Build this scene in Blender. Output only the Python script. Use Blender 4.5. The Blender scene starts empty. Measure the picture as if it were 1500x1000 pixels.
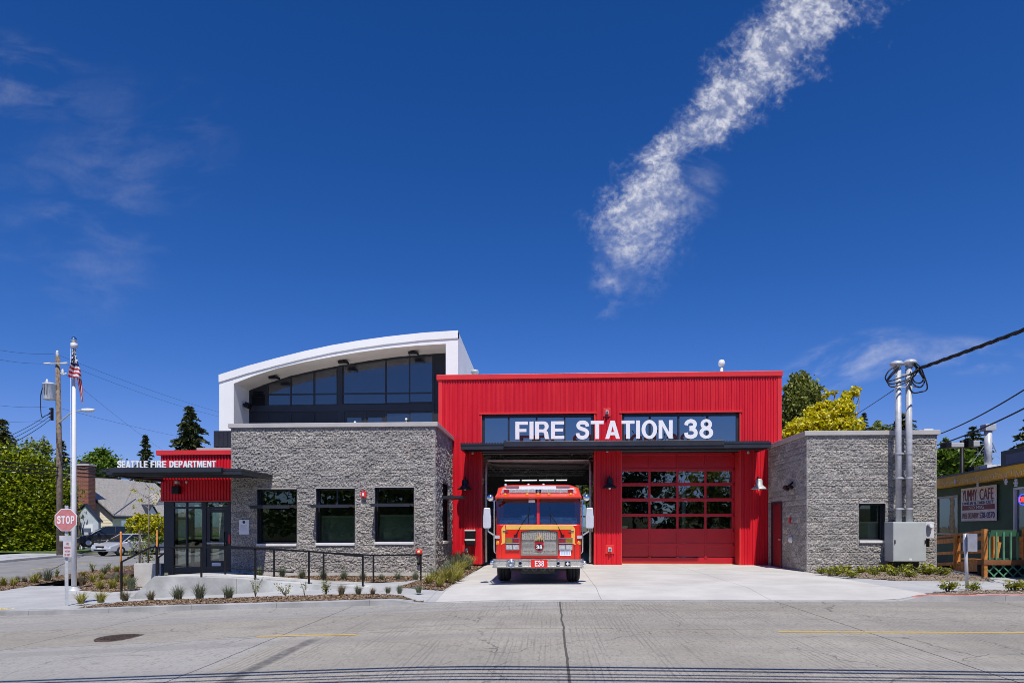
import bpy, bmesh, math, random
import numpy as np
from mathutils import Vector, Matrix, noise
R = math.radians
random.seed(7)
rng = np.random.default_rng(11)
SC = bpy.context.scene
COL = SC.collection

# ------------------------------------------------------------------ site frame
# X along the station front, Y into the lot, Z up; the viewer stands at the far kerb, eye height EYE
EYE = 1.65
TA = 0.055
CA = 1 / math.sqrt(1 + TA * TA)
SA = TA * CA
F = 1000.0
HZ = 770.0


def ray(u, v=HZ):
    dx = (u - 750) / F
    return (dx * CA - SA, CA + dx * SA, (HZ - v) / F)


def PY(u, v, Y):                      # survey point on the plane Y = const
    d = ray(u, v)
    t = Y / d[1]
    return Vector((d[0] * t, Y, EYE + d[2] * t))


def XU(u, Y):
    return PY(u, HZ, Y).x


def ZV(u, v, Y):
    return PY(u, v, Y).z


def PT(u, v, t):                      # survey point at range t
    d = ray(u, v)
    return Vector((d[0] * t, d[1] * t, EYE + d[2] * t))


def sstep(a, b, x):
    t = min(1, max(0, (x - a) / (b - a)))
    return t * t * (3 - 2 * t)


def road_z(x, y):
    q = -x - 1.2
    d = 0.055 * (0.5 * (q + math.sqrt(q * q + 0.6)))
    d = d if d < 0.6 else 0.6 + 0.15 * (1 - math.exp(-(d - 0.6) / 0.15))
    if x > 0:
        d *= max(0, 1 - x / 3.0)
    f = sstep(22, 42, y)
    return -(d * (1 - f) + min(d, 0.3) * f)


KPTS = [(-60, 17.2), (-20, 17.2), (-13.2, 17.0), (-9.3, 16.45), (-4.8, 15.45), (-2.6, 15.12), (0, 15.0), (8.6, 15.5), (20, 16.1), (70, 18.0)]


def kerb_y(x):
    for (x0, y0), (x1, y1) in zip(KPTS, KPTS[1:]):
        if x <= x1:
            return y0 + (y1 - y0) * (x - x0) / (x1 - x0)
    return KPTS[-1][1]


DRV0, DRV1 = -3.15, 7.9


def drive(x):
    return sstep(DRV0 - .45, DRV0 + .35, x) * (1 - sstep(DRV1 - .35, DRV1 + .45, x))


def pave_z(x, y):
    w = 1 - sstep(0, 2.2, y - kerb_y(x))
    c = sstep(-17.2, -14.2, x) if x < -12 else 1
    lower = max(drive(x), (1 - c) * .9)
    return road_z(x, y) + .13 - .115 * lower * w


def GP(u, v, zf=pave_z, lift=0.0):    # ground point under a sight line
    t = 18.0
    d = ray(u, v)
    for _ in range(60):
        z = zf(d[0] * t, d[1] * t) + lift
        t2 = (EYE - z) / max(1e-4, -d[2])
        t = .5 * t + .5 * min(t2, 90)
    return Vector((d[0] * t, d[1] * t, zf(d[0] * t, d[1] * t) + lift))


# ------------------------------------------------------------------ objects
ROOT = {}


def props(o, label=None, cat=None, group=None, kind=None):
    if label: o['label'] = label
    if cat: o['category'] = cat
    if group: o['group'] = group
    if kind: o['kind'] = kind
    return o


def thing(name, label, cat, loc=(0, 0, 0), group=None):
    o = bpy.data.objects.new(name, None)
    COL.objects.link(o)
    o.location = loc
    o.empty_display_size = .3
    ROOT[o.name] = Vector(loc)
    return props(o, label, cat, group)


def world_of(o):
    p = Vector((0, 0, 0))
    while o is not None:
        p = p + Vector(o.location)
        o = o.parent
    return p


def link_mesh(name, me, parent=None, world=True, origin=None):
    o = bpy.data.objects.new(name, me)
    COL.objects.link(o)
    if parent is not None:
        o.parent = parent
        if world:
            me.transform(Matrix.Translation(-world_of(parent)))
    elif origin is not None:
        me.transform(Matrix.Translation(-Vector(origin)))
        o.location = origin
    return o


class MB:
    def __init__(s):
        s.v, s.f, s.m, s.cur, s.sm = [], [], [], 0, []
        s.smooth = False

    def face(s, ids):
        s.f.append(ids); s.m.append(s.cur); s.sm.append(s.smooth)

    def poly(s, pts):
        n = len(s.v); s.v += [tuple(p) for p in pts]; s.face(list(range(n, n + len(pts)))); return s

    def box(s, x0, x1, y0, y1, z0, z1):
        n = len(s.v)
        s.v += [(x, y, z) for z in (z0, z1) for y in (y0, y1) for x in (x0, x1)]
        for q in ((0, 2, 3, 1), (4, 5, 7, 6), (0, 1, 5, 4), (2, 6, 7, 3), (0, 4, 6, 2), (1, 3, 7, 5)):
            s.face([n + i for i in q])
        return s

    def obox(s, c, ux, uy, uz, hx, hy, hz):          # oriented box: centre, axes, half sizes
        c, ux, uy, uz = Vector(c), Vector(ux), Vector(uy), Vector(uz)
        n = len(s.v)
        for k in (-1, 1):
            for j in (-1, 1):
                for i in (-1, 1):
                    s.v.append(tuple(c + ux * hx * i + uy * hy * j + uz * hz * k))
        for q in ((0, 2, 3, 1), (4, 5, 7, 6), (0, 1, 5, 4), (2, 6, 7, 3), (0, 4, 6, 2), (1, 3, 7, 5)):
            s.face([n + i for i in q])
        return s

    def bar(s, a, b, w, h=None, up=(0, 0, 1)):       # rectangular bar from a to b
        a, b = Vector(a), Vector(b)
        d = (b - a); L = d.length; d.normalize()
        side = d.cross(Vector(up))
        if side.length < 1e-4: side = d.cross(Vector((0, 1, 0)))
        side.normalize(); u = side.cross(d)
        return s.obox((a + b) / 2, d, side, u, L / 2, w / 2, (h or w) / 2)

    def prism(s, pts, vec):                            # polygon extruded along vec
        n = len(s.v); k = len(pts); vec = Vector(vec)
        s.v += [tuple(p) for p in pts] + [tuple(Vector(p) + vec) for p in pts]
        s.face(list(range(n, n + k))[::-1]); s.face(list(range(n + k, n + 2 * k)))
        for i in range(k):
            j = (i + 1) % k
            s.face([n + i, n + j, n + k + j, n + k + i])
        return s

    def tube(s, pts, r, n=8, cap=True, smooth=True):
        pts = [Vector(p) for p in pts]
        rs = r if isinstance(r, (list, tuple)) else [r] * len(pts)
        old = s.smooth; s.smooth = smooth
        base = len(s.v); prev = None
        for i, p in enumerate(pts):
            d = (pts[min(i + 1, len(pts) - 1)] - pts[max(i - 1, 0)]).normalized()
            if prev is None:
                q = Vector((0, 0, 1)) if abs(d.z) < .9 else Vector((1, 0, 0))
                a = d.cross(q).normalized()
            else:
                a = (prev - d * prev.dot(d)).normalized()
            prev = a; b = d.cross(a)
            for k in range(n):
                t = 2 * math.pi * k / n
                s.v.append(tuple(p + (a * math.cos(t) + b * math.sin(t)) * rs[i]))
        for i in range(len(pts) - 1):
            for k in range(n):
                s.face([base + i * n + k, base + i * n + (k + 1) % n, base + (i + 1) * n + (k + 1) % n, base + (i + 1) * n + k])
        s.smooth = False
        if cap:
            s.face([base + k for k in range(n)][::-1]); s.face([base + (len(pts) - 1) * n + k for k in range(n)])
        s.smooth = old
        return s

    def lathe(s, prof, c, axis='z', n=16, smooth=True):   # prof: (r, h) along the axis
        c = Vector(c); old = s.smooth; s.smooth = smooth; base = len(s.v)
        for r, h in prof:
            for k in range(n):
                t = 2 * math.pi * k / n; x, y = r * math.cos(t), r * math.sin(t)
                p = {'z': (x, y, h), 'y': (x, h, y), 'x': (h, x, y)}[axis]
                s.v.append(tuple(c + Vector(p)))
        for i in range(len(prof) - 1):
            for k in range(n):
                q = [base + i * n + k, base + i * n + (k + 1) % n, base + (i + 1) * n + (k + 1) % n, base + (i + 1) * n + k]
                s.face(q if axis != 'y' else q[::-1])
        s.smooth = old
        return s

    def loft(s, rings, smooth=False, cap=True):
        base = len(s.v); k = len(rings[0]); old = s.smooth; s.smooth = smooth
        for r in rings: s.v += [tuple(p) for p in r]
        for i in range(len(rings) - 1):
            for j in range(k):
                s.face([base + i * k + j, base + i * k + (j + 1) % k, base + (i + 1) * k + (j + 1) % k, base + (i + 1) * k + j])
        s.smooth = False
        if cap:
            s.face([base + j for j in range(k)][::-1]); s.face([base + (len(rings) - 1) * k + j for j in range(k)])
        s.smooth = old
        return s

    def grid(s, nx, ny, fn, smooth=True):
        base = len(s.v); old = s.smooth; s.smooth = smooth
        for j in range(ny + 1):
            for i in range(nx + 1):
                s.v.append(tuple(fn(i / nx, j / ny)))
        w = nx + 1
        for j in range(ny):
            for i in range(nx):
                s.face([base + j * w + i, base + j * w + i + 1, base + (j + 1) * w + i + 1, base + (j + 1) * w + i])
        s.smooth = old
        return s

    def build(s, name, mats, parent=None, world=True, bevel=0, origin=None, recalc=False, seg=2):
        me = bpy.data.meshes.new(name)
        me.from_pydata(s.v, [], s.f)
        for m in (mats if isinstance(mats, (list, tuple)) else [mats]): me.materials.append(m)
        me.polygons.foreach_set('material_index', s.m)
        me.polygons.foreach_set('use_smooth', s.sm)
        if recalc:
            bm = bmesh.new(); bm.from_mesh(me); bmesh.ops.recalc_face_normals(bm, faces=bm.faces); bm.to_mesh(me); bm.free()
        me.update()
        o = link_mesh(name, me, parent, world, origin)
        if bevel:
            b = o.modifiers.new('edge', 'BEVEL'); b.width = bevel; b.segments = seg; b.limit_method = 'ANGLE'; b.angle_limit = R(40)
        return o


def copy_tree(o, parent=None):
    c = o.copy(); COL.objects.link(c)
    if parent is not None: c.parent = parent
    for ch in [x for x in o.children]: copy_tree(ch, c)
    return c


def dup(root, loc, rotz=None, label=None, scale=None):
    c = copy_tree(root)
    c.location = loc
    if rotz is not None: c.rotation_euler = (0, 0, rotz)
    if label: c['label'] = label
    if scale: c.scale = scale if isinstance(scale, tuple) else (scale,) * 3
    return c


def text_mesh(body, o, ux, uz, w, h, depth=.03, bold=.02, space=1.0):
    """letters fitted to a w x h box whose lower corner is o; ux, uz span the face; returns mesh"""
    c = bpy.data.curves.new('lettering', 'FONT')
    c.body = body; c.offset = bold; c.extrude = .5; c.space_character = space; c.resolution_u = 4
    ob = bpy.data.objects.new('lettering', c); COL.objects.link(ob)
    dg = bpy.context.evaluated_depsgraph_get()
    me = bpy.data.meshes.new_from_object(ob.evaluated_get(dg))
    bpy.data.objects.remove(ob); bpy.data.curves.remove(c)
    n = len(me.vertices); a = np.empty(n * 3, np.float32); me.vertices.foreach_get('co', a); a = a.reshape(-1, 3)
    lo, hi = a.min(0), a.max(0)
    q = (a - lo) / np.maximum(hi - lo, 1e-6)
    ux, uz, o = Vector(ux), Vector(uz), Vector(o)
    nn = ux.cross(uz)
    out = np.array(o) + np.outer(q[:, 0] * w, ux) + np.outer(q[:, 1] * h, uz) + np.outer((q[:, 2]) * depth, nn)
    me.vertices.foreach_set('co', out.astype(np.float32).ravel()); me.materials.clear(); me.update()
    return me


def letters(name, body, mat, parent, o, ux, uz, w, h, depth=.03, bold=.02, space=1.0):
    me = text_mesh(body, o, ux, uz, w, h, depth, bold, space)
    me.materials.append(mat)
    return link_mesh(name, me, parent)



# ------------------------------------------------------------------ grotesque capitals drawn as outlines
def _arc(cx, cy, rx, ry, a0, a1, n=14):
    return [(cx + rx * math.cos(R(a0 + (a1 - a0) * i / n)), cy + ry * math.sin(R(a0 + (a1 - a0) * i / n))) for i in range(n + 1)]


def _thick(ctrl, t, n=7):
    P = [ctrl[0]] + ctrl + [ctrl[-1]]; c = []
    for i in range(1, len(P) - 2):
        for k in range(n):
            u = k / n; a, b_, d, e = (Vector(P[i + j]) for j in (-1, 0, 1, 2))
            c.append(.5 * ((2 * b_) + (d - a) * u + (2 * a - 5 * b_ + 4 * d - e) * u * u + (3 * b_ - a - 3 * d + e) * u ** 3))
    c.append(Vector(ctrl[-1])); l, r = [], []
    for i, p in enumerate(c):
        d = (c[min(i + 1, len(c) - 1)] - c[max(i - 1, 0)]).normalized(); q = Vector((-d.y, d.x)) * t / 2
        l.append(tuple(p + q)); r.append(tuple(p - q))
    return l + r[::-1]


def _eight():
    top, bot = (.38, .735, .305, .285), (.38, .29, .37, .31); right = []
    for i in range(41):
        z = -.02 + 1.04 * i / 40; x = 0
        for cx, cy, rx, ry in (top, bot):
            q = 1 - ((z - cy) / ry) ** 2
            if q > 0: x = max(x, rx * math.sqrt(q))
        right.append((x, z))
    return [(.38 + x, z) for x, z in right] + [(.38 - x, z) for x, z in right[::-1]]


def glyph(ch):
    T, H = .22, .18
    if ch == 'I': return T, [[[(0, 0), (T, 0), (T, 1), (0, 1)]]]
    if ch == 'F': return .69, [[[(0, 0), (T, 0), (T, .41), (.61, .41), (.61, .58), (T, .58), (T, 1 - H), (.69, 1 - H), (.69, 1), (0, 1)]]]
    if ch == 'E': return .73, [[[(0, 0), (.73, 0), (.73, H), (T, H), (T, .42), (.67, .42), (.67, .59), (T, .59), (T, 1 - H), (.72, 1 - H), (.72, 1), (0, 1)]]]
    if ch == 'L': return .67, [[[(0, 0), (.67, 0), (.67, H + .01), (T, H + .01), (T, 1), (0, 1)]]]
    if ch == 'T': return .74, [[[(.37 - T / 2, 0), (.37 + T / 2, 0), (.37 + T / 2, 1 - H), (.74, 1 - H), (.74, 1), (0, 1), (0, 1 - H), (.37 - T / 2, 1 - H)]]]
    if ch == 'N': return .79, [[[(0, 0), (.205, 0), (.205, .67), (.575, 0), (.79, 0), (.79, 1), (.585, 1), (.585, .34), (.215, 1), (0, 1)]]]
    if ch == 'M': return .96, [[[(0, 0), (.2, 0), (.2, .70), (.39, 0), (.57, 0), (.76, .70), (.76, 0), (.96, 0), (.96, 1), (.67, 1), (.48, .30), (.29, 1), (0, 1)]]]
    if ch == 'A': return .84, [[[(0, 0), (.225, 0), (.285, .2), (.555, .2), (.615, 0), (.84, 0), (.54, 1), (.30, 1)], [(.335, .37), (.505, .37), (.42, .70)]]]
    if ch == 'D': return .80, [[[(0, 0)] + _arc(.36, .5, .44, .5, -90, 90) + [(0, 1)], [(T, H)] + _arc(.34, .5, .235, .5 - H, -90, 90) + [(T, 1 - H)]]]
    if ch == 'P': return .74, [[[(0, 0), (T, 0), (T, .35)] + _arc(.44, .675, .30, .325, -90, 90) + [(0, 1)], [(T, .525)] + _arc(.42, .68, .10, .155, -90, 90) + [(T, .835)]]]
    if ch == 'R': return .78, [[[(0, 0), (T, 0), (T, .385), (.36, .385), (.46, .36), (.505, .28), (.515, .12), (.545, 0), (.78, 0), (.78, .03), (.745, .09), (.73, .27), (.70, .40), (.62, .47)] + _arc(.46, .725, .285, .275, -48, 90) + [(0, 1)], [(T, .55)] + _arc(.43, .695, .10, .145, -90, 90) + [(T, .84)]]]
    if ch == 'O': return .88, [[_arc(.44, .5, .44, .52, 0, 350, 35), _arc(.44, .5, .225, .345, 0, 350, 35)]]
    if ch == 'S': return .76, [[_thick([(.665, .69), (.63, .81), (.53, .895), (.38, .92), (.23, .89), (.135, .79), (.16, .66), (.30, .575), (.48, .515), (.62, .43), (.655, .29), (.585, .15), (.39, .08), (.2, .125), (.115, .23), (.10, .325)], .205)]]
    if ch == '3': return .72, [[_thick([(.10, .70), (.15, .84), (.34, .925), (.53, .86), (.575, .73), (.5, .595), (.28, .545)], .2)], [_thick([(.28, .50), (.5, .475), (.615, .33), (.575, .16), (.36, .075), (.15, .13), (.09, .3)], .205)]]
    if ch == '8': return .76, [[_eight(), _arc(.38, .75, .125, .115, 0, 340, 20), _arc(.38, .29, .165, .145, 0, 340, 20)]]
    return .36, []


def caps_mesh(body, o, ux, uz, w, h, depth=.03, gap=.075):
    x = 0.0; layers = {0: [], 1: []}
    for ch in body:
        gw, parts = glyph(ch)
        for k, pl in enumerate(parts): layers[k] += [[(x + px, pz) for px, pz in q] for q in pl]
        x += gw + gap
    tot = x - gap; V, Fc = [], []
    ux, uz, o = Vector(ux), Vector(uz), Vector(o); nn = ux.cross(uz)
    for k, polys in layers.items():
        if not polys: continue
        c = bpy.data.curves.new('lettering', 'CURVE'); c.dimensions = '2D'; c.fill_mode = 'BOTH'; c.extrude = .5
        for q in polys:
            sp = c.splines.new('POLY'); sp.points.add(len(q) - 1); sp.use_cyclic_u = True
            for p, (a, b_) in zip(sp.points, q): p.co = (a, b_, 0, 1)
        ob = bpy.data.objects.new('lettering', c); COL.objects.link(ob)
        me = bpy.data.meshes.new_from_object(ob.evaluated_get(bpy.context.evaluated_depsgraph_get()))
        bpy.data.objects.remove(ob); bpy.data.curves.remove(c)
        base = len(V)
        for v in me.vertices: V.append(tuple(o + ux * (v.co.x / tot * w) + uz * (v.co.y * h) + nn * ((v.co.z + .5) * depth + k * depth * .03)))
        Fc += [[base + i for i in p.vertices] for p in me.polygons]
        bpy.data.meshes.remove(me)
    me = bpy.data.meshes.new('lettering'); me.from_pydata(V, [], Fc); me.update(); return me


def caps(name, body, mat, parent, o, ux, uz, w, h, depth=.03, gap=.075, world=True):
    me = caps_mesh(body, o, ux, uz, w, h, depth, gap); me.materials.append(mat); return link_mesh(name, me, parent, world)


# ------------------------------------------------------------------ materials
class NT:
    def __init__(s, tree):
        s.t = tree

    def n(s, typ, **kw):
        nd = s.t.nodes.new(typ)
        for k, v in kw.items():
            if k.startswith('i_'):
                key = k[2:]; key = int(key) if key.isdigit() else key
                if hasattr(v, 'is_output') and v.is_output: s.t.links.new(v, nd.inputs[key])
                else: nd.inputs[key].default_value = v
            else: setattr(nd, k, v)
        return nd

    def put(s, sock, v):
        if hasattr(v, 'is_output'): s.t.links.new(v, sock)
        else: sock.default_value = v

    def math(s, op, a, b=0.0, c=0.0, clamp=False):
        nd = s.t.nodes.new('ShaderNodeMath'); nd.operation = op; nd.use_clamp = clamp
        for i, v in enumerate((a, b, c)): s.put(nd.inputs[i], v)
        return nd.outputs[0]

    def mr(s, v, a, b, c=0.0, d=1.0, smooth=True):
        nd = s.t.nodes.new('ShaderNodeMapRange'); nd.interpolation_type = 'SMOOTHSTEP' if smooth else 'LINEAR'
        for i, x in enumerate((v, a, b, c, d)): s.put(nd.inputs[i], x)
        return nd.outputs[0]

    def mix(s, f, a, b, mode='MIX'):
        nd = s.t.nodes.new('ShaderNodeMix'); nd.data_type = 'RGBA'; nd.blend_type = mode
        s.put(nd.inputs[0], f)
        for i, v in ((6, a), (7, b)):
            s.put(nd.inputs[i], v if hasattr(v, 'is_output') else (tuple(v) + (1,))[:4])
        return nd.outputs[2]

    def noise(s, vec, scale, detail=3, rough=.55, dist=0.0, out=0):
        nd = s.t.nodes.new('ShaderNodeTexNoise')
        if vec is not None: s.t.links.new(vec, nd.inputs['Vector'])
        nd.inputs['Scale'].default_value = scale; nd.inputs['Detail'].default_value = detail
        nd.inputs['Roughness'].default_value = rough; nd.inputs['Distortion'].default_value = dist
        return nd.outputs[out]

    def obj(s):
        return s.t.nodes.new('ShaderNodeTexCoord').outputs['Object']

    def pos(s):
        return s.t.nodes.new('ShaderNodeNewGeometry').outputs['Position']

    def sep(s, v):
        nd = s.t.nodes.new('ShaderNodeSeparateXYZ'); s.t.links.new(v, nd.inputs[0]); return nd.outputs

    def comb(s, x, y, z=0.0):
        nd = s.t.nodes.new('ShaderNodeCombineXYZ')
        for i, v in enumerate((x, y, z)): s.put(nd.inputs[i], v)
        return nd.outputs[0]

    def vmath(s, op, a, b):
        nd = s.t.nodes.new('ShaderNodeVectorMath'); nd.operation = op
        s.put(nd.inputs[0], a); s.put(nd.inputs[1], b); return nd.outputs[0]


def new_mat(name):
    m = bpy.data.materials.new(name); m.use_nodes = True
    t = m.node_tree; b = t.nodes['Principled BSDF']
    return m, NT(t), b


def mul(c, k): return tuple(min(1, x * k) for x in c[:3])


def M(name, col, rough=.5, metal=0.0, var=.12, scale=4.0, bump=0.0, bscale=40.0, spec=.5, coat=0.0, col2=None, emit=0.0):
    m, n, b = new_mat(name)
    v = n.obj()
    f = n.noise(v, scale, 4)
    f = n.mr(f, .3, .7)
    c = n.mix(f, mul(col, 1 - var), mul(col2 or col, 1 + var))
    n.t.links.new(c, b.inputs['Base Color'])
    b.inputs['Roughness'].default_value = rough; b.inputs['Metallic'].default_value = metal
    b.inputs['Specular IOR Level'].default_value = spec
    if coat: b.inputs['Coat Weight'].default_value = coat; b.inputs['Coat Roughness'].default_value = .05
    if bump:
        h = n.noise(v, bscale, 3)
        bp = n.n('ShaderNodeBump', i_Strength=bump, i_Distance=.02, i_Height=h)
        n.t.links.new(bp.outputs[0], b.inputs['Normal'])
    if emit:
        n.t.links.new(c, b.inputs['Emission Color']); b.inputs['Emission Strength'].default_value = emit
    return m


def M_leaf(name, cols, rough=.5, trans=.25):
    """leaf colour differs leaf by leaf"""
    m, n, b = new_mat(name)
    g = n.t.nodes.new('ShaderNodeNewGeometry')
    r = n.t.nodes.new('ShaderNodeValToRGB'); n.t.links.new(g.outputs['Random Per Island'], r.inputs[0])
    e = r.color_ramp.elements
    while len(e) < len(cols): e.new(.5)
    for i, c in enumerate(cols):
        e[i].position = i / (len(cols) - 1); e[i].color = tuple(c) + (1,)
    n.t.links.new(r.outputs[0], b.inputs['Base Color'])
    b.inputs['Roughness'].default_value = rough
    b.inputs['Specular IOR Level'].default_value = .35
    if trans:
        tr = n.n('ShaderNodeBsdfTranslucent'); n.t.links.new(r.outputs[0], tr.inputs[0])
        mx = n.n('ShaderNodeMixShader', i_0=trans); n.t.links.new(b.outputs[0], mx.inputs[1]); n.t.links.new(tr.outputs[0], mx.inputs[2])
        n.t.links.new(mx.outputs[0], n.t.nodes['Material Output'].inputs[0])
    return m


def M_glass(name, tint=(.3, .34, .36), refl=.08, rough=.0, wob=.0, gtint=(1, 1, 1)):
    m, n, b = new_mat(name)
    tr = n.n('ShaderNodeBsdfTransparent', i_Color=tuple(tint) + (1,))
    gl = n.n('ShaderNodeBsdfGlossy', i_Color=tuple(gtint) + (1,), i_Roughness=rough)
    fr = n.n('ShaderNodeFresnel', i_IOR=1.5)
    f = n.math('ADD', fr.outputs[0], refl, clamp=True)
    if wob:
        bp = n.n('ShaderNodeBump', i_Strength=wob, i_Distance=.05, i_Height=n.noise(n.obj(), 1.3, 2))
        n.t.links.new(bp.outputs[0], gl.inputs['Normal'])
    mx = n.n('ShaderNodeMixShader', i_0=f)
    n.t.links.new(tr.outputs[0], mx.inputs[1]); n.t.links.new(gl.outputs[0], mx.inputs[2])
    n.t.links.new(mx.outputs[0], n.t.nodes['Material Output'].inputs[0])
    return m


def M_block(name, mortar_mix):
    m, n, b = new_mat(name)
    p = n.sep(n.pos())
    v = n.comb(n.math('ADD', p[0], p[1]), p[2], 0.0)
    br = n.n('ShaderNodeTexBrick', i_Vector=v)
    br.inputs['Scale'].default_value = 1.0
    br.inputs['Brick Width'].default_value = .40; br.inputs['Row Height'].default_value = .196
    br.inputs['Mortar Size'].default_value = .006; br.inputs['Mortar Smooth'].default_value = .3
    br.inputs['Color1'].default_value = (.295, .28, .26, 1); br.inputs['Color2'].default_value = (.46, .432, .395, 1)
    br.inputs['Mortar'].default_value = (.42, .41, .395, 1)
    br.inputs['Bias'].default_value = 0
    f1 = n.noise(n.pos(), 26, 5, .65)
    f2 = n.noise(n.pos(), 1.1, 3)
    c = n.mix(n.mr(f1, .35, .68), (.42, .42, .43), (1.42, 1.40, 1.36))
    c = n.mix(1.0, br.outputs['Color'], c, 'MULTIPLY')
    c = n.mix(n.mr(f2, .35, .7, 0, .35), c, (.30, .29, .285))
    fl = n.noise(n.pos(), 120, 2)
    c = n.mix(n.mr(fl, .62, .75, 0, .4), c, (.5, .49, .48))
    n.t.links.new(c, b.inputs['Base Color']); b.inputs['Roughness'].default_value = .92
    b.inputs['Specular IOR Level'].default_value = .2
    h = n.math('ADD', n.math('MULTIPLY', n.noise(n.pos(), 45, 4, .7), 1.0), n.math('MULTIPLY', br.outputs['Fac'], -.25 * mortar_mix))
    bp = n.n('ShaderNodeBump', i_Strength=.8, i_Distance=.025, i_Height=h)
    n.t.links.new(bp.outputs[0], b.inputs['Normal'])
    return m


def M_concrete(name, col, sx=1.5, sy=1.5, ox=0.0, oy=0.0, rough=.85, stain=.12, speck=.1):
    """slab concrete with tooled joints in world metres"""
    m, n, b = new_mat(name)
    pos = n.pos(); p = n.sep(pos)
    c = n.mix(n.mr(n.noise(pos, .7, 5, .6), .3, .7), mul(col, 1 - stain), mul(col, 1 + stain))
    c = n.mix(n.mr(n.noise(pos, 140, 2), .45, .75, 0, 1), c, n.mix(1.0, c, (1 - speck * 2.2,) * 3, 'MULTIPLY'))
    bands = n.noise(n.vmath('MULTIPLY', pos, (.35, 6.0, 1)), 1.5, 3)
    c = n.mix(n.mr(bands, .5, .8, 0, .3), c, mul(col, .8))
    spots = n.noise(pos, 2.3, 4, .7)
    c = n.mix(n.mr(spots, .66, .74, 0, .28), c, mul(col, .62))
    wob = n.math('MULTIPLY', n.math('SUBTRACT', n.noise(pos, 1.2, 2), .5), .03)

    def joint(x, s, o):
        q = n.math('FRACT', n.math('ADD', n.math('DIVIDE', n.math('ADD', n.math('SUBTRACT', x, o), wob), s), 100.0))
        d = n.math('MULTIPLY', n.math('ABSOLUTE', n.math('SUBTRACT', q, .5)), s)
        return n.mr(d, s / 2 - .012, s / 2 - .004)
    j = joint(p[0], sx, ox)
    if sy: j = n.math('MAXIMUM', j, joint(p[1], sy, oy))
    c = n.mix(n.math('MULTIPLY', j, .55), c, (.08, .08, .08))
    n.t.links.new(c, b.inputs['Base Color']); b.inputs['Roughness'].default_value = rough
    b.inputs['Specular IOR Level'].default_value = .25
    bp = n.n('ShaderNodeBump', i_Strength=.25, i_Distance=.01, i_Height=n.math('SUBTRACT', n.noise(pos, 90, 3), j))
    n.t.links.new(bp.outputs[0], b.inputs['Normal'])
    return m


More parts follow.
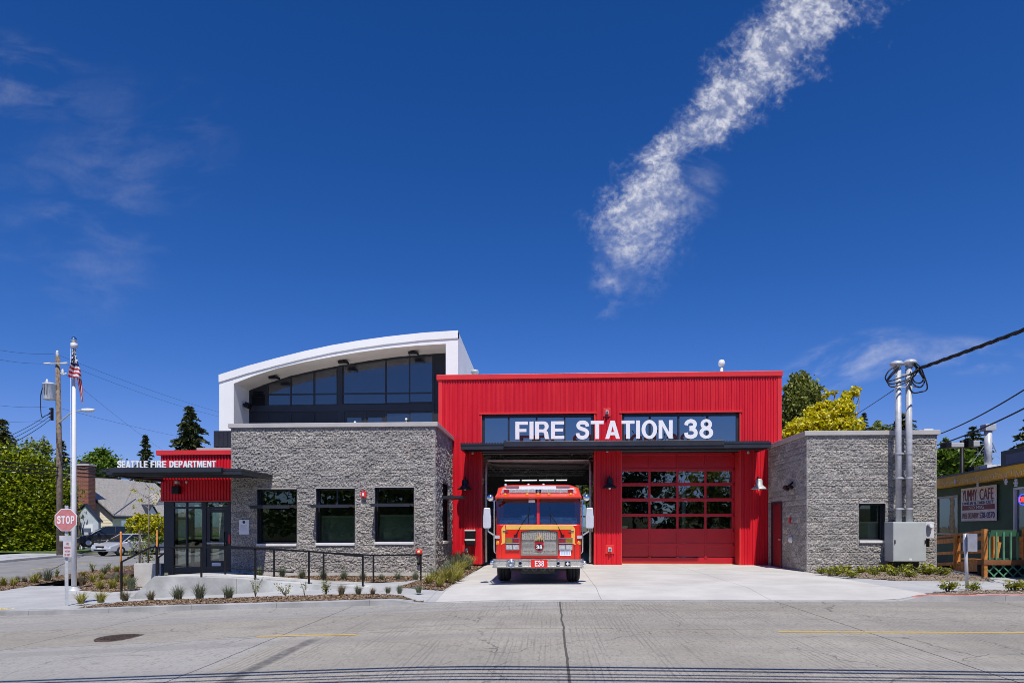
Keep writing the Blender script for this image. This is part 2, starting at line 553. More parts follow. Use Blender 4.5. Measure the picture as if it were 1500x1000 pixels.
def M_road():
    m, n, b = new_mat('old concrete street')
    pos = n.pos(); p = n.sep(pos); x, y = p[0], p[1]
    big = n.noise(pos, .35, 5, .6)
    base = n.mix(n.mr(big, .3, .7), (.305, .278, .235), (.41, .378, .325))
    # smooth pale slab on the lower side, pale gutter pan
    left = n.mr(n.math('ADD', x, n.math('MULTIPLY', big, .1)), -4.28, -4.22, 1, 0)
    near = n.mr(y, 11.0, 11.25, 1, 0)
    base = n.mix(n.math('MULTIPLY', n.math('MULTIPLY', left, near), .6), base, (.39, .385, .375))
    pan = n.math('MULTIPLY', n.mr(y, 13.55, 13.7), n.mr(x, .2, .26, 1, 0))
    base = n.mix(n.math('MULTIPLY', pan, .55), base, (.41, .40, .385))
    # coarse exposed aggregate past the middle joint
    agg = n.math('MULTIPLY', n.mr(y, 10.0, 13.0, .3, 1), n.mr(x, .2, .3, .45, 1))
    co = n.noise(n.vmath('MULTIPLY', pos, (1, .3, 1)), 17, 4, .7)
    base = n.mix(n.math('MULTIPLY', n.mr(co, .54, .64), n.math('MULTIPLY', agg, .5)), base, (.15, .14, .125))
    base = n.mix(n.math('MULTIPLY', n.mr(co, .36, .46, 1, 0), n.math('MULTIPLY', agg, .4)), base, (.46, .44, .40))
    base = n.mix(n.math('MULTIPLY', n.mr(n.noise(n.vmath('MULTIPLY', pos, (1, .3, 1)), 26, 3, .7), .52, .64), .5), base, (.15, .14, .125))
    base = n.mix(n.math('MULTIPLY', n.mr(n.noise(n.vmath('MULTIPLY', pos, (1, .3, 1)), 31, 3, .7), .54, .66), .38), base, (.48, .46, .42))
    oil = n.math('MULTIPLY', n.mr(n.math('ABSOLUTE', n.math('SUBTRACT', y, n.math('ADD', 12.3, n.math('MULTIPLY', big, .3)))), .05, .5, 1, 0), n.mr(n.noise(n.vmath('MULTIPLY', pos, (.8, 2.2, 1)), 1.3, 4, .7), .48, .7))
    base = n.mix(n.math('MULTIPLY', oil, .4), base, (.15, .145, .14))
    sp = n.noise(pos, 55, 3, .7); sp2 = n.noise(pos, 130, 2, .6)
    base = n.mix(n.math('MULTIPLY', n.mr(sp, .53, .66), n.math('MULTIPLY', agg, .72)), base, (.12, .115, .105))
    base = n.mix(n.math('MULTIPLY', n.mr(sp2, .58, .7), .4), base, (.14, .135, .125))
    base = n.mix(n.math('MULTIPLY', n.mr(sp2, .3, .42, 1, 0), .35), base, (.55, .53, .5))
    # tined grooves run across the street
    wav = n.math('ADD', x, n.math('MULTIPLY', n.noise(n.comb(n.math('MULTIPLY', x, 7), n.math('MULTIPLY', y, .15)), 1.0, 3), .16))
    g = n.math('SINE', n.math('MULTIPLY', wav, 78.0))
    gm = n.math('MULTIPLY', n.mr(g, .35, .95), n.mr(n.noise(n.comb(n.math('MULTIPLY', x, 2.5), n.math('MULTIPLY', y, .4)), 1.0, 3), .42, .62))
    gm = n.math('MULTIPLY', gm, n.mr(x, -4.25, -4.2, .25, 1))
    base = n.mix(n.math('MULTIPLY', gm, .45), base, (.16, .15, .14))
    # tyre polish bands along the street
    tb = n.noise(n.comb(n.math('MULTIPLY', x, .05), n.math('MULTIPLY', y, 1.5)), 1.0, 3)
    base = n.mix(n.mr(tb, .42, .66, 0, .45), base, (.25, .24, .225))
    st = n.noise(pos, 1.6, 5, .7)
    base = n.mix(n.mr(st, .56, .75, 0, .5), base, (.2, .188, .17))
    base = n.mix(n.mr(n.noise(pos, 2.4, 4, .7), .66, .74, 0, .5), base, (.5, .49, .47))
    # slab joints, every 4.7 m, and the centre joint
    wob = n.math('ADD', n.math('MULTIPLY', n.math('SUBTRACT', n.noise(n.comb(0.0, n.math('MULTIPLY', y, 1.3), x), 1.0, 4), .5), .07), 0.0)
    q = n.math('FRACT', n.math('ADD', n.math('DIVIDE', n.math('ADD', n.math('SUBTRACT', x, .22), wob), 4.72), 50.0))
    d = n.math('MULTIPLY', n.math('ABSOLUTE', n.math('SUBTRACT', q, .5)), 4.72)
    jw = n.mr(n.math('ABSOLUTE', n.math('SUBTRACT', x, .22)), .3, .4, .02, .014)
    j = n.mr(n.math('SUBTRACT', 2.36, d), n.math('MULTIPLY', jw, .6), jw, 1, 0)
    jy = n.mr(n.math('ABSOLUTE', n.math('SUBTRACT', y, n.math('ADD', 11.08, wob))), .006, .02, .6, 0)
    j2 = n.mr(n.math('ABSOLUTE', n.math('SUBTRACT', y, n.math('ADD', 13.62, wob))), .006, .02, .45, 0)
    tar = n.mr(n.math('ABSOLUTE', n.math('ADD', x, n.math('ADD', 3.72, n.math('MULTIPLY', wob, 1.2)))), .05, .16, 1, 0)
    tar = n.math('MULTIPLY', tar, n.mr(y, 10.4, 10.9, 1, 0))
    tar = n.math('MULTIPLY', tar, n.mr(n.noise(pos, 9, 4, .7), .36, .6, .5, .95))
    base = n.mix(tar, base, (.13, .125, .12))
    # hairline cracks
    vo = n.n('ShaderNodeTexVoronoi', feature='DISTANCE_TO_EDGE', i_Vector=n.vmath('ADD', pos, n.vmath('MULTIPLY', n.n('ShaderNodeTexNoise', i_Scale=1.7, i_Detail=4.0, i_Vector=pos).outputs['Color'], (.8, .8, 0))))
    vo.inputs['Scale'].default_value = .33
    cr = n.math('MULTIPLY', n.mr(vo.outputs['Distance'], .0015, .004, 1, 0), n.mr(n.noise(pos, .5, 2), .42, .52))
    j = n.math('MAXIMUM', n.math('MAXIMUM', j, jy), n.math('MAXIMUM', j2, n.math('MULTIPLY', cr, .6)))
    base = n.mix(n.math('MULTIPLY', j, .85), base, (.055, .053, .05))
    n.t.links.new(base, b.inputs['Base Color']); b.inputs['Roughness'].default_value = .85
    b.inputs['Specular IOR Level'].default_value = .25
    h = n.math('SUBTRACT', n.math('ADD', n.math('MULTIPLY', sp, .7), n.math('MULTIPLY', sp2, .4)), n.math('ADD', j, n.math('MULTIPLY', gm, .4)))
    bp = n.n('ShaderNodeBump', i_Strength=.55, i_Distance=.012, i_Height=h)
    n.t.links.new(bp.outputs[0], b.inputs['Normal'])
    return m


MT = {}
def M_cladding():
    m, n, b = new_mat('red ribbed steel'); p = n.pos()
    st_ = n.noise(n.vmath('MULTIPLY', p, (5, 5, .35)), 1.0, 4, .6); bl = n.noise(p, .6, 3)
    c = n.mix(n.mr(st_, .35, .7), (.60, .007, .020), (.68, .014, .026))
    c = n.mix(n.mr(bl, .4, .7, 0, .35), c, (.57, .012, .022))
    d = n.noise(n.vmath('MULTIPLY', p, (9, 9, .6)), 1.0, 4, .7)
    c = n.mix(n.mr(d, .62, .78, 0, .3), c, (.42, .03, .03))
    n.t.links.new(c, b.inputs['Base Color']); n.put(b.inputs['Roughness'], n.mr(st_, .3, .7, .34, .5)); b.inputs['Specular IOR Level'].default_value = .4
    bp = n.n('ShaderNodeBump', i_Strength=.15, i_Distance=.03, i_Height=n.noise(n.vmath('MULTIPLY', p, (2, 2, .8)), 1.5, 3)); n.t.links.new(bp.outputs[0], b.inputs['Normal'])
    return m


MT['red'] = M_cladding()
MT['red_trim'] = M('red trim', (.70, .03, .03), .4, var=.06, scale=1.5)
MT['red_door'] = M('red door paint', (.48, .008, .02), .35, var=.06, scale=1.2)
MT['white'] = M('white fibre cement', (.85, .845, .83), .6, var=.025, scale=.8)
MT['soffit'] = M('soffit board', (.86, .82, .75), .7, var=.03, scale=1.5)
MT['charcoal'] = M('charcoal steel', (.022, .025, .034), .45, var=.15, scale=2)
MT['charcoal2'] = M('charcoal cladding', (.016, .019, .027), .55, var=.15, scale=1)
MT['black'] = M('black paint', (.009, .009, .011), .5, var=.2, spec=.25)
MT['dark'] = M('dark interior', (.028, .028, .03), .8, var=.2)
MT['rubber'] = M('tyre rubber', (.014, .014, .015), .8, var=.2, bump=.3, bscale=60)
MT['coping'] = M('coping metal', (.46, .44, .42), .5, var=.06, scale=1.5)
MT['sill'] = M('cast sill', (.72, .71, .69), .7, var=.06, scale=4)
MT['letter'] = M('white letters', (.80, .81, .83), .45, var=.02)
MT['galv'] = M('galvanised steel', (.50, .51, .53), .42, .12, var=.12, scale=7)
MT['track'] = M('dull track steel', (.55, .55, .56), .5, .2, var=.15)
MT['chrome'] = M('chrome', (.75, .75, .76), .12, 1.0, var=.04)
MT['brushed'] = M('diamond plate', (.56, .53, .48), .35, .35, var=.16, scale=30, bump=.4, bscale=55)
MT['pole_w'] = M('white pole paint', (.74, .74, .75), .35, var=.04, scale=2)
MT['wood'] = M('weathered pole wood', (.20, .15, .11), .85, var=.35, scale=6, bump=.4, bscale=25)
MT['bark'] = M('bark', (.11, .085, .065), .9, var=.35, scale=9, bump=.6, bscale=25)
MT['twig'] = M('grey twig bark', (.22, .19, .16), .85, var=.3, scale=9)
MT['cable'] = M('black cable', (.013, .013, .014), .55, var=.2)
MT['mulch'] = M('bark mulch', (.19, .125, .078), .95, var=.75, scale=34, bump=1.0, bscale=50)
MT['gravel'] = M('crushed gravel bed', (.25, .19, .135), .95, var=.6, scale=45, bump=1.0, bscale=50)
MT['grassland'] = M('mown grass', (.10, .16, .03), .9, var=.5, scale=3, bump=1, bscale=30)
MT['earth'] = M('dry earth', (.16, .15, .09), .95, var=.35, scale=.3)
MT['yellow_paint'] = M('yellow road paint', (.66, .42, .04), .7, var=.2, scale=6)
MT['kerb'] = M_concrete('kerb concrete', (.36, .355, .35), 2.35, 0, .6, 0, stain=.25)
MT['kerb_red'] = M('worn red kerb paint', (.46, .19, .16), .75, var=.3, scale=5)
MT['walk'] = M_concrete('sidewalk concrete', (.455, .455, .455), 1.55, 1.55, .3, .55, stain=.1)
MT['apron'] = M_concrete('apron concrete', (.565, .55, .515), 3.75, 4.1, -2.6, 17.75, stain=.10, speck=.06)
MT['rampc'] = M_concrete('ramp concrete', (.50, .50, .48), 3.0, 0, 0, 0, stain=.34)
MT['asphalt'] = M('side street asphalt', (.235, .23, .225), .9, var=.12, scale=.8, bump=.4, bscale=60)
MT['road'] = M_road()
MT['block'] = M_block('split face block', .3)
MT['block2'] = M_block('split face block with pale joints', 1.0)
MT['glass_win'] = M_glass('office glass', (.66, .72, .68), .04, wob=.04)
MT['glass_upper'] = M_glass('upper glass', (.10, .12, .15), .24, wob=.03)
MT['glass_entry'] = M_glass('entry glass', (.5, .56, .52), .10, wob=.06)
MT['glass_door'] = M_glass('door panes', (.2, .22, .22), .17, wob=.11)
MT['glass_car'] = M_glass('vehicle glass', (.75, .84, .86), .045)
MT['concrete_base'] = M('smooth concrete', (.52, .50, .46), .85, var=.1, scale=2)
# ================================================================== GROUND
def sheet(name, mat, xs, ys, zf):
    b = MB()
    nx, ny = len(xs) - 1, len(ys) - 1
    base = 0
    for j in range(ny + 1):
        for i in range(nx + 1):
            x, y = xs[i], ys[j]
            if callable(y): y = y(x)
            b.v.append((x, y, zf(x, y)))
    for j in range(ny):
        for i in range(nx):
            w = nx + 1
            b.smooth = True
            b.face([j * w + i, j * w + i + 1, (j + 1) * w + i + 1, (j + 1) * w + i])
    o = b.build(name, mat)
    return props(o, kind='structure')


def lin(a, b, n): return [a + (b - a) * i / n for i in range(n + 1)]


# open ground to the horizon
gx = [-1200, -500, -250, -120] + lin(-70, 70, 40) + [120, 250, 500, 1200]
gy = [-600, -200, -90, -40, -20] + lin(-8, 80, 40) + [120, 200, 400, 1500]
sheet('ground', MT['earth'], gx, gy, lambda x, y: road_z(x, y) - .2 - (.35 if -14.5 < x < 9 and 23 < y < 46 else 0))

# the street
ykerb = [(lambda x, f=f: -6 + (kerb_y(x) + 6) * f) for f in lin(0, 1, 40)]
xs_road = [-70, -50, -36] + lin(-30, 20, 100) + [26, 34, 45, 70]
sheet('street', MT['road'], xs_road, ykerb, road_z)
sheet('far_pavement', MT['walk'], lin(-70, 70, 40), [-12, -9, -6.2], lambda x, y: road_z(x, y) + .12)

# the side street climbing away past the corner
SX0, SX1 = -30.3, -19.8
sheet('side_street', MT['asphalt'], lin(SX0, SX1, 8), lin(17.2, 120, 60), lambda x, y: road_z(x, y) + .004)


def strip(name, mat, p0, p1, w, zf, lift):
    """painted line between two ground points"""
    p0, p1 = Vector(p0), Vector(p1); d = (p1 - p0); n = max(2, int(d.length / .6)); d.z = 0
    s = Vector((-d.y, d.x, 0)).normalized() * w / 2
    b = MB()
    for i in range(n + 1):
        q = p0.lerp(p1, i / n)
        for k in (-1, 1):
            r = q + s * k; b.v.append((r.x, r.y, zf(r.x, r.y) + lift))
    for i in range(n): b.face([2 * i, 2 * i + 1, 2 * i + 3, 2 * i + 2])
    return props(b.build(name, mat), kind='structure')


def M_worn_paint():
    m, n, b = new_mat('worn yellow centre line')
    p = n.pos()
    f = n.math('MULTIPLY', n.mr(n.noise(p, 9, 4, .7), .34, .46), n.mr(n.noise(p, 60, 2), .36, .5))
    c = n.mix(f, (.33, .31, .28), (.66, .42, .03))
    n.t.links.new(c, b.inputs['Base Color']); b.inputs['Roughness'].default_value = .8
    return m


worn = M_worn_paint()
strip('centre_line', worn, GP(378, 931.5, road_z), GP(522, 929, road_z), .11, road_z, .004)
strip('centre_line', worn, GP(1140, 925, road_z), GP(1140, 925, road_z) + Vector((14, .55, 0)), .11, road_z, .004)
strip('side_street_line', worn, GP(44, 834, road_z), GP(128, 824, road_z), .14, road_z, .009)

# pavement and station apron
xs_l = lin(-19.7, -2.62, 60)
yw = [(lambda x, f=f: kerb_y(x) + .16 + (24.5 - kerb_y(x) - .16) * f) for f in [0, .06, .12, .18, .25] + lin(.35, 1, 12)]
sheet('sidewalk', MT['walk'], xs_l, yw, pave_z)
yw2 = [(lambda x, f=f: kerb_y(x) + .16 + (30.5 - kerb_y(x) - .16) * f) for f in [0, .03, .06, .09, .12, .15, .2] + lin(.3, 1, 8)]
sheet('station_apron', MT['apron'], lin(-2.62, 8.46, 30), yw2, pave_z)
sheet('sidewalk', MT['walk'], [8.46, 9, 10, 12, 14, 18, 24, 32, 45, 70], yw2, pave_z)
sheet('side_street_pavement', MT['walk'], lin(-35.5, -30.5, 3), lin(17.2, 120, 50), lambda x, y: road_z(x, y) + .1)


# kerb along the station frontage
def kerb(name, xs):
    b = MB()
    w = .15
    ring = []
    for x in xs:
        y = kerb_y(x); zr = road_z(x, y); zt = pave_z(x, y + .02)
        ring.append([(x, y - .02, zr - .15), (x, y, zt - .015), (x, y + .015, zt), (x, y + w + .03, zt + .001), (x, y + w + .03, zr - .15)])
    for i in range(len(xs) - 1):
        b.cur = 1 if xs[i] > 8.0 and xs[i] < 12.2 else 0
        for k in range(4):
            if k == 0: cc = b.cur; b.cur = 0
            b.poly([ring[i][k], ring[i + 1][k], ring[i + 1][k + 1], ring[i][k + 1]])
            if k == 0: b.cur = cc
    return props(b.build(name, [MT['kerb'], MT['kerb_red']]), kind='structure')


kerb('kerb', [-19.7] + lin(-19, -6, 40) + lin(-5.8, -2, 30) + lin(-1.6, 7, 20) + lin(7.2, 9, 24) + lin(9.5, 20, 20) + [30, 70])
b = MB()
for x in lin(-19.7, -19.7, 1)[:1]:
    b.prism([(-19.85, 17.1, -1.2), (-19.7, 17.1, -1.2), (-19.7, 17.1, pave_z(-19.7, 18) + .0), (-19.85, 17.1, pave_z(-19.7, 18) - .02)], (0, 9, 0))
props(b.build('side_street_kerb', MT['kerb']), kind='structure')
b = MB()
for i, y in enumerate(lin(17.2, 119, 60)[:-1]):
    y2 = y + 101.8 / 60
    z, z2 = road_z(-30.4, y) + .13, road_z(-30.4, y2) + .13
    b.poly([(-30.32, y, z - .2), (-30.32, y2, z2 - .2), (-30.34, y2, z2), (-30.34, y, z)])
    b.poly([(-30.34, y, z), (-30.34, y2, z2), (-30.55, y2, z2), (-30.55, y, z)])
props(b.build('side_street_kerb', MT['kerb']), kind='structure')
# lawn in front of the neighbour's house
sheet('lawn', MT['grassland'], lin(-90, -30.56, 24), lin(44.5, 110, 30), lambda x, y: road_z(x, y) + .16 + .07 * max(0, min(10, y - 46)) + .02 * noise.noise((x * .7, y * .7, 0)))

# treeline ridge added behind the viewer to hide bright horizon sky from the glazing
sheet('horizon_screen', M('treeline ridge', (.035, .048, .018), .95, var=.6, scale=.25), lin(-160, 160, 64), [-46, -50, -56, -70, -110], lambda x, y: -.4 if y > -47 else (3.4 + 2.6 * noise.noise((x * .06, 0, 3)) + 1.6 * noise.noise((x * .25, y * .1, 1))) * min(1, (-46 - y) / 5))
# yellow tactile pad at the corner ramp
tp = GP(-8, 892.5)
b = MB()
for i in range(7):
    for j in range(4):
        q = tp + Vector((-.75 + i * .18, -.25 + j * .16, .012))
        b.lathe([(.045, 0), (.035, .012), (0, .014)], q, n=6)
bb = [tp + Vector((x, y, .008)) for x, y in ((-.9, -.35), (.42, -.35), (.42, .35), (-.9, .35))]
b.poly(bb)
props(b.build('tactile_paving', M('faded yellow pad', (.58, .47, .22), .8, var=.2)), kind='structure')


# planting beds: soft heaped mulch following the ground
def bed(name, mat, outline, zf, lift=.02, heap=.03, dens=.16):
    """outline: ground polygon; filled with a fine grid clipped to it"""
    P = [Vector((p[0], p[1], 0)) for p in outline]
    x0, x1 = min(p.x for p in P), max(p.x for p in P); y0, y1 = min(p.y for p in P), max(p.y for p in P)

    def inside(x, y):
        c = False
        for i in range(len(P)):
            a, q = P[i], P[i - 1]
            if (a.y > y) != (q.y > y) and x < (q.x - a.x) * (y - a.y) / (q.y - a.y) + a.x: c = not c
        return c

    def dist(x, y):
        best = 9
        for i in range(len(P)):
            a, q = P[i - 1], P[i]; ab = q - a; v = Vector((x, y, 0))
            t = max(0, min(1, (v - a).dot(ab) / max(1e-9, ab.length_squared)))
            best = min(best, (a + ab * t - v).length)
        return best
    b = MB(); idx = {}
    nx, ny = max(2, int((x1 - x0) / dens)), max(2, int((y1 - y0) / dens))

    def vid(i, j):
        if (i, j) not in idx:
            x, y = x0 + (x1 - x0) * i / nx, y0 + (y1 - y0) * j / ny
            h = min(1, dist(x, y) / .3) if inside(x, y) else 0
            z = zf(x, y) + lift * (.3 + .7 * h) + heap * h * (.5 + noise.noise((x * 3, y * 3, 1)) + .6 * noise.noise((x * 11, y * 11, 4)))
            idx[(i, j)] = len(b.v); b.v.append((x, y, z))
        return idx[(i, j)]
    for j in range(ny):
        for i in range(nx):
            if inside(x0 + (x1 - x0) * (i + .5) / nx, y0 + (y1 - y0) * (j + .5) / ny):
                b.smooth = True
                b.face([vid(i, j), vid(i + 1, j), vid(i + 1, j + 1), vid(i, j + 1)])
    return props(b.build(name, mat), kind='structure')


front = [(x, kerb_y(x) + .2) for x in lin(-12.3, -2.75, 30)]
back = [(x, kerb_y(x) + .2 + 1.15 * sstep(-2.75, -4.6, x) * sstep(-12.3, -11.4, x) + .02) for x in lin(-12.3, -2.75, 30)][::-1]
bed('kerb_planting_strip', MT['mulch'], front + back, pave_z, .03, .035, .11)
bed('corner_bed', MT['mulch'], [GP(u, v) for u, v in ((112, 864), (165, 867), (200, 863), (228, 846), (232, 836), (200, 832), (160, 840), (122, 850))], pave_z, .04, .05, .15)
bed('side_street_strip', MT['mulch'], [GP(u, v) for u, v in ((-20, 869), (0, 865), (85, 850.5), (175, 838.5), (215, 831), (206, 826.5), (120, 838), (0, 856), (-20, 859))], pave_z, .04, .04, .15)
bed('wall_planting_bed', MT['mulch'], [(-10.4, 20.75), (-4.2, 20.75), (-3.92, 19.9), (-3.92, 22.98), (-10.9, 22.98)], lambda x, y: -.07, .02, .03, .13)
bed('wall_planting_bed', MT['mulch'], [(-4.15, 18.5), (-2.66, 16.85), (-2.66, 26.9), (-3.8, 26.95), (-3.85, 23), (-3.95, 20.9)], pave_z, .05, .05, .12)
bed('gravel_bed', MT['gravel'], [(8.5, 22.93), (8.75, 20.9), (9.6, 19.5), (12.2, 19.5), (12.75, 20.6), (12.6, 22.95)], pave_z, .04, .05, .12)
bed('gravel_strip', MT['gravel'], [(8.3, 15.72), (9.5, 16.45), (12, 16.75), (17, 17.15), (17, 16.2)], pave_z, .03, .03, .12)

# ------------------------------------------------------------------ entrance ramp
RY = 19.2
rt = [PY(u, v, RY) for u, v in ((226, 843.5), (340, 846.5), (447, 855), (545, 859.5))]
b = MB()
low = -.75
prof = [Vector((PY(190, 871, RY).x, RY, pave_z(-12.5, RY) + .02))] + rt
for i in range(len(prof) - 1):
    a, c = prof[i], prof[i + 1]
    a2, c2 = a + Vector((0, .18, 0)), c + Vector((0, .18, 0))
    b.poly([(a.x, RY, low), (c.x, RY, low), (c.x, RY, c.z), (a.x, RY, a.z)])
    b.poly([a, c, c2, a2])
    b.poly([(a.x, RY + .18, low), (a.x, RY + .18, a.z), (c.x, RY + .18, c.z), (c.x, RY + .18, low)])
b.poly([(prof[0].x, RY, low), (prof[0].x, RY, prof[0].z), (prof[0].x, RY + .18, prof[0].z), (prof[0].x, RY + .18, low)])
e = prof[-1]
b.poly([(e.x, RY, low), (e.x, RY + .18, low), (e.x, RY + .18, e.z), (e.x, RY, e.z)])
props(b.build('ramp_wall', MT['rampc']), kind='structure')


def ramp_z(x):
    for a, c in zip(rt, rt[1:]):
        if x <= c.x: return a.z + (c.z - a.z) * max(0, (x - a.x)) / (c.x - a.x)
    return rt[-1].z


b = MB()
xs = lin(rt[0].x, rt[-1].x, 24)
for x0, x1 in zip(xs, xs[1:]):
    y1a = y1b = 20.72
    if x1 <= -10.35: y1a = y1b = 23.56
    fz = lambda x, y: ramp_z(x) - .012 - (.13 if x < -10.2 else .0) * sstep(19.4, 23.4, y)
    ys = lin(RY + .18, y1a, 4)
    for ya, yb in zip(ys, ys[1:]):
        b.poly([(x0, ya, fz(x0, ya)), (x1, ya, fz(x1, ya)), (x1, yb, fz(x1, yb)), (x0, yb, fz(x0, yb))])
    b.poly([(x0, y1a, fz(x0, y1a)), (x1, y1a, fz(x1, y1a)), (x1, y1a, low), (x0, y1a, low)])
x0 = rt[0].x
b.poly([(x0, RY + .18, low), (x0, RY + .18, fz(x0, RY + .2)), (x0, 23.56, fz(x0, 23.56)), (x0, 23.56, low)])
props(b.build('entrance_ramp', MT['rampc']), kind='structure')
# low seat wall by the landing
t0 = GP(188, 838)
b = MB(); b.box(-14.95, -13.95, 23.8, 24.05, -.7, .30)
props(b.build('low_concrete_wall', MT['concrete_base'], bevel=.015), kind='structure')
# ================================================================== FIRE STATION
st = thing('fire_station', 'red, white and stone fire station with an open engine bay and arched roof', 'fire station', (0, 27, .13))
LX0, LX1, LY, LZ = -10.98, -3.87, 23.0, 5.02       # grey stone office block
RX0, RX1, RZ = 8.46, 12.62, 4.62                    # small stone block
WY = 27.0                                           # red front


def rough_wall(name, mat, o, ux, length, z0, z1, holes, amp=.056, step=.031, parent=st, course=.4, nrm=(0, -1, 0)):
    """split-face masonry with real relief; holes: (s0, s1, z0, z1)"""
    ux, nrm, o = Vector(ux), Vector(nrm), Vector(o)

    def cuts(a, b, extra):
        ks = sorted(set([a, b] + [e for e in extra if a < e < b])); out = []
        for p, q in zip(ks, ks[1:]):
            n = max(1, int(round((q - p) / step))); out += [p + (q - p) * i / n for i in range(n)]
        return out + [b]
    S = cuts(0, length, [h for H in holes for h in H[:2]]); Z = cuts(z0, z1, [h for H in holes for h in H[2:]])
    b = MB(); ids = {}

    def vid(i, j):
        k = (i, j)
        if k not in ids:
            s, z = S[i], Z[j]
            e = min(s, length - s, z1 - z) / .1
            for H in holes:
                dx = max(H[0] - s, 0, s - H[1]); dz = max(H[2] - z, 0, z - H[3])
                e = min(e, max(dx, dz) / .08)
            e = max(0, min(1, e))
            p = o + ux * s; q = Vector((p.x, p.y, z))
            row = math.floor(z / .196); fz = abs(((z / .196) % 1) - .5) * 2
            fs = abs((((s + p.y * 0) / .4 + (.5 if row % 2 else 0)) % 1) - .5) * 2
            edge = (1 - sstep(.78, 1, fz) * course) * (1 - sstep(.88, 1, fs) * course * .7)
            d = .45 + .5 * noise.noise(q * 9) + .75 * noise.noise(q * 20 + Vector((3, 1, 7)))
            d += .25 * noise.noise(Vector((math.floor((s / .4) + (.5 if row % 2 else 0)) * 3.1, row * 7.7, 2)))
            d = max(0, d) * amp * edge
            r = q + nrm * d * e
            ids[k] = len(b.v); b.v.append(tuple(r))
        return ids[k]
    for j in range(len(Z) - 1):
        for i in range(len(S) - 1):
            cs, cz = (S[i] + S[i + 1]) / 2, (Z[j] + Z[j + 1]) / 2
            if any(H[0] < cs < H[1] and H[2] < cz < H[3] for H in holes): continue
            b.face([vid(i, j), vid(i + 1, j), vid(i + 1, j + 1), vid(i, j + 1)])
    return b.build(name, mat, parent)


def hole(u0, u1, v0, v1, Y, x0):
    um = (u0 + u1) / 2
    return (XU(u0, Y) - x0, XU(u1, Y) - x0, ZV(um, v1, Y), ZV(um, v0, Y))


wins = [(376.5, 435, 716, 799.5), (463, 520, 715, 798.5), (549, 606.5, 713.5, 797)]
lh = [hole(*w, LY, LX0) for w in wins]
wall = rough_wall('stone_wall', MT['block'], (LX0, LY, 0), (1, 0, 0), LX1 - LX0, .06, LZ, lh)
side_hole = (1.45, 2.75, 1.1, 3.2)
rough_wall('stone_wall', MT['block'], (LX1, LY, 0), (0, 1, 0), WY - LY - .03, .06, LZ, [side_hole], nrm=(1, 0, 0))
rough_wall('stone_wall', MT['block'], (LX0, 26.9, 0), (0, -1, 0), 26.9 - LY, -.5, LZ, [], step=.2, nrm=(-1, 0, 0))
rh = [hole(1258, 1297, 737, 795, LY, RX0)]
rough_wall('stone_wall', MT['block2'], (RX0, LY, 0), (1, 0, 0), RX1 - RX0, -.05, RZ, rh, amp=.048, course=.8)
door_hole = (.7, 2.05, .16, 2.75)
rough_wall('stone_wall', MT['block2'], (RX0, WY - .03, 0), (0, -1, 0), WY - LY - .03, -.05, RZ, [(WY - .03 - 26.55, WY - .03 - 25.35, -.1, 2.55)], amp=.04, nrm=(-1, 0, 0), step=.05, course=.95)
rough_wall('stone_wall', MT['block2'], (RX1, LY, 0), (0, 1, 0), 9, -.05, RZ, [], step=.12, nrm=(1, 0, 0))
b = MB(); b.box(LX0 + .02, LX1 + .025, LY - .045, LY + .1, -.6, .06); b.box(LX1 - .1, LX1 + .025, LY + .1, WY - .03, -.6, .06)
b.build('wall_base', MT['concrete_base'], st)

# copings
b = MB(); b.box(LX0 - .07, LX1 + .09, LY - .09, LY + .28, LZ, LZ + .15)
b.box(LX1 - .28, LX1 + .09, LY + .28, WY - .02, LZ, LZ + .15)
b.build('coping', MT['coping'], st, bevel=.012)
b = MB(); b.box(RX0 - .09, RX1 + .07, LY - .09, LY + .28, RZ, RZ + .15)
b.box(RX0 - .09, RX0 + .28, LY + .28, WY - .02, RZ, RZ + .15); b.box(RX1 - .28, RX1 + .07, LY + .28, 31.8, RZ, RZ + .15)
b.build('coping', MT['coping'], st, bevel=.012)
# flat roofs and unseen backs, kept inside the parapets
b = MB(); b.box(LX0 + .1, LX1 - .1, LY + .3, 28.5, LZ - .55, LZ - .3); b.build('flat_roof', M('pale bounce membrane', (.78, .75, .70), .8), st)  # terrace roof made pale to bounce light up onto the arch soffit
b = MB(); b.box(RX0 + .1, RX1 - .1, LY + .3, 31.9, RZ - .5, RZ - .3); b.build('flat_roof', MT['coping'], st)
b = MB(); b.box(RX0 + .2, RX1 - .1, 31.9, 32.1, -.1, RZ - .05); b.build('back_wall', MT['coping'], st)
# interior finishes behind the glass
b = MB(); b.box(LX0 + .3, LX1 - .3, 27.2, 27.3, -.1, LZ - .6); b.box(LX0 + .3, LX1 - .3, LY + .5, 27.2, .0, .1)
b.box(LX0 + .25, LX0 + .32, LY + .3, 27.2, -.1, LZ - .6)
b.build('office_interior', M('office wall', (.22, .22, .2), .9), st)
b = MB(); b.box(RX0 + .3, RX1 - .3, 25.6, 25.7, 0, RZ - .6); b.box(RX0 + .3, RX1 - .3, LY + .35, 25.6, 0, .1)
b.build('office_interior', M('store wall', (.16, .18, .15), .9), st)


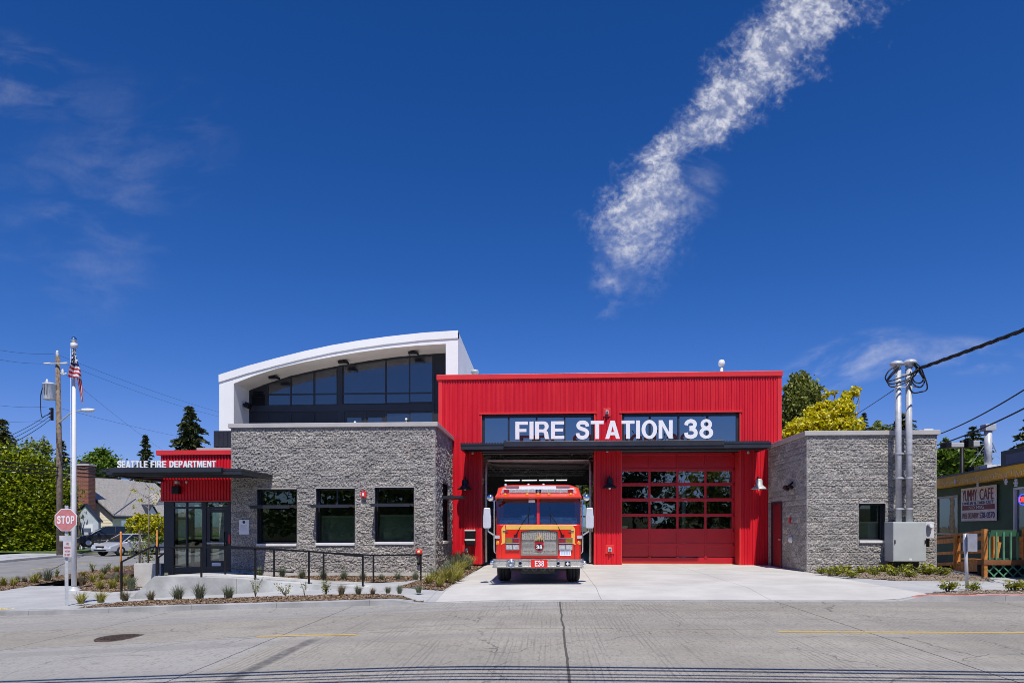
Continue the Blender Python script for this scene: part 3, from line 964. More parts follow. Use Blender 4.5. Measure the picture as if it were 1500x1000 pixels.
def office_window(H, x0, mull=None, blind=None, shade=True, y=LY):
    """recessed dark window with blade sunshade"""
    xa, xb, za, zb = x0 + H[0], x0 + H[1], H[2], H[3]
    fy = y + .2
    b = MB(); t = .055
    za2 = za + .09
    for q in ((xa, xa + t, za2, zb), (xb - t, xb, za2, zb)): b.box(q[0], q[1], fy, fy + .09, q[2], q[3])
    b.box(xa + t, xb - t, fy, fy + .09, za2, za2 + t); b.box(xa + t, xb - t, fy, fy + .09, zb - t, zb)
    zt = za2 + (zb - za2) * .69
    if shade: b.box(xa + t, xb - t, fy, fy + .09, zt - .03, zt + .03)
    if mull: b.box((xa + xb) / 2 - .025, (xa + xb) / 2 + .025, fy, fy + .09, zt + .03, zb - t)
    # dark reveal lining
    b.box(xa + .002, xa + .02, y + .004, fy, za2, zb - .002); b.box(xb - .02, xb - .002, y + .004, fy, za2, zb - .002); b.box(xa + .02, xb - .02, y + .004, fy, zb - .02, zb - .002)
    w = b.build('office_window', MT['charcoal'], st)
    g = MB(); g.box(xa + t, xb - t, fy + .035, fy + .05, za2 + t, zt - .03 if shade else zb - t)
    if shade: g.box(xa + t, xb - t, fy + .035, fy + .05, zt + .03, zb - t)
    g.build('glass', MT['glass_win'], w)
    s = MB(); s.box(xa - .0, xb + .0, y - .075, fy, za + .002, za + .088); s.build('sill', MT['sill'], w, bevel=.008)
    s = MB(); s.box(xa + .0, xb + .0, y - .06, y + .02, zb - .001, zb + .035); s.build('lintel_flashing', MT['coping'], w)
    if blind:
        s = MB(); s.box(xa + .08, xb - .08, fy + .16, fy + .17, za2 + .06, za2 + (zb - za2) * blind); s.build('roller_blind', MT['blindc'], w)
        s = MB(); s.box(xa + .08, xb - .08, fy + .13, fy + .19, za2 + (zb - za2) * blind, za2 + (zb - za2) * blind + .05); s.build('blind_rail', MT['blindr'], w)
    if shade:
        s = MB(); zz = zt
        s.box(xa + .03, xb - .03, y - .62, y - .56, zz - .1, zz + .01)
        for k in range(7): 
            yy = y - .5 + k * .085
            s.poly([(xa + .03, yy, zz - .07), (xb - .03, yy, zz - .07), (xb - .03, yy + .07, zz - .02), (xa + .03, yy + .07, zz - .02)])
        s.prism([(xa + .0, y - .6, zz - .05), (xa + .0, y + .1, zz - .1), (xa + .0, y + .1, zz + .02), (xa + .0, y - .6, zz + .01)], (.03, 0, 0))
        s.prism([(xb - .03, y - .6, zz - .05), (xb - .03, y + .1, zz - .1), (xb - .03, y + .1, zz + .02), (xb - .03, y - .6, zz + .01)], (.03, 0, 0))
        s.build('sunshade', MT['charcoal'], w)
    return w


MT['blindc'] = M('dark green blind', (.42, .48, .34), .8, var=.1)
MT['blindr'] = M('pale green rail', (.72, .78, .5), .7, var=.05)
office_window(lh[0], LX0)
office_window(lh[1], LX0, mull=True, blind=.47)
office_window(lh[2], LX0, blind=.47)
office_window(rh[0], RX0, blind=.47, shade=False)
# side window of the office block, looking on to the apron
b = MB(); ya, yb, za, zb = LY + side_hole[0], LY + side_hole[1], side_hole[2], side_hole[3]
for q in ((ya, ya + .06, za, zb), (yb - .06, yb, za, zb), (ya, yb, za, za + .06), (ya, yb, zb - .06, zb)): b.box(LX1 - .2, LX1 - .11, q[0], q[1], q[2], q[3])
sw = b.build('office_window', MT['charcoal'], st)
g = MB(); g.box(LX1 - .17, LX1 - .155, ya + .06, yb - .06, za + .06, zb - .06); g.build('glass', MT['glass_win'], sw)
s = MB(); s.box(LX1 - .15, LX1 + .075, ya, yb, za - .09, za); s.build('sill', MT['sill'], sw)
s = MB(); s.prism([(LX1 + .0, ya, 2.62), (LX1 + .74, ya, 2.68), (LX1 + .74, ya, 2.74), (LX1 + .0, ya, 2.74)], (0, yb - ya, 0)); s.build('sunshade', MT['charcoal'], sw)

# ------------------------------------------------------------------ red engine-bay front
X = lambda u: XU(u, WY)
RZT = ZV(880, 554, WY); RZB = .135
rx0, rx1 = X(643.5), X(1143.5)
b1 = (X(706), X(870)); b2 = (X(911), X(1083))
cz1, cz0 = ZV(790, 608.5, WY), ZV(790, 650, WY) - .35
head = ZV(790, 660, WY)


def corr(b, x0, x1, z0, z1, y, period=.102, amp=.03):
    n = max(1, round((x1 - x0) / period)); p = (x1 - x0) / n
    base = len(b.v)
    xs = []
    for i in range(n):
        a = x0 + i * p
        xs += [(a, 0), (a + p * .34, 0), (a + p * .46, -amp), (a + p * .88, -amp)]
    xs.append((x1, 0))
    for x, d in xs: b.v += [(x, y + d, z0), (x, y + d, z1)]
    for i in range(len(xs) - 1): b.face([base + 2 * i, base + 2 * i + 2, base + 2 * i + 3, base + 2 * i + 1])


b = MB()
corr(b, rx0 + .12, b1[0] - .06, RZB, RZT, WY)
corr(b, b1[1] + .06, b2[0] - .06, RZB, RZT, WY)
corr(b, b2[1] + .06, rx1 - .12, RZB, RZT, WY)
corr(b, b1[0] - .06, b1[1] + .06, cz1 + .06, RZT, WY)
corr(b, b2[0] - .06, b2[1] + .06, cz1 + .06, RZT, WY)
# backing so that nothing is paper thin
for q in ((rx0 + .12, b1[0] - .06), (b1[1] + .06, b2[0] - .06), (b2[1] + .06, rx1 - .12)): b.box(q[0], q[1], WY + .03, WY + .28, RZB, RZT)
for q in (b1, b2): b.box(q[0] - .06, q[1] + .06, WY + .03, WY + .28, cz1 + .06, RZT)
b.build('ribbed_wall', MT['red'], st)
for q in (b1, b2):
    b = MB(); b.box(q[0], q[1], WY + .04, WY + .3, head + .03, cz0); b.build('header', MT['charcoal'], st)
b = MB()
b.box(rx0 - .03, rx0 + .12, WY - .035, WY + 1.4, RZB, RZT); b.box(rx1 - .12, rx1 + .03, WY - .035, WY + .3, RZB, RZT)
for q in (b1, b2):
    b.box(q[0] - .06, q[0], WY - .03, WY + .68, RZB, cz1 + .06); b.box(q[1], q[1] + .06, WY - .03, WY + .68, RZB, cz1 + .06)
    b.box(q[0] - .1, q[1] + .1, WY - .06, WY + .05, cz1 + .062, cz1 + .13)
b.build('wall_trim', MT['red_trim'], st)
b = MB(); b.box(rx0 - .1, rx1 + .06, WY - .09, WY + .4, RZT, RZT + .2)
b.box(rx1 - .25, rx1 + .06, WY + .4, 44, RZT, RZT + .2)
b.build('parapet_cap', MT['red_trim'], st, bevel=.012)
b = MB(); b.box(rx1 - .2, rx1 - .01, WY + .3, 44, RZB, RZT); b.box(-3.8, rx1 - .2, 43.9, 44.1, 4.6, RZT)
b.build('side_wall', MT['red'], st)
b = MB(); b.box(-3.8, rx1 - .2, WY + .3, 43.9, RZT - .3, RZT - .15); b.build('flat_roof', M('white roof membrane', (.6, .6, .58), .8), st)


def clerestory(q, bars):
    b = MB(); y = WY + .06; t = .06
    z0, z1 = cz0, cz1
    b.box(q[0], q[0] + .1, y, y + .12, z0, z1); b.box(q[1] - .1, q[1], y, y + .12, z0, z1)
    b.box(q[0] + .1, q[1] - .1, y, y + .12, z1 - t, z1 + .05); b.box(q[0] + .1, q[1] - .1, y, y + .12, z0, z0 + t)
    for u in bars:
        x = XU(u, WY + .06); b.box(x - .035, x + .035, y, y + .12, z0 + t, z1 - t)
    w = b.build('clerestory_window', MT['charcoal'], st)
    g = MB(); g.box(q[0] + .1, q[1] - .1, y + .05, y + .065, z0 + t, z1 - t); g.build('glass', MT['glass_upper'], w)


clerestory(b1, (745, 786, 827)); clerestory(b2, (952, 994, 1036.5))

# canopy over the two bays
CY = 25.3
cx0, cx1 = XU(674.5, CY), XU(1130, CY)
ct, cb = ZV(790, 647.5, CY), ZV(790, 656.5, CY)
b = MB(); b.box(cx0, cx1, CY, WY - .05, ct - .09, ct - .03)
for i in range(int((cx1 - cx0) / .105)):
    x = cx0 + i * .105; b.box(x, x + .055, CY + .005, WY - .06, ct - .03, ct)
can = b.build('bay_canopy', MT['charcoal'], st)
b = MB(); xa, xb = XU(738, CY - .12), XU(1061, CY - .12)
b.box(xa, xb, CY - .14, CY - .005, cb + .06, ct + .03); b.box(xa, xb, CY - .1, CY - .005, cb - .02, cb + .06)
b.build('gutter', MT['charcoal'], can, bevel=.015)
b = MB(); b.box(cx0, cx1, CY + .02, CY + .12, cb - .02, ct - .092); b.box(cx0, cx0 + .1, CY + .12, WY - .06, cb - .02, ct - .092); b.box(cx1 - .1, cx1, CY + .12, WY - .06, cb - .02, ct - .092)
b.box(cx0 + .1, cx1 - .1, CY + .8, CY + .9, cb - .02, ct - .092)
b.build('canopy_beam', MT['charcoal'], can)
# white letters stand on the canopy
def sign_line(body, u0, u1, v0, v1, Y, parent, bold):
    a, c = PY(u0, v1, Y), PY(u1, v0, Y)
    return caps('lettering', body, MT['letter'], parent, (a.x, Y, a.z), (1, 0, 0), (0, 0, 1), c.x - a.x, ZV(u0, v0, Y) - a.z, .05, bold)
sign_line('FIRE', 755, 826.5, 617.5, 643.2, CY - .08, can, .09)
sign_line('STATION', 843.5, 985, 616.5, 643, CY - .08, can, .09)
sign_line('38', 1002, 1044.5, 614.5, 642, CY - .08, can, .09)

# sectional overhead door, closed, in the second bay
DY = WY + .62
b = MB()
dx0, dx1 = b2[0] + .03, X(1079)
dz0, dz1 = RZB + .02, ZV(995, 664, DY)
rows = [(664, 687.5), (687.5, 709), (709, 731.5), (731.5, 754), (754, 776), (776, 797), (797, 817)]
cols = [XU(u, DY) for u in (911.5, 951.5, 992.5, 1033.5, 1074.5)]
cols[0] = dx0; xr = cols[-1]
rail, stile = .125, .085
zr = [(ZV(995, a, DY), ZV(995, c, DY)) for a, c in rows]
for i, (zt, zb) in enumerate(zr):
    b.box(dx0, xr, DY, DY + .05, zt - rail / 2, zt + rail / 2 - .004)
b.box(dx0, xr, DY - .01, DY + .06, dz0, zr[-1][1] + .03)
for k, x in enumerate(cols):
    for (zt, zb) in zr: b.box(x - stile / 2, x + stile / 2, DY + .001, DY + .051, zb + rail / 2, zt - rail / 2)
b.box(xr + stile / 2, b2[1] - .002, DY + .0, DY + .05, dz0, dz1 + .05); b.box(dx0, b2[1], DY + .002, DY + .05, dz1 + .04, head + .1)
for x in cols[:-1]:
    b.obox((x + .0, DY - .02, zr[-1][1] + .035), (1, 0, 0), (0, 1, 0), (0, 0, 1), .05, .02, .035)
dr = b.build('garage_door', MT['red_door'], st, bevel=.006)
for i in (0, 5, 6):
    for k in range(4):
        p = MB(); p.box(cols[k] + stile / 2, cols[k + 1] - stile / 2, DY + .022, DY + .04, zr[i][1] + rail / 2, zr[i][0] - rail / 2)
        p.build('door_panel', MT['red_door'], dr)
for i in (1, 2, 3, 4):
    for k in range(4):
        p = MB(); a, c = cols[k] + stile / 2, cols[k + 1] - stile / 2
        tl = random.uniform(-.006, .006); tw = random.uniform(-.006, .006)
        z0, z1 = zr[i][1] + rail / 2, zr[i][0] - rail / 2
        p.prism([(a, DY + .03 + tl, z0), (c, DY + .03 - tl, z0), (c, DY + .03 - tl + tw, z1), (a, DY + .03 + tl + tw, z1)], (0, .008, 0))
        p.build('glass', MT['glass_door'], dr)
p = MB(); p.box(dx0, b2[1], DY - .012, DY + .05, RZB - .003, RZB + .018); p.build('bottom_seal', M('yellow seal', (.5, .42, .1), .7), dr)

# the open bay behind the engine
b = MB(); b.box(-4.4, -4.2, WY + 1.5, 43, 0, 5.4); b.box(2.05, 2.12, WY + .3, 30, 0, RZT - .4); b.box(rx1 - .5, rx1 - .3, WY + .3, 43, 0, 5.4)
b.box(-4.2, b1[0] - .1, WY + .29, WY + 1.5, 0, RZT - .4)
b.box(-4.2, rx1 - .5, 42.9, 43.1, 4.3, RZT - .4); b.box(-4.2, -3.0, 42.9, 43.1, 0, 4.3); b.box(-3, 3.0, 42.9, 43.1, 0, 1.2); b.box(3, 8.2, 42.9, 43.1, 0, 4.3); b.box(-3.0, 1.2, 42.9, 43.1, 1.2, 4.3)
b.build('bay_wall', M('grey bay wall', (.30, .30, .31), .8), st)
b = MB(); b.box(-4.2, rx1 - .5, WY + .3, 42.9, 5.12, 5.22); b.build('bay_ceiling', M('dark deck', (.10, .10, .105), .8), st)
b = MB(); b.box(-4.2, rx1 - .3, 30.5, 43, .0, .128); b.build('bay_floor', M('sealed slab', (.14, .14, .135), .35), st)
jm = M('grey joist', (.8, .8, .8), .5)
for k in range(9):
    y = 28.2 + k * 1.55
    j = MB(); j.box(-4.1, 2.0, y, y + .1, 5.02, 5.1); j.box(-4.1, 2.0, y, y + .1, 4.62, 4.68)
    for m in range(12):
        j.bar((-4.1 + m * .5, y + .05, 4.66), (-4.1 + m * .5 + .25, y + .05, 5.04), .03); j.bar((-4.1 + m * .5 + .25, y + .05, 5.04), (-4.1 + m * .5 + .5, y + .05, 4.66), .03)
    j.build('roof_joist', jm, st)
for x in (b1[0] + .12, b1[1] - .12):
    t = MB(); t.tube([(x, WY + .4, .2), (x, WY + .4, 3.75), (x, WY + .6, 4.15), (x, WY + 1.0, 4.3), (x, WY + 6, 4.42)], .05, 8)
    t.bar((x, WY + 3.2, 4.4), (x, WY + 3.2, 5.5), .05); t.bar((x, WY + 6, 4.4), (x, WY + 6, 5.5), .05)
    t.build('door_track', MT['track'], st)
t = MB()
for k in range(6): 
    y = WY + 1.1 + k * .82
    t.box(b1[0] + .18, b1[1] - .18, y, y + .76, 4.36 + k * .017, 4.4 + k * .017)
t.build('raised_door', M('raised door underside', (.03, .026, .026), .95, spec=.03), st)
for k in range(6):
    y = WY + 1.1 + k * .82; t = MB(); t.box(b1[0] + .18, b1[1] - .18, y + .765, y + .8, 4.335 + k * .017, 4.36 + k * .017); t.build('section_rail', MT['track'], st)
for x in (b1[0] + .75, b1[1] - .75):
    t = MB(); t.bar((x, WY + .4, 4.75), (x, WY + 6.5, 4.75), .05); t.bar((x - .08, WY + .6, 4.55), (x - .08, WY + 6.5, 4.55), .04); t.build('door_operator', MT['galv'], st)
lt = M('lit lamp tube', (.9, .92, .95), .5, emit=2.2, var=0)
for y, z in ((39.6, 4.28),):
    for xa_, xb_ in ((-2.6, -1.75), (-1.6, -.75), (-.6, .25), (.4, 1.0)):
        t = MB(); t.box(xa_, xb_, y, y + .14, z, z + .035); f_ = t.build('strip_light', lt, st)
        t = MB(); t.box(xa_ - .03, xb_ + .03, y - .03, y + .17, z + .051, z + .09); t.bar(((xa_ + xb_) / 2, y + .07, z + .09), ((xa_ + xb_) / 2, y + .07, 4.64), .02); t.build('lamp_tray', jm, f_)
t = MB(); t.box(b1[0] + .1, b1[1] - .1, WY + .98, WY + 1.04, 4.3, 4.36); t.build('door_edge_bar', jm, st)

# red spring doors at the back show daylight
b = MB()
for q in ((1.2, 1.28), (2.0, 2.06), (2.92, 3.0)): b.box(q[0], q[1], 42.95, 43.03, 1.2, 4.3)
for z in (1.2, 2.2, 3.2, 4.22): b.box(1.28, 2.0, 42.96, 43.02, z, z + .08); b.box(2.06, 2.92, 42.96, 43.02, z, z + .08)
w = b.build('back_window', MT['black'], st)
g = MB(); g.box(1.28, 2.92, 42.985, 42.995, 1.2, 4.3); g.build('glass', M_glass('back glass', (.8, .85, .8), .0), w)

# ------------------------------------------------------------------ things fixed to the red piers
def barn_light(u, v, Y=WY):
    p = PY(u, v, Y - .38)
    b = MB()
    b.lathe([(.035, .36), (.1, .34), (.12, .3), (.125, .12), (.15, .1), (.29, -.02), (.3, -.045), (.28, -.03), (.12, .06)], p, n=20)
    l = b.build('barn_light', MT['charcoal'] if u < 1050 else MT['galv'], st)
    b = MB(); b.tube([p + Vector((0, 0, .34)), p + Vector((0, .0, .42)), p + Vector((0, .16, .45)), p + Vector((0, .37, .3))], .022, 8)
    b.lathe([(.07, -.03), (.07, .0)], (p.x, Y - .02, p.z + .3), 'y', 12)
    b.build('lamp_arm', MT['charcoal'], l)
    b = MB(); b.lathe([(.0, -.1), (.045, -.07), (.05, -.02), (.03, .05)], p, n=10); b.build('bulb', M('frosted bulb', (.8, .78, .7), .3), l)


barn_light(681, 715); barn_light(893, 713); barn_light(1112, 714.5)
fx = lambda u, v: PY(u, v, WY - .03)


def alarm(u, v, s):
    p = fx(u, v)
    b = MB(); b.box(p.x - s, p.x + s, WY - .06, WY - .021, p.z - s * 1.05, p.z + s * 1.05); a = b.build('alarm_box', MT['red_trim'], st, bevel=.01)
    b = MB(); b.box(p.x - s * .4, p.x + s * .4, WY - .15, WY - .06, p.z - s * .55, p.z + s * .45); b.build('strobe', MT['galv'], a, bevel=.012)
    b = MB(); b.lathe([(s * .25, 0), (s * .22, -.06)], (p.x, WY - .15, p.z), 'y', 10); b.build('alarm_horn', MT['galv'], a)


alarm(889, 604, .15); alarm(683.5, 805, .17); alarm(893, 804, .17)
b = MB(); p = fx(689.5, 787)
b.box(p.x - .2, p.x + .2, WY - .28, WY - .021, p.z - .3, p.z + .26)
bx = b.build('parcel_box', MT['black'], st, bevel=.012)
b = MB(); b.box(p.x - .21, p.x + .21, WY - .3, WY - .02, p.z + .265, p.z + .32); b.box(p.x - .205, p.x + .205, WY - .295, WY - .27, p.z - .12, p.z - .05)
b.build('box_lid', MT['sill'], bx)
for u, v in ((889.5, 660), (692, 663), (1096, 662)):
    b = MB(); p = PY(u, v, WY - .1); b.lathe([(.0, -.07), (.05, -.05), (.055, 0), (.03, .05)], p, n=10); b.bar(p + Vector((0, .0, .05)), p + Vector((0, .08, .1)), .03)
    b.build('camera_dome', MT['galv'], st)

# right stone block: steel door, floods, hydrant port
y0, y1 = 25.35, 26.55
b = MB()
b.box(RX0 - .03, RX0 + .12, y0, y0 + .08, .1, 2.55); b.box(RX0 - .03, RX0 + .12, y1 - .08, y1, .1, 2.55); b.box(RX0 - .03, RX0 + .12, y0 + .08, y1 - .08, 2.47, 2.55)
fr = b.build('steel_door', MT['charcoal'], st)
b = MB(); b.box(RX0 + .02, RX0 + .06, y0 + .08, y1 - .08, .15, 2.47); b.build('door_leaf', M('dark red door', (.20, .012, .02), .45, var=.08), fr)
b = MB(); b.bar((RX0 - .02, y0 + .2, 1.15), (RX0 - .02, y0 + .34, 1.15), .035); b.bar((RX0 - .02, y0 + .2, 1.15), (RX0 + .03, y0 + .2, 1.15), .03)
b.build('handle', MT['galv'], fr)
p = Vector((RX0, 24.35, 3.0))
b = MB(); b.obox(p + Vector((-.2, .0, -.02)), (.8, .1, -.5), (0, 1, 0), (.5, 0, .8), .09, .13, .06); b.obox(p + Vector((-.16, -.3, 0)), (.8, .1, -.5), (0, 1, 0), (.5, 0, .8), .08, .1, .05)
b.bar(p + Vector((0, -.12, .18)), p + Vector((-.16, -.12, .05)), .05); b.bar(p + Vector((-.14, -.35, .03)), p + Vector((-.14, .1, .03)), .04)
b.build('flood_light', MT['black'], st)
b = MB(); b.lathe([(.0, -.09), (.09, -.08), (.13, 0)], (RX0 - .03, 24.35, 1.18), 'x', 12); b.build('wall_port', MT['sill'], st)
b = MB(); b.box(RX0 - .06, RX0 - .03, 24.4, 24.52, 1.75, 1.95); b.build('alarm_pull', MT['red_trim'], st)
b = MB(); p = PY(1357, 632, 24.2); b.lathe([(.06, -.1), (.06, .0)], p, n=8); b.obox(p + Vector((0, -.05, .03)), (1, 0, 0), (0, 1, 0), (0, 0, 1), .15, .1, .05)
b.build('roof_camera', MT['white'], st)

# office block: strobe, fire department connection, notice
def on_wall(u, v): return PY(u, v, LY - .06)
p = on_wall(533, 724); b = MB(); b.box(p.x - .085, p.x + .085, LY - .13, LY - .0, p.z - .1, p.z + .1); a = b.build('strobe_alarm', MT['red_trim'], st, bevel=.01)
b = MB(); b.box(p.x - .03, p.x + .03, LY - .155, LY - .13, p.z - .05, p.z + .05); b.build('strobe', MT['white'], a)
p = on_wall(613.5, 809); b = MB(); b.lathe([(.115, .02), (.12, -.04), (.1, -.08), (.04, -.1), (0, -.1)], (p.x, LY - .02, p.z), 'y', 18); a = b.build('sprinkler_bell', MT['red_trim'], st)
b = MB(); b.lathe([(.05, -.0), (.045, -.02), (0, -.022)], (p.x, LY - .11, p.z + .02), 'y', 12); b.build('bell_label', M('pale yellow label', (.7, .62, .3), .5), a)
b = MB(); b.tube([(p.x, LY - .05, p.z - .15), (p.x, LY - .05, p.z - .32), (p.x, LY - .15, p.z - .38)], .05, 8); b.build('drain_pipe', MT['black'], a)
p = on_wall(357.5, 771.5); b = MB(); b.box(p.x - .17, p.x + .17, LY - .07, LY + .01, p.z - .25, p.z + .25); a = b.build('notice_plaque', MT['letter'], st)
b = MB(); b.lathe([(.05, -.004), (.0, -.004)], (p.x, LY - .071, p.z + .17), 'y', 12)
b.build('emblem', MT['charcoal'], a)
for k in range(7):
    l = MB(); w = (.11, .12, .09, .12, .1, .12, .06)[k]; l.box(p.x - .12, p.x - .12 + w * 2, LY - .073, LY - .0705, p.z + .06 - k * .037, p.z + .068 - k * .037); l.build('text_row', M('grey print', (.45, .46, .48), .6), a)

# ------------------------------------------------------------------ white arched volume
AY, BY = 28.5, 30.0
outer = [(321, 549.5), (363, 536.5), (406.7, 524.8), (446, 515), (486.7, 506.2), (526, 499.5), (566.7, 493.8), (620, 488), (671, 484.7)]
inner = [(342.4, 561.5), (372, 550), (406.7, 539), (446, 530), (486.7, 522.2), (526, 515.6), (566.7, 510), (610, 506), (653, 503.3)]
O = [PY(u, v, AY) for u, v in outer]; I = [PY(u, v, AY) for u, v in inner]
zb = 4.2
xL, xR = O[0].x, O[-1].x
iL, iR = I[0].x, I[-1].x
b = MB()
def lay(b, pts_o, pts_i, y0, y1):
    for k in range(len(pts_o) - 1):
        a, c, d, e = pts_o[k], pts_o[k + 1], pts_i[k + 1], pts_i[k]
        b.poly([(a.x, y0, a.z), (e.x, y0, e.z), (d.x, y0, d.z), (c.x, y0, c.z)])
lay(b, O, I, AY, BY)
b.poly([(xL, AY, zb), (iL, AY, zb), (iL, AY, I[0].z), (xL, AY, O[0].z)]); b.poly([(iR, AY, zb), (xR, AY, zb), (xR, AY, O[-1].z), (iR, AY, I[-1].z)])
YB = 43.0
for k in range(len(O) - 1): b.poly([(O[k].x, AY, O[k].z), (O[k + 1].x, AY, O[k + 1].z), (O[k + 1].x, YB, O[k + 1].z - .5), (O[k].x, YB, O[k].z - .5)])
b.poly([(xL, AY, zb - 3), (xL, AY, O[0].z), (xL, YB, O[0].z - .5), (xL, YB, zb - 3)]); b.poly([(xR, AY, zb), (xR, YB, zb), (xR, YB, O[-1].z - .5), (xR, AY, O[-1].z)])
b.poly([(iL, AY, zb), (iL, BY, zb), (iL, BY, I[0].z), (iL, AY, I[0].z)]); b.poly([(iR, AY, zb), (iR, AY, I[-1].z), (iR, BY, I[-1].z), (iR, BY, zb)])
b.poly([(xL, YB, -.5)] + [(p.x, YB, p.z - .5) for p in O] + [(xR, YB, -.5)])
b.poly([(xL, AY + .02, -.6), (iL + 3, AY + .02, -.6), (iL + 3, AY + .02, zb + .02), (xL, AY + .02, zb + .02)])
arch = b.build('arched_frame', MT['white'], st)
b = MB()
for k in range(len(O) - 1):
    a, c = O[k], O[k + 1]
    b.prism([(a.x, AY - .05, a.z - .3), (a.x, AY - .05, a.z + .015), (a.x, AY + .3, a.z + .015), (a.x, AY + .3, a.z - .3)], (c - a))
b.build('roof_fascia', MT['white'], arch)
b = MB()
b.box(xL - .02, xR + .02, AY - .003, AY, zb, zb + .001)
for k in range(len(I) - 1):
    a, c = I[k], I[k + 1]
    b.poly([(a.x, AY, a.z), (c.x, AY, c.z), (c.x, BY, c.z), (a.x, BY, a.z)])
b.build('soffit', MT['soffit'], arch)


def soff_z(x):
    for a, c in zip(I, I[1:]):
        if x <= c.x: return a.z + (c.z - a.z) * (x - a.x) / (c.x - a.x)
    return I[-1].z


for u, v in ((401.5, 556), (503, 533), (605.5, 517.5)):
    x = XU(u, AY + .75); z = soff_z(x)
    b = MB(); b.box(x - .2, x + .2, AY + .6, AY + .95, z - .17, z - .06); b.bar((x, AY + .78, z - .06), (x, AY + .78, z + .06), .08)
    l = b.build('soffit_light', MT['black'], arch, bevel=.015)
    g = MB(); g.poly([(x - .16, AY + .64, z - .172), (x + .16, AY + .64, z - .172), (x + .16, AY + .91, z - .172), (x - .16, AY + .91, z - .172)]); g.build('lens', MT['galv'], l)
p = Vector((iL, AY + .9, ZV(352, 592, AY + .9)))
b = MB(); b.obox(p + Vector((.22, 0, -.06)), (.9, 0, -.4), (0, 1, 0), (.4, 0, .9), .1, .16, .12); b.bar(p, p + Vector((.2, 0, .02)), .07); b.build('wall_light', MT['black'], arch)

# dark glazed wall under the arch
G = lambda u: XU(u, BY - .02)
gz = lambda v: ZV(500, v, BY - .02)
b = MB()
pts = [Vector((iL, BY, zb - .3))] + [Vector((p.x, BY, p.z)) for p in I] + [Vector((iR, BY, zb - .3))]
b.prism(pts, (0, .12, 0))
gw = b.build('clad_wall', MT['charcoal2'], arch)


def arch_v(u):   # soffit line on the glazing plane
    return ZV(u, HZ, BY), soff_z(XU(u, BY))


def pane(u0, u1, vb, vt=None):
    x0, x1 = G(u0), G(u1); z0 = gz(vb)
    y = BY - .004
    if vt is None:
        t0, t1 = soff_z(x0) - .1, soff_z(x1) - .1
    else: t0 = t1 = gz(vt)
    p = MB(); p.prism([(x0, y, z0), (x1, y, z0), (x1, y, t1), (x0, y, t0)], (0, -.012, 0)); p.build('glass', MT['glass_arch'], gw)


def M_mirror_glass():
    m, n, b = new_mat('dark arch glass'); b.inputs['Base Color'].default_value = (.008, .013, .024, 1); b.inputs['Roughness'].default_value = .3
    gl = n.n('ShaderNodeBsdfGlossy', i_Roughness=.01); fr = n.n('ShaderNodeFresnel', i_IOR=1.5)
    bp = n.n('ShaderNodeBump', i_Strength=.03, i_Distance=.05, i_Height=n.noise(n.obj(), 1.2, 2)); n.t.links.new(bp.outputs[0], gl.inputs['Normal'])
    mx = n.n('ShaderNodeMixShader', i_0=n.math('ADD', fr.outputs[0], .10, clamp=True)); n.t.links.new(b.outputs[0], mx.inputs[1]); n.t.links.new(gl.outputs[0], mx.inputs[2])
    n.t.links.new(mx.outputs[0], n.t.nodes['Material Output'].inputs[0]); return m


MT['glass_arch'] = M_mirror_glass()
for u0, u1 in ((394, 425), (427.5, 459), (462, 493), (504, 564), (567, 599), (601, 633)):
    pane(u0, u1, 575.5)
for u0, u1, v in ((394, 425, 592), (427.5, 459, 592), (462, 493, 591.5), (504, 564, 591), (567, 599, 590.5), (601, 633, 589.5)):
    pane(u0, u1, v, 577.8)
for u0, u1, v in ((567, 599, 606), (601, 633, 605.5)): pane(u0, u1, 622, v)
for u0, u1 in ((508.5, 529.5), (539, 560)): pane(u0, u1, 622, 611.5)
b = MB(); y = BY - .03
def vbar(u, vb=592, w=.03, top=None):
    x = G(u); b.box(x - w, x + w, y, y + .028, gz(vb), (soff_z(x) - .02) if top is None else gz(top))
for u in (392.8, 426.2, 460.5, 565.5, 600): vbar(u)
vbar(498.5, 625, .1); vbar(634.5, 625, .035)
for u in (503, 535, 565.5, 600): vbar(u, 624, .035, 600)
for u in (393, 426, 460): vbar(u, 624, .015, 605)
b.box(G(393), G(634), y - .002, y + .026, gz(577.6), gz(575.7)); b.box(G(366), G(636), y - .004, y + .024, gz(602), gz(592.5))
b.build('mullion', MT['charcoal'], gw)
b = MB()
for k in range(8):
    z = gz(592) + k * .085; b.obox(((G(369) + G(388)) / 2, BY - .03, z), (1, 0, 0), (0, .8, -.6), (0, .6, .8), (G(388) - G(369)) / 2 * (1 if k < 6 else .75), .03, .008)
b.build('louvre_vent', MT['black'], gw)
for u, v in ((520, 618.5), (595, 614)):
    b = MB(); p = PY(u, v, BY - .2); b.lathe([(0, .06), (.04, .05), (.06, 0), (.05, -.04), (0, -.05)], p, n=10); b.bar(p + Vector((0, 0, -.7)), p, .03); b.build('terrace_lamp', MT['soffit'], st)
# dark screen beside the terrace
b = MB(); a0, a1 = XU(314, 24.6), XU(340, 24.6)
b.box(a0, a1 + .3, 24.55, 24.6, ZV(330, 655, 24.6), ZV(330, 631, 24.6)); b.box(a0, a0 + .06, 24.6, 28.4, ZV(330, 655, 24.6), ZV(330, 631, 24.6))
for k in range(5): b.box(a0 + .1 + k * .16, a0 + .2 + k * .16, 24.53, 24.549, ZV(330, 654, 24.6), ZV(330, 633, 24.6))
b.build('terrace_screen', MT['charcoal'], st)
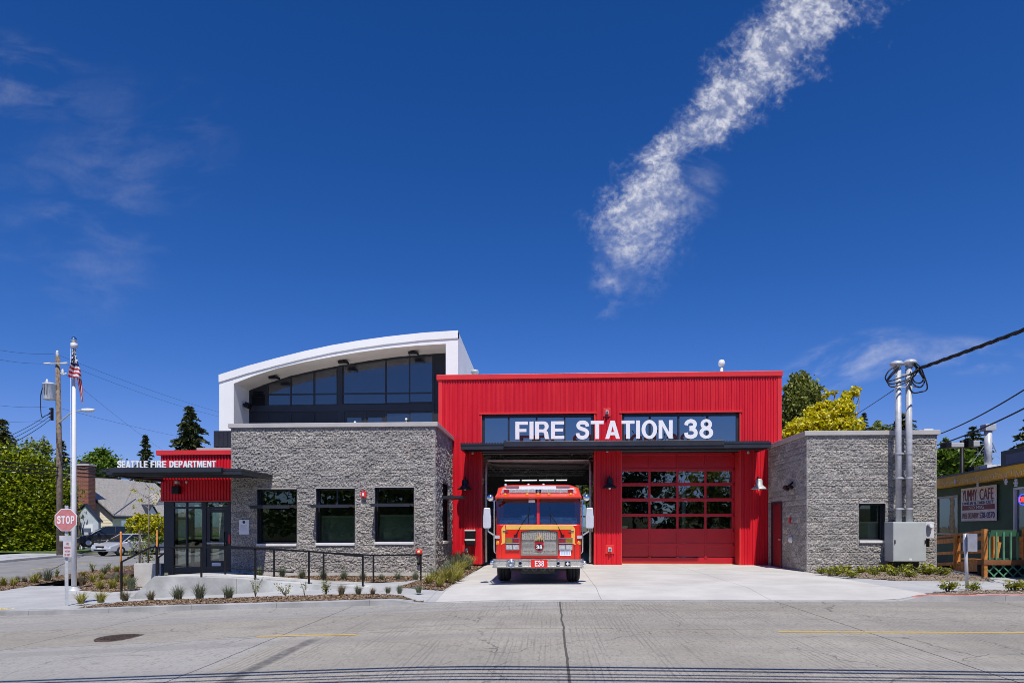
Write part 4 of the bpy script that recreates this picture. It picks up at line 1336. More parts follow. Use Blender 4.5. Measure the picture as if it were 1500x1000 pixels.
# roof pipes
p = PY(1057, 543, 33); b = MB(); b.tube([p - Vector((0, 0, .6)), p + Vector((0, 0, .3))], .075, 10); b.lathe([(.075, .2), (.14, .25), (.17, .36), (.12, .5), (0, .54)], p, n=14)
b.build('vent_pipe', MT['pole_w'], st)
p = PY(695.5, 549, 31); b = MB(); b.lathe([(.13, -.2), (.13, .1), (.2, .1), (.16, .22), (0, .24)], p, n=10); b.build('roof_vent', MT['galv'], st)

# ------------------------------------------------------------------ red entrance porch
EY = 23.6
ex0 = XU(235.5, EY); ezt = ZV(285, 666.5, EY)
b = MB(); corr(b, ex0, LX0, ZV(285, 732.5, EY), ezt, EY, .11, .03); b.box(ex0, LX0 + .1, EY + .03, EY + .2, ZV(285, 732.5, EY), ezt)
b.box(ex0, ex0 + .15, EY + .2, 28.4, ZV(285, 732.5, EY), ezt)
b.build('ribbed_wall', MT['red'], st)
b = MB(); b.box(ex0 - .12, LX0 - .02, EY - .1, EY + .35, ezt, ezt + .17); b.box(ex0 - .05, LX0 - .02, EY - .05, EY, ZV(285, 734, EY), ZV(285, 732.3, EY)); b.build('parapet_cap', MT['red_trim'], st, bevel=.01)
b = MB(); b.box(XU(289, 24.2), LX0 - .02, 24.15, 24.5, ezt + .17, ezt + .33); b.build('coping', MT['coping'], st)
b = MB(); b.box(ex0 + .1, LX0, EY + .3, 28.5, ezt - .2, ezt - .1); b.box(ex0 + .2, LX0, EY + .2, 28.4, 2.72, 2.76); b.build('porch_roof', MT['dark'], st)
# storefront
SY = EY + .08
ez0, ez1 = ZV(285, 838.5, EY), ZV(285, 732, EY)
xa, xb, xc, xd = XU(240, SY), XU(254.5, SY), XU(296.5, SY), XU(337, SY)
b = MB()
b.box(xa, xb, SY, SY + .3, ez0, ez1); b.box(xb, LX0 - .01, SY, SY + .12, ez0, ez0 + .17); b.box(xb, LX0 - .01, SY, SY + .12, ez1 - .08, ez1)
xm = XU(299, SY); b.box(xm - .07, xm + .07, SY - .005, SY + .125, ez0 + .17, ez1 - .08); b.box(XU(333.5, SY), LX0 - .01, SY - .005, SY + .125, ez0 + .17, ez1 - .08)
tz = ZV(285, 743, SY); b.box(xb, LX0 - .2, SY + .001, SY + .121, tz - .04, tz + .03)
xk = XU(273, SY); b.box(xk - .03, xk + .03, SY + .01, SY + .1, ez0 + .17, ez1 - .08)
sf = b.build('storefront', MT['charcoal'], st)
g = MB(); g.box(xb, xm - .07, SY + .05, SY + .065, ez0 + .17, ez1 - .08); g.box(xm + .07, LX0 - .2, SY + .05, SY + .065, tz + .03, ez1 - .08); g.build('glass', MT['glass_entry'], sf)
b = MB(); d0, d1 = xm + .075, XU(333, SY)
b.box(d0, d0 + .13, SY + .02, SY + .075, ez0 + .18, tz - .045); b.box(d1 - .13, d1, SY + .02, SY + .075, ez0 + .18, tz - .045); b.box(d0 + .13, d1 - .13, SY + .02, SY + .075, ez0 + .18, ez0 + .42); b.box(d0 + .13, d1 - .13, SY + .02, SY + .075, tz - .17, tz - .045)
dd = b.build('entrance_door', MT['charcoal'], st)
g = MB(); g.box(d0 + .13, d1 - .13, SY + .04, SY + .055, ez0 + .42, tz - .17); g.build('glass', MT['glass_entry'], dd)
b = MB(); b.bar((d0 + .05, SY - .04, ez0 + 1.05), (d1 - .04, SY - .04, ez0 + 1.05), .05, .06); b.build('push_bar', MT['galv'], dd)
b = MB(); b.tube([(d1 - .07, SY - .06, ez0 + .95), (d1 - .07, SY - .06, ez0 + 1.45)], .02, 8); b.bar((d1 - .07, SY - .06, ez0 + .97), (d1 - .07, SY + .02, ez0 + .97), .02); b.bar((d1 - .07, SY - .06, ez0 + 1.43), (d1 - .07, SY + .02, ez0 + 1.43), .02); b.build('handle', MT['black'], dd)
b = MB(); b.box(d0 + .2, d1 - .25, SY + .012, SY + .019, ez0 + .24, ez0 + .36); b.build('door_sign', MT['letter'], dd)
p = PY(336.5, 789, SY - .1); b = MB(); b.box(p.x - .035, p.x + .04, SY - .14, SY - .006, p.z - .16, p.z + .16); b.build('key_box', MT['red_trim'], st, bevel=.02)
# lobby behind the glass: floor, end wall, glazed far side open to the street
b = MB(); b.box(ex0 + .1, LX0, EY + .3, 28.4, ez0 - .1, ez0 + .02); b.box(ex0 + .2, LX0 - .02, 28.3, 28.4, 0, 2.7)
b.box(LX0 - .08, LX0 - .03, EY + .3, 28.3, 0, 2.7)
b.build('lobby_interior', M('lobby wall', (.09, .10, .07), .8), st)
b = MB(); 
for y in (24.2, 25.6, 27.0): b.box(ex0 + .02, ex0 + .12, y, y + .1, 0, 2.7)
b.box(ex0 + .02, ex0 + .12, 24.3, 28.3, 0.0, .2); b.box(ex0 + .02, ex0 + .12, 24.3, 28.3, 2.6, 2.75)
b.build('storefront', MT['charcoal'], st)
# canopy
PYc = 20.5
px0, px1 = XU(163, PYc), XU(352, PYc)
pt, pb = ZV(250, 684.5, PYc), ZV(250, 693, PYc)
b = MB(); 
b.prism([(px0 - .35, PYc + .05, pb + .08), (px1, PYc + .05, pb + .08), (px1, EY - .06, pb + .08), (px0 - .35, EY - .06, pb + .08)], (0, 0, .05))
for i in range(int((px1 - px0 + .35) / .105)): b.box(px0 - .35 + i * .105, px0 - .295 + i * .105, PYc + .055, EY - .07, pb + .13, pb + .155)
pc = b.build('entrance_canopy', MT['charcoal'], st)
b = MB(); xg = XU(326, PYc); b.box(px0, xg, PYc - .1, PYc + .04, pb + .03, pt); b.build('gutter', MT['charcoal'], pc, bevel=.012)
b = MB(); b.box(px0 - .2, px1 - .02, PYc + .06, PYc + .15, pb - .03, pb + .078); b.box(px0 - .2, px0 - .1, PYc + .15, EY - .06, pb - .06, pb + .078); b.box(px1 - .12, px1 - .02, PYc + .15, EY - .7, pb - .03, pb + .078)
for y in (21.3, 22.2): b.box(px0 - .1, px1 - .12, y, y + .08, pb - .02, pb + .078)
b.build('canopy_beam', MT['charcoal'], pc)
sign_line('SEATTLE', 173, 217.5, 675, 685.5, PYc - .04, pc, .11)
sign_line('FIRE', 222, 244.5, 675, 685, PYc - .04, pc, .11)
sign_line('DEPARTMENT', 249.5, 317, 675, 684.5, PYc - .04, pc, .11)
p = PY(258, 716, EY - .15); b = MB(); b.box(p.x - .13, p.x + .13, EY - .24, EY - .03, p.z - .17, p.z + .1); b.build('wall_light', MT['black'], st, bevel=.02)
b = MB(); p = PY(260, 706.5, EY - .1); b.box(p.x - .05, p.x + .05, EY - .2, EY - .04, p.z - .05, p.z + .05); p = PY(273, 706, EY - .1); b.lathe([(0, -.06), (.05, 0), (.03, .05)], p, n=8); b.build('door_camera', MT['galv'], st)
# ================================================================== FIRE ENGINE
MT['eng'] = M('fire engine red', (.70, .018, .010), .22, var=.05, scale=1.5, coat=.8)
MT['eng_lit'] = M('sunlit engine red', (.80, .055, .02), .3, var=.04, scale=2, coat=.4)  # copy of the engine red with sunlight put into its colour
MT['gold'] = M('reflective yellow band', (.78, .46, .09), .4, var=.06, scale=3)
MT['amber'] = M('amber lens', (.75, .28, .02), .25, var=.1)
MT['lens_red'] = M('dark red lens', (.28, .02, .035), .15, var=.2, scale=20)
MT['lens'] = M('headlamp lens', (.72, .74, .76), .1, .5, var=.25, scale=30)
MT['mirror'] = M('pale mirror shell', (.66, .66, .72), .3, .2, var=.06)
MT['grille'] = M('grille mesh', (.36, .33, .28), .4, .4, var=.5, scale=38)
ex, ey, ez = -.30, 17.70, .13
eng = thing('fire_engine', 'red fire engine with yellow band parked nose out of the open bay', 'fire engine', (ex, ey, ez))
E = lambda b, name, mat, parent=eng, bevel=0, seg=2: b.build(name, mat, parent, world=False, bevel=bevel, seg=seg)
W2 = 1.13


def EU(u, y=.3): return XU(u, ey + y) - ex
def EV(v, y=.3, u=789): return ZV(u, v, ey + y) - ez


def plan(w, yf, yb, rad=.12, n=5):
    """plan outline with rounded front corners"""
    p = [(w, yb), (-w, yb)]
    for i in range(n + 1):
        t = math.pi + (math.pi / 2) * i / n; p.append((-w + rad + rad * math.cos(t), yf + rad + rad * math.sin(t)))
    for i in range(n + 1):
        t = 1.5 * math.pi + (math.pi / 2) * i / n; p.append((w - rad + rad * math.cos(t), yf + rad + rad * math.sin(t)))
    return p


zg = EV(767.5); zt = EV(730)         # glass sill and head
b = MB()
for_rings = [(.62, W2, .34), (1.2, W2, .34), (zg - .02, W2, .34), (zg, W2 - .01, .36)]
b.loft([[(x, y, z) for x, y in plan(w, yf, 3.5)] for z, w, yf in for_rings], smooth=False)
cab = E(b, 'cab', MT['eng'], bevel=.01)
b = MB()
b.loft([[(x, y, z) for x, y in plan(w, yf, 3.5, r)] for z, w, yf, r in ((zt - .005, W2, .40, .1), (zt + .012, W2 + .015, .20, .1), (zt + .045, W2 + .015, .19, .1), (zt + .15, W2 - .02, .40, .12), (zt + .3, W2 - .05, .50, .14), (EV(710, .9), W2 - .25, .85, .2), (EV(710, .9) + .01, W2 - .4, 1.2, .2))])
roof = E(b, 'cab_roof', MT['eng_lit'], bevel=.012)
b = MB()
for s in (-1, 1):
    b.prism([(s * W2, .42, zg - .01), (s * (W2 - .035), .40, zg - .01), (s * (W2 - .035), .52, zt), (s * W2, .56, zt)], (0, .1, 0))
    b.box(min(s * W2, s * (W2 - .06)), max(s * W2, s * (W2 - .06)), 1.35, 1.55, zg - .01, zt); b.box(min(s * W2, s * (W2 - .06)), max(s * W2, s * (W2 - .06)), 2.5, 3.5, zg - .01, zt)
b.prism([(-.035, .365, zg - .01), (.035, .365, zg - .01), (.035, .49, zt), (-.035, .49, zt)], (0, .05, 0))
E(b, 'windscreen_pillar', MT['eng'], bevel=.006)
for s in (-1, 1):
    g = MB(); a, c = .04 * s, (W2 - .03) * s
    if a > c: a, c = c, a
    r = .1; pts = []
    for cx, cz, t0 in ((c - r, zg + r, -90), (c - r, zt - r, 0), (a + r, zt - r, 90), (a + r, zg + r, 180)):
        for k in range(5):
            t = R(t0 + 90 * k / 4); x, z = cx + r * math.cos(t), cz + r * math.sin(t)
            pts.append((x, .385 + .12 * (z - zg) / (zt - zg), z))
    g.prism(pts, (0, .012, 0)); pn = E(g, 'windscreen', MT['glass_car'])
    # rubber surround: frame between rounded opening and body
    f = MB(); q = [(a - .01, zg - .012), (c + .012, zg - .012), (c + .012, zt + .012), (a - .01, zt + .012)]
    o2 = []
    for cx, cz, t0 in ((c, zg, -90), (c, zt, 0), (a, zt, 90), (a, zg, 180)):
        for k in range(5): o2.append((cx + (.012 if t0 in (-90, 0) else -.012), .392 + .12 * (cz - zg) / (zt - zg), cz + (-.012 if t0 in (-90, 180) else .012)))
    for k in range(20):
        j = (k + 1) % 20; f.poly([Vector(pts[k]) + Vector((0, -.004, 0)), Vector(pts[j]) + Vector((0, -.004, 0)), Vector(o2[j]), Vector(o2[k])])
    E(f, 'gasket', MT['rubber'], pn)
    g = MB(); x = s * (W2 + .001); g.box(min(x, x - s * .01), max(x, x - s * .01), .56, 1.34, zg + .02, zt - .02); g.box(min(x, x - s * .01), max(x, x - s * .01), 1.56, 2.48, zg + .02, zt - .02); E(g, 'side_window', MT['glass_car'])
    d = MB(); d.box(min(s * (W2 - .01), s * (W2 + .012)), max(s * (W2 - .01), s * (W2 + .012)), .62, 1.4, .75, zg - .08); dd = E(d, 'door', MT['eng'], bevel=.01)
    d = MB(); d.box(min(s * W2, s * (W2 + .05)), max(s * W2, s * (W2 + .05)), 1.22, 1.36, 1.2, 1.26); E(d, 'handle', MT['chrome'], dd)
    d = MB(); d.box(min(s * (W2 - .01), s * (W2 + .012)), max(s * (W2 - .01), s * (W2 + .012)), 1.55, 2.45, .75, zg - .08); E(d, 'door', MT['eng'], bevel=.01)
# cab interior
b = MB(); b.box(-W2 + .08, W2 - .08, 2.6, 2.65, 1.0, zt); b.box(-W2 + .05, W2 - .05, .5, 2.6, zg - .35, zg - .3)
E(b, 'cab_interior', M('cab lining', (.012, .018, .035), .8))
b = MB(); b.loft([[(x, .5, z) for x, z in ((-W2 + .1, zg - .2), (W2 - .1, zg - .2), (W2 - .1, zg + .10), (.1, zg + .14), (-W2 + .1, zg + .10))], [(x, 1.0, z) for x, z in ((-W2 + .1, zg - .2), (W2 - .1, zg - .2), (W2 - .1, zg + .2), (.1, zg + .22), (-W2 + .1, zg + .18))]])
b.box(.3, .9, .56, .9, zg + .1, zg + .19); b.box(-.45, -.1, .62, 1.0, zg + .1, zg + .25)
E(b, 'dashboard', M('grey green dash', (.62, .80, .80), .6, var=.3, scale=8), bevel=.03)
b = MB(); b.tube([(-.62 + .2 * math.cos(t), 1.05 + .08 * math.sin(t), zg + .2 + .17 * math.sin(t)) for t in [2 * math.pi * k / 20 for k in range(21)]], .015, 6); E(b, 'steering_wheel', MT['black'])
for x in (-.65, .65):
    b = MB(); b.box(x - .25, x + .25, 1.5, 1.65, zg - .3, zg + .3); b.box(x - .12, x + .12, 1.5, 1.6, zg + .3, zg + .45); E(b, 'seat', MT['dark'], bevel=.05)
b = MB(); b.box(EU(774, .35), EU(783.5, .35), .47, .475, zt - .1, zt - .03); E(b, 'windscreen_sticker', MT['letter'])
# yellow band across the nose, turning down at the corners
b = MB(); y = .334
z1, z0 = EV(768.4), EV(775)
b.box(EU(741), EU(839), y, y + .01, z0, z1)
E(b, 'reflective_band', MT['gold'])
for s in (-1, 1):
    b = MB(); xo, xi = s * (EU(735) * -1), s * (EU(739.5) * -1)
    pts = [(xi, z1 - .005), (xi + s * .035, z1 - .02), (xo + s * .01, z1 - .1), (xo, EV(794)), (xo + s * .03, EV(797.5)), (xi - s * .0, EV(795)), (xi - s * .01, z0 + .02)]
    b.prism([(x, y - .001, z) for x, z in pts], (0, .012, 0)); E(b, 'reflective_band', MT['gold'])
    b = MB(); xx = s * 1.06; b.lathe([(.0, -.02), (.05, -.015), (.06, .02)], (xx, .36, EV(794.5)), 'y', 10); b.obox((xx, .37, EV(794.5)), (1, 0, 0), (0, 1, 0), (0, 0, 1), .06, .02, .06); E(b, 'marker_light', MT['amber'], bevel=.02)
# grille
gx0, gx1, gz0, gz1 = EU(763.5), EU(816.5), EV(813), EV(777)
b = MB(); gc = (gx0 + gx1) / 2
top = [(gx0, gz1 - .03), (gc - .2, gz1 + .01), (gc, gz1 + .02), (gc + .2, gz1 + .01), (gx1, gz1 - .03)]
b.prism([(gx0, .31, gz0), (gx1, .31, gz0)] + [(x, .31, z) for x, z in top[::-1]], (0, .035, 0)); gr = E(b, 'grille', MT['grille'])
b = MB()
for k in range(17):
    x = gx0 + .04 + (gx1 - gx0 - .08) * k / 16; b.box(x - .009, x + .009, .298, .312, gz0 + .42, gz1 - .04)
for k in range(34):
    x = gx0 + .05 + (gx1 - gx0 - .1) * k / 33; b.box(x - .004, x + .004, .302, .312, gz0 + .12, gz0 + .38)
for k in range(9): b.box(gx0 + .05, gx1 - .05, .301, .306, gz0 + .13 + k * .03, gz0 + .137 + k * .03)
E(b, 'grille_bars', MT['brushed'], gr)
b = MB(); b.box(gx0 - .01, gx0 + .025, .285, .315, gz0, gz1 - .02); b.box(gx1 - .025, gx1 + .01, .285, .315, gz0, gz1 - .02); b.box(gx0 + .02, gx1 - .02, .287, .313, gz0 + .38, gz0 + .405); b.box(gx0 + .02, gx1 - .02, .287, .313, gz0, gz0 + .04)
for (xa, za), (xb, zb_) in zip(top, top[1:]): b.bar((xa, .3, za), (xb, .3, zb_), .03, .035)
E(b, 'grille_surround', MT['chrome'], gr)
mx, mz = EU(790), EV(800)
b = MB(); b.prism([(mx + .12 * math.cos(t) * (1.0), .283, mz + .125 * math.sin(t)) for t in [2 * math.pi * k / 20 for k in range(20)]], (0, .02, 0)); b.prism([(mx - .118, .284, mz), (mx + .118, .284, mz), (mx + .1, .284, mz + .18), (mx - .1, .284, mz + .18)], (0, .02, 0))
em = E(b, 'emblem', M('engine emblem red', (.42, .01, .025), .4), gr)
b = MB(); b.prism([(mx + .1 * math.cos(t), .277, mz - .012 + .085 * math.sin(t)) for t in [2 * math.pi * k / 20 for k in range(20)]], (0, .006, 0)); E(b, 'emblem_disc', MT['black'], em)
caps('lettering', '38', MT['letter'], em, (mx - .08, .276, mz - .062), (1, 0, 0), (0, 0, 1), .16, .1, .005, .1, world=False)
b = MB()
for x0, w, h in ((-.1, .035, .1), (-.06, .05, .2), (0, .06, .26), (.055, .05, .19), (.095, .035, .11)):
    base = mz + .13
    b.prism([(mx + x0 - w, .276, base), (mx + x0 + w, .276, base), (mx + x0 + w * .7, .276, base + h * .45), (mx + x0 + w * .05 + .012, .276, base + h), (mx + x0 - w * .3, .276, base + h * .55)], (0, .006, 0))
E(b, 'flame_ornament', M('tan flame', (.62, .45, .25), .4, .3, var=.25, scale=20), em)
# headlights
for s, ua, ub in ((-1, 740.5, 761), (1, 818, 839)):
    x0, x1 = EU(ua), EU(ub); xm = (x0 + x1) / 2
    for va, vb, kind in ((787, 795.8, 'turn'), (797, 805.2, 'head')):
        z1_, z0_ = EV(va), EV(vb)
        b = MB(); b.box(x0, x1, .285, .345, z0_, z1_); h = E(b, 'light_bezel', MT['chrome'], bevel=.012)
        for k, (a, c) in enumerate(((x0 + .02, xm - .01), (xm + .01, x1 - .02))):
            l = MB(); l.box(a, c, .276, .29, z0_ + .02, z1_ - .02)
            m = MT['lens'] if kind == 'head' else (MT['lens_red'] if (k == 1) == (s == -1) else M('amber turn lens', (.30, .16, .02), .15, var=.2, scale=20))
            E(l, 'headlight' if kind == 'head' else 'turn_light', m, h, bevel=.006)
b = MB(); b.box(EU(820), EU(836.5), .32, .335, EV(813.5), EV(805.6)); lp = E(b, 'licence_plate', MT['letter'])
b = MB()
for k in range(6): b.box(EU(821.5) + k * .042, EU(821.5) + k * .042 + .028, .317, .3205, EV(812), EV(808))
E(b, 'plate_print', M('faded blue print', (.42, .5, .68), .6), lp)
# bumper
bz0, bz1 = EV(831.5, 0), EV(818.5, 0)
def bump_ring(z, g): return [(x, y, z) for x, y in plan(1.17 + g, .0 - g, .36, .13)]
b = MB(); b.loft([bump_ring(z, g) for z, g in ((bz0, 0), (bz0 + .03, .012), (bz0 + .05, 0), (bz1 - .05, 0), (bz1 - .03, .012), (bz1, .005))]); bp = E(b, 'bumper', MT['brushed'])
b = MB(); b.loft([bump_ring(z, g) for z, g in ((bz1 - .045, .004), (bz1 - .03, .02), (bz1 - .0, .02), (bz1 + .006, .0))]); b.loft([bump_ring(z, g) for z, g in ((bz0 - .004, .0), (bz0, .02), (bz0 + .03, .02), (bz0 + .045, .004))]); E(b, 'bumper_rim', MT['chrome'], bp)
b = MB(); b.box(EU(778, 0), EU(802, 0), -.03, .02, bz0 + .015, bz1 - .01); pl = E(b, 'number_plate', MT['eng'], bp)
caps('lettering', 'E38', MT['letter'], pl, (EU(783.5, 0), -.031, bz0 + .045), (1, 0, 0), (0, 0, 1), EU(797, 0) - EU(783.5, 0), bz1 - bz0 - .08, .008, .1, world=False)
zc = (bz0 + bz1) / 2
b = MB(); x = EU(748.5, 0); b.lathe([(.115, .0), (.12, -.03), (.1, -.05), (.085, -.035), (.03, -.05), (0, -.055)], (x, 0, zc), 'y', 22); b.lathe([(.07, -.045), (.06, -.052), (.05, -.045)], (x, 0, zc), 'y', 18)
for k in range(6):
    t = k * math.pi / 3; b.bar((x + .03 * math.cos(t), -.05, zc + .03 * math.sin(t)), (x + .09 * math.cos(t), -.05, zc + .09 * math.sin(t)), .012)
E(b, 'siren', MT['chrome'], bp)
for u in (762, 817.5):
    x = EU(u, 0); b = MB(); b.lathe([(.04, 0), (.055, -.03), (.05, -.045), (.036, -.03), (.034, .0)], (x, 0, zc + .01), 'y', 14); c = E(b, 'bumper_light', MT['chrome'], bp)
    b = MB(); b.lathe([(.037, -.012), (0, -.012)], (x, 0, zc + .01), 'y', 12); E(b, 'lens', MT['black'], c)
x = EU(831.5, 0); b = MB(); b.box(x - .09, x + .09, -.03, 0, zc - .07, zc + .08); hb = E(b, 'speaker_frame', MT['chrome'], bp, bevel=.012)
b = MB(); b.box(x - .065, x + .065, -.036, -.028, zc - .05, zc + .06); E(b, 'speaker_grille', MT['black'], hb)
b = MB(); b.bar((x - .045, -.038, zc), (x + .045, -.038, zc), .03); b.bar((x, -.0385, zc - .04), (x, -.0385, zc + .045), .03); E(b, 'speaker_cross', MT['letter'], hb)
for s in (-1, 1):
    b = MB(); b.lathe([(.05, -.05), (.06, 0), (.05, .05)], (s * 1.2, .12, zc + .02), 'x', 10); E(b, 'side_light', MT['chrome'], bp)
# chassis, wheels
b = MB(); b.box(-.75, .75, .5, 8.4, .32, .62); b.box(-1.08, 1.08, .34, .5, .5, .63); b.box(-.45, .45, .34, .37, .26, .5)
E(b, 'chassis', MT['dark'])
b = MB()
for k in range(4):
    x = EU(770, .3) + k * (EU(808, .3) - EU(770, .3)) / 3; b.lathe([(.075, .0), (.085, -.025), (.06, -.02), (.03, .02), (0, .02)], (x, .33, .41), 'y', 14)
E(b, 'tow_panel', M('grey painted panel', (.06, .062, .066), .5))
for u in (757, 822): b = MB(); b.tube([(EU(u, .2), .2, .52), (EU(u, .2), .2, .62)], .018, 6); E(b, 'tow_hook', MT['gold'])


def wheel(x0, x1, y):
    b = MB(); r = .5; xc = (x0 + x1) / 2
    w = abs(x1 - x0) / 2
    b.lathe([(.3, -w), (.43, -w), (.485, -w + .04), (r, -w + .07), (r, -.05), (r - .02, -.045), (r - .02, -.035), (r, -.03), (r, .03), (r - .02, .035), (r - .02, .045), (r, .05), (r, w - .07), (.485, w - .04), (.43, w), (.3, w)], (xc, y, .5), 'x', 28)
    t = E(b, 'wheel', MT['rubber'])
    b = MB(); s = 1 if xc > 0 else -1
    b.lathe([(.31, s * (w - .02)), (.27, s * (w - .06)), (.12, s * (w - .05)), (.11, s * (w + .04)), (0, s * (w + .04))], (xc, y, .5), 'x', 20); E(b, 'rim', MT['chrome'], t)


for s in (-1, 1):
    wheel(s * .77, s * 1.12, 1.15); wheel(s * .6, s * 1.12, 6.2)
# pump body behind the cab
b = MB(); b.box(-1.15, 1.15, 3.6, 8.6, .62, 2.38); b.box(-1.0, 1.0, 3.55, 8.6, 2.38, 2.55); body = E(b, 'pump_body', MT['eng'], bevel=.03)
for s in (-1, 1):
    for y0, y1 in ((3.75, 5.1), (5.25, 7.1), (7.2, 8.5)):
        b = MB(); z0 = .72 if y0 != 5.25 else 1.15; b.box(min(s * 1.149, s * 1.17), max(s * 1.149, s * 1.17), y0, y1, z0, 2.2); E(b, 'roller_shutter', MT['galv'], body)
# light bar and roof lights
y = .40
bz = EV(719, y); x0, x1 = EU(734.5, y), EU(843, y)
b = MB(); b.box(x0 + .02, x1 - .02, y - .02, y + .2, bz - .06, bz + .06); lb = E(b, 'light_bar', M('light bar shell', (.52, .53, .55), .15, .2, var=.3, scale=22), bevel=.02)
n = 11
for k in range(n):
    a, c = x0 + .05 + (x1 - x0 - .1) * k / n, x0 + .05 + (x1 - x0 - .1) * (k + 1) / n
    b = MB(); b.box(a + .012, c - .012, y - .028, y - .018, bz - .042, bz + .042)
    E(b, 'light_module', MT['black'] if k == 5 else (MT['lens_red'] if k in (0, 10) else MT['lens']), lb, bevel=.006)
b = MB(); b.lathe([(.035, -.03), (.02, -.035), (0, -.035)], ((x0 + x1) / 2, y, bz), 'y', 10); E(b, 'camera_eye', MT['chrome'], lb)
b = MB(); b.box(EU(760), EU(814.5), .47, .5, EV(715.5, .45), EV(711.5, .45)); E(b, 'roof_panel', MT['letter'], roof)
for ua, ub in ((740, 759.5), (815, 835)):
    b = MB(); b.box(EU(ua), EU(ub), .485, .51, EV(716, .45), EV(712, .45)); E(b, 'roof_vent', M('blue grey vent', (.09, .12, .17), .4), roof, bevel=.01)
for u in (740, 772, 788, 804, 836):
    b = MB(); x = EU(u); z = zt + .105; b.lathe([(.045, .05), (.045, -.01), (.03, -.03), (0, -.035)], (x, .30, z), 'y', 10); E(b, 'marker_light', MT['amber'], roof)
for u in (740.5, 774, 796):
    b = MB(); b.lathe([(.04, 0), (.035, .04), (0, .05)], (EU(u, .9), .95, EV(710.5, .9)), n=8); E(b, 'roof_beacon', MT['lens'], roof)
# panel seams and small fittings on the nose
b = MB()
for s in (-1, 1):
    b.box(min(s * .955, s * .965), max(s * .955, s * .965), .336, .345, .66, zg - .22)
b.box(-.95, .95, .336, .345, .655, .668)
E(b, 'panel_seam', MT['rubber'])
for s in (-1, 1):
    b = MB(); b.box(min(s * .8, s * .94), max(s * .8, s * .94), .31, .342, zg - .2, zg - .165); E(b, 'grab_step', MT['chrome'], bevel=.008)
b = MB()
for k in range(9): b.lathe([(.012, 0), (.01, -.012), (0, -.014)], (-1.0 + k * .25, .0, bz1 - .075), 'y', 6)
E(b, 'bumper_bolts', MT['chrome'], bp)
# wipers
for ub, ut, s in ((755.5, 774.5, 1), (824, 806, -1)):
    b = MB(); p0 = Vector((EU(ub), .31, EV(784))); p1 = Vector((EU((ub + ut) / 2), .355, EV(766))); p2 = Vector((EU(ut), .36, EV(752)))
    b.tube([p0, p1, p2], .011, 6); b.tube([p2 + Vector((-.02 * s, 0, -.33)), p2 + Vector((.0, .02, .0)), p2 + Vector((.01 * s, .03, .18))], .008, 6); b.obox(p0, (1, 0, 0), (0, 1, 0), (0, 0, 1), .05, .02, .02)
    E(b, 'wiper', MT['black'])
# mirrors, spot lights, grab rails
for s in (-1, 1):
    xm = s * 1.35
    b = MB(); b.loft([[(xm + s * .0 + w * cx, .3 + .07 * cy, z) for cx, cy in ((-1, -1), (1, -1), (1, 1), (-1, 1))] for z, w in ((1.46, .085), (1.5, .105), (1.78, .105), (1.8, .095), (1.98, .085), (2.0, .07))]); m = E(b, 'mirror', MT['mirror'], bevel=.025)
    b = MB(); b.box(xm - .08, xm + .08, .365, .372, 1.52, 1.94); E(b, 'mirror_glass', MT['chrome'], m)
    b = MB(); b.tube([(xm - s * .03, .3, 1.46), (xm - s * .03, .3, 1.38), (s * 1.12, .36, 1.24)], .022, 8); b.box(min(s * 1.02, s * 1.15), max(s * 1.02, s * 1.15), .31, .38, 1.19, 1.27); E(b, 'mirror_arm', MT['galv'], m)
    b = MB(); b.lathe([(.03, .1), (.075, .06), (.09, -.0), (.085, -.02), (0, -.03)], (s * 1.27, .36, EV(728.5, .36)), 'y', 16); b.bar((s * 1.27, .4, EV(728.5, .36) - .08), (s * 1.12, .45, EV(733, .36)), .03); E(b, 'spot_light', MT['chrome'])
    b = MB(); b.tube([(s * 1.12, .36, zt - .02), (s * 1.165, .34, zt - .06), (s * 1.165, .34, .85), (s * 1.12, .36, .8)], .02, 8); E(b, 'grab_rail', MT['chrome'])
b = MB(); b.tube([(-.98, .36, zt + .16), (-1.02, .28, zt + .05), (-.98, .24, zt - .02)], .012, 6); b.obox((-.97, .23, zt - .03), (.8, 0, .55), (0, 1, 0), (-.55, 0, .8), .12, .015, .035); E(b, 'look_down_mirror', MT['chrome'])
# ================================================================== STREET FURNITURE
# flagpole
fb = GP(108.5, 864.5); ft = math.hypot(fb.x, fb.y)
dF = fb.y / ray(108, 770)[1]
FZ = lambda v: EYE + (HZ - v) / F * dF
fp = thing('flagpole', 'tall white flagpole on the corner pavement beside the stop sign', 'flagpole', fb)
b = MB(); top = FZ(504)
b.tube([fb, (fb.x, fb.y, fb.z + 3), (fb.x, fb.y, top - .1)], [.085, .08, .05], 16); b.build('pole', MT['pole_w'], fp)
b = MB(); b.lathe([(.24, .0), (.23, .03), (.13, .09), (.09, .14)], fb + Vector((0, 0, .002)), n=18); b.build('base_collar', MT['galv'], fp)
b = MB(); b.lathe([(.05, -.14), (.11, -.12), (.11, .02), (.03, .05), (.025, .16)], (fb.x, fb.y, top), n=14); b.build('truck_cap', MT['pole_w'], fp)
b = MB(); z = FZ(497.5); b.lathe([(0, -.1), (.06, -.085), (.1, -.02), (.095, .03), (.05, .085), (0, .12)], (fb.x, fb.y, z), n=16); b.build('finial', MT['chrome'], fp)
b = MB(); b.tube([(fb.x - .1, fb.y - .03, top - .05), (fb.x - .09, fb.y - .04, fb.z + 1.3)], .006, 5); b.build('halyard', MT['pole_w'], fp)

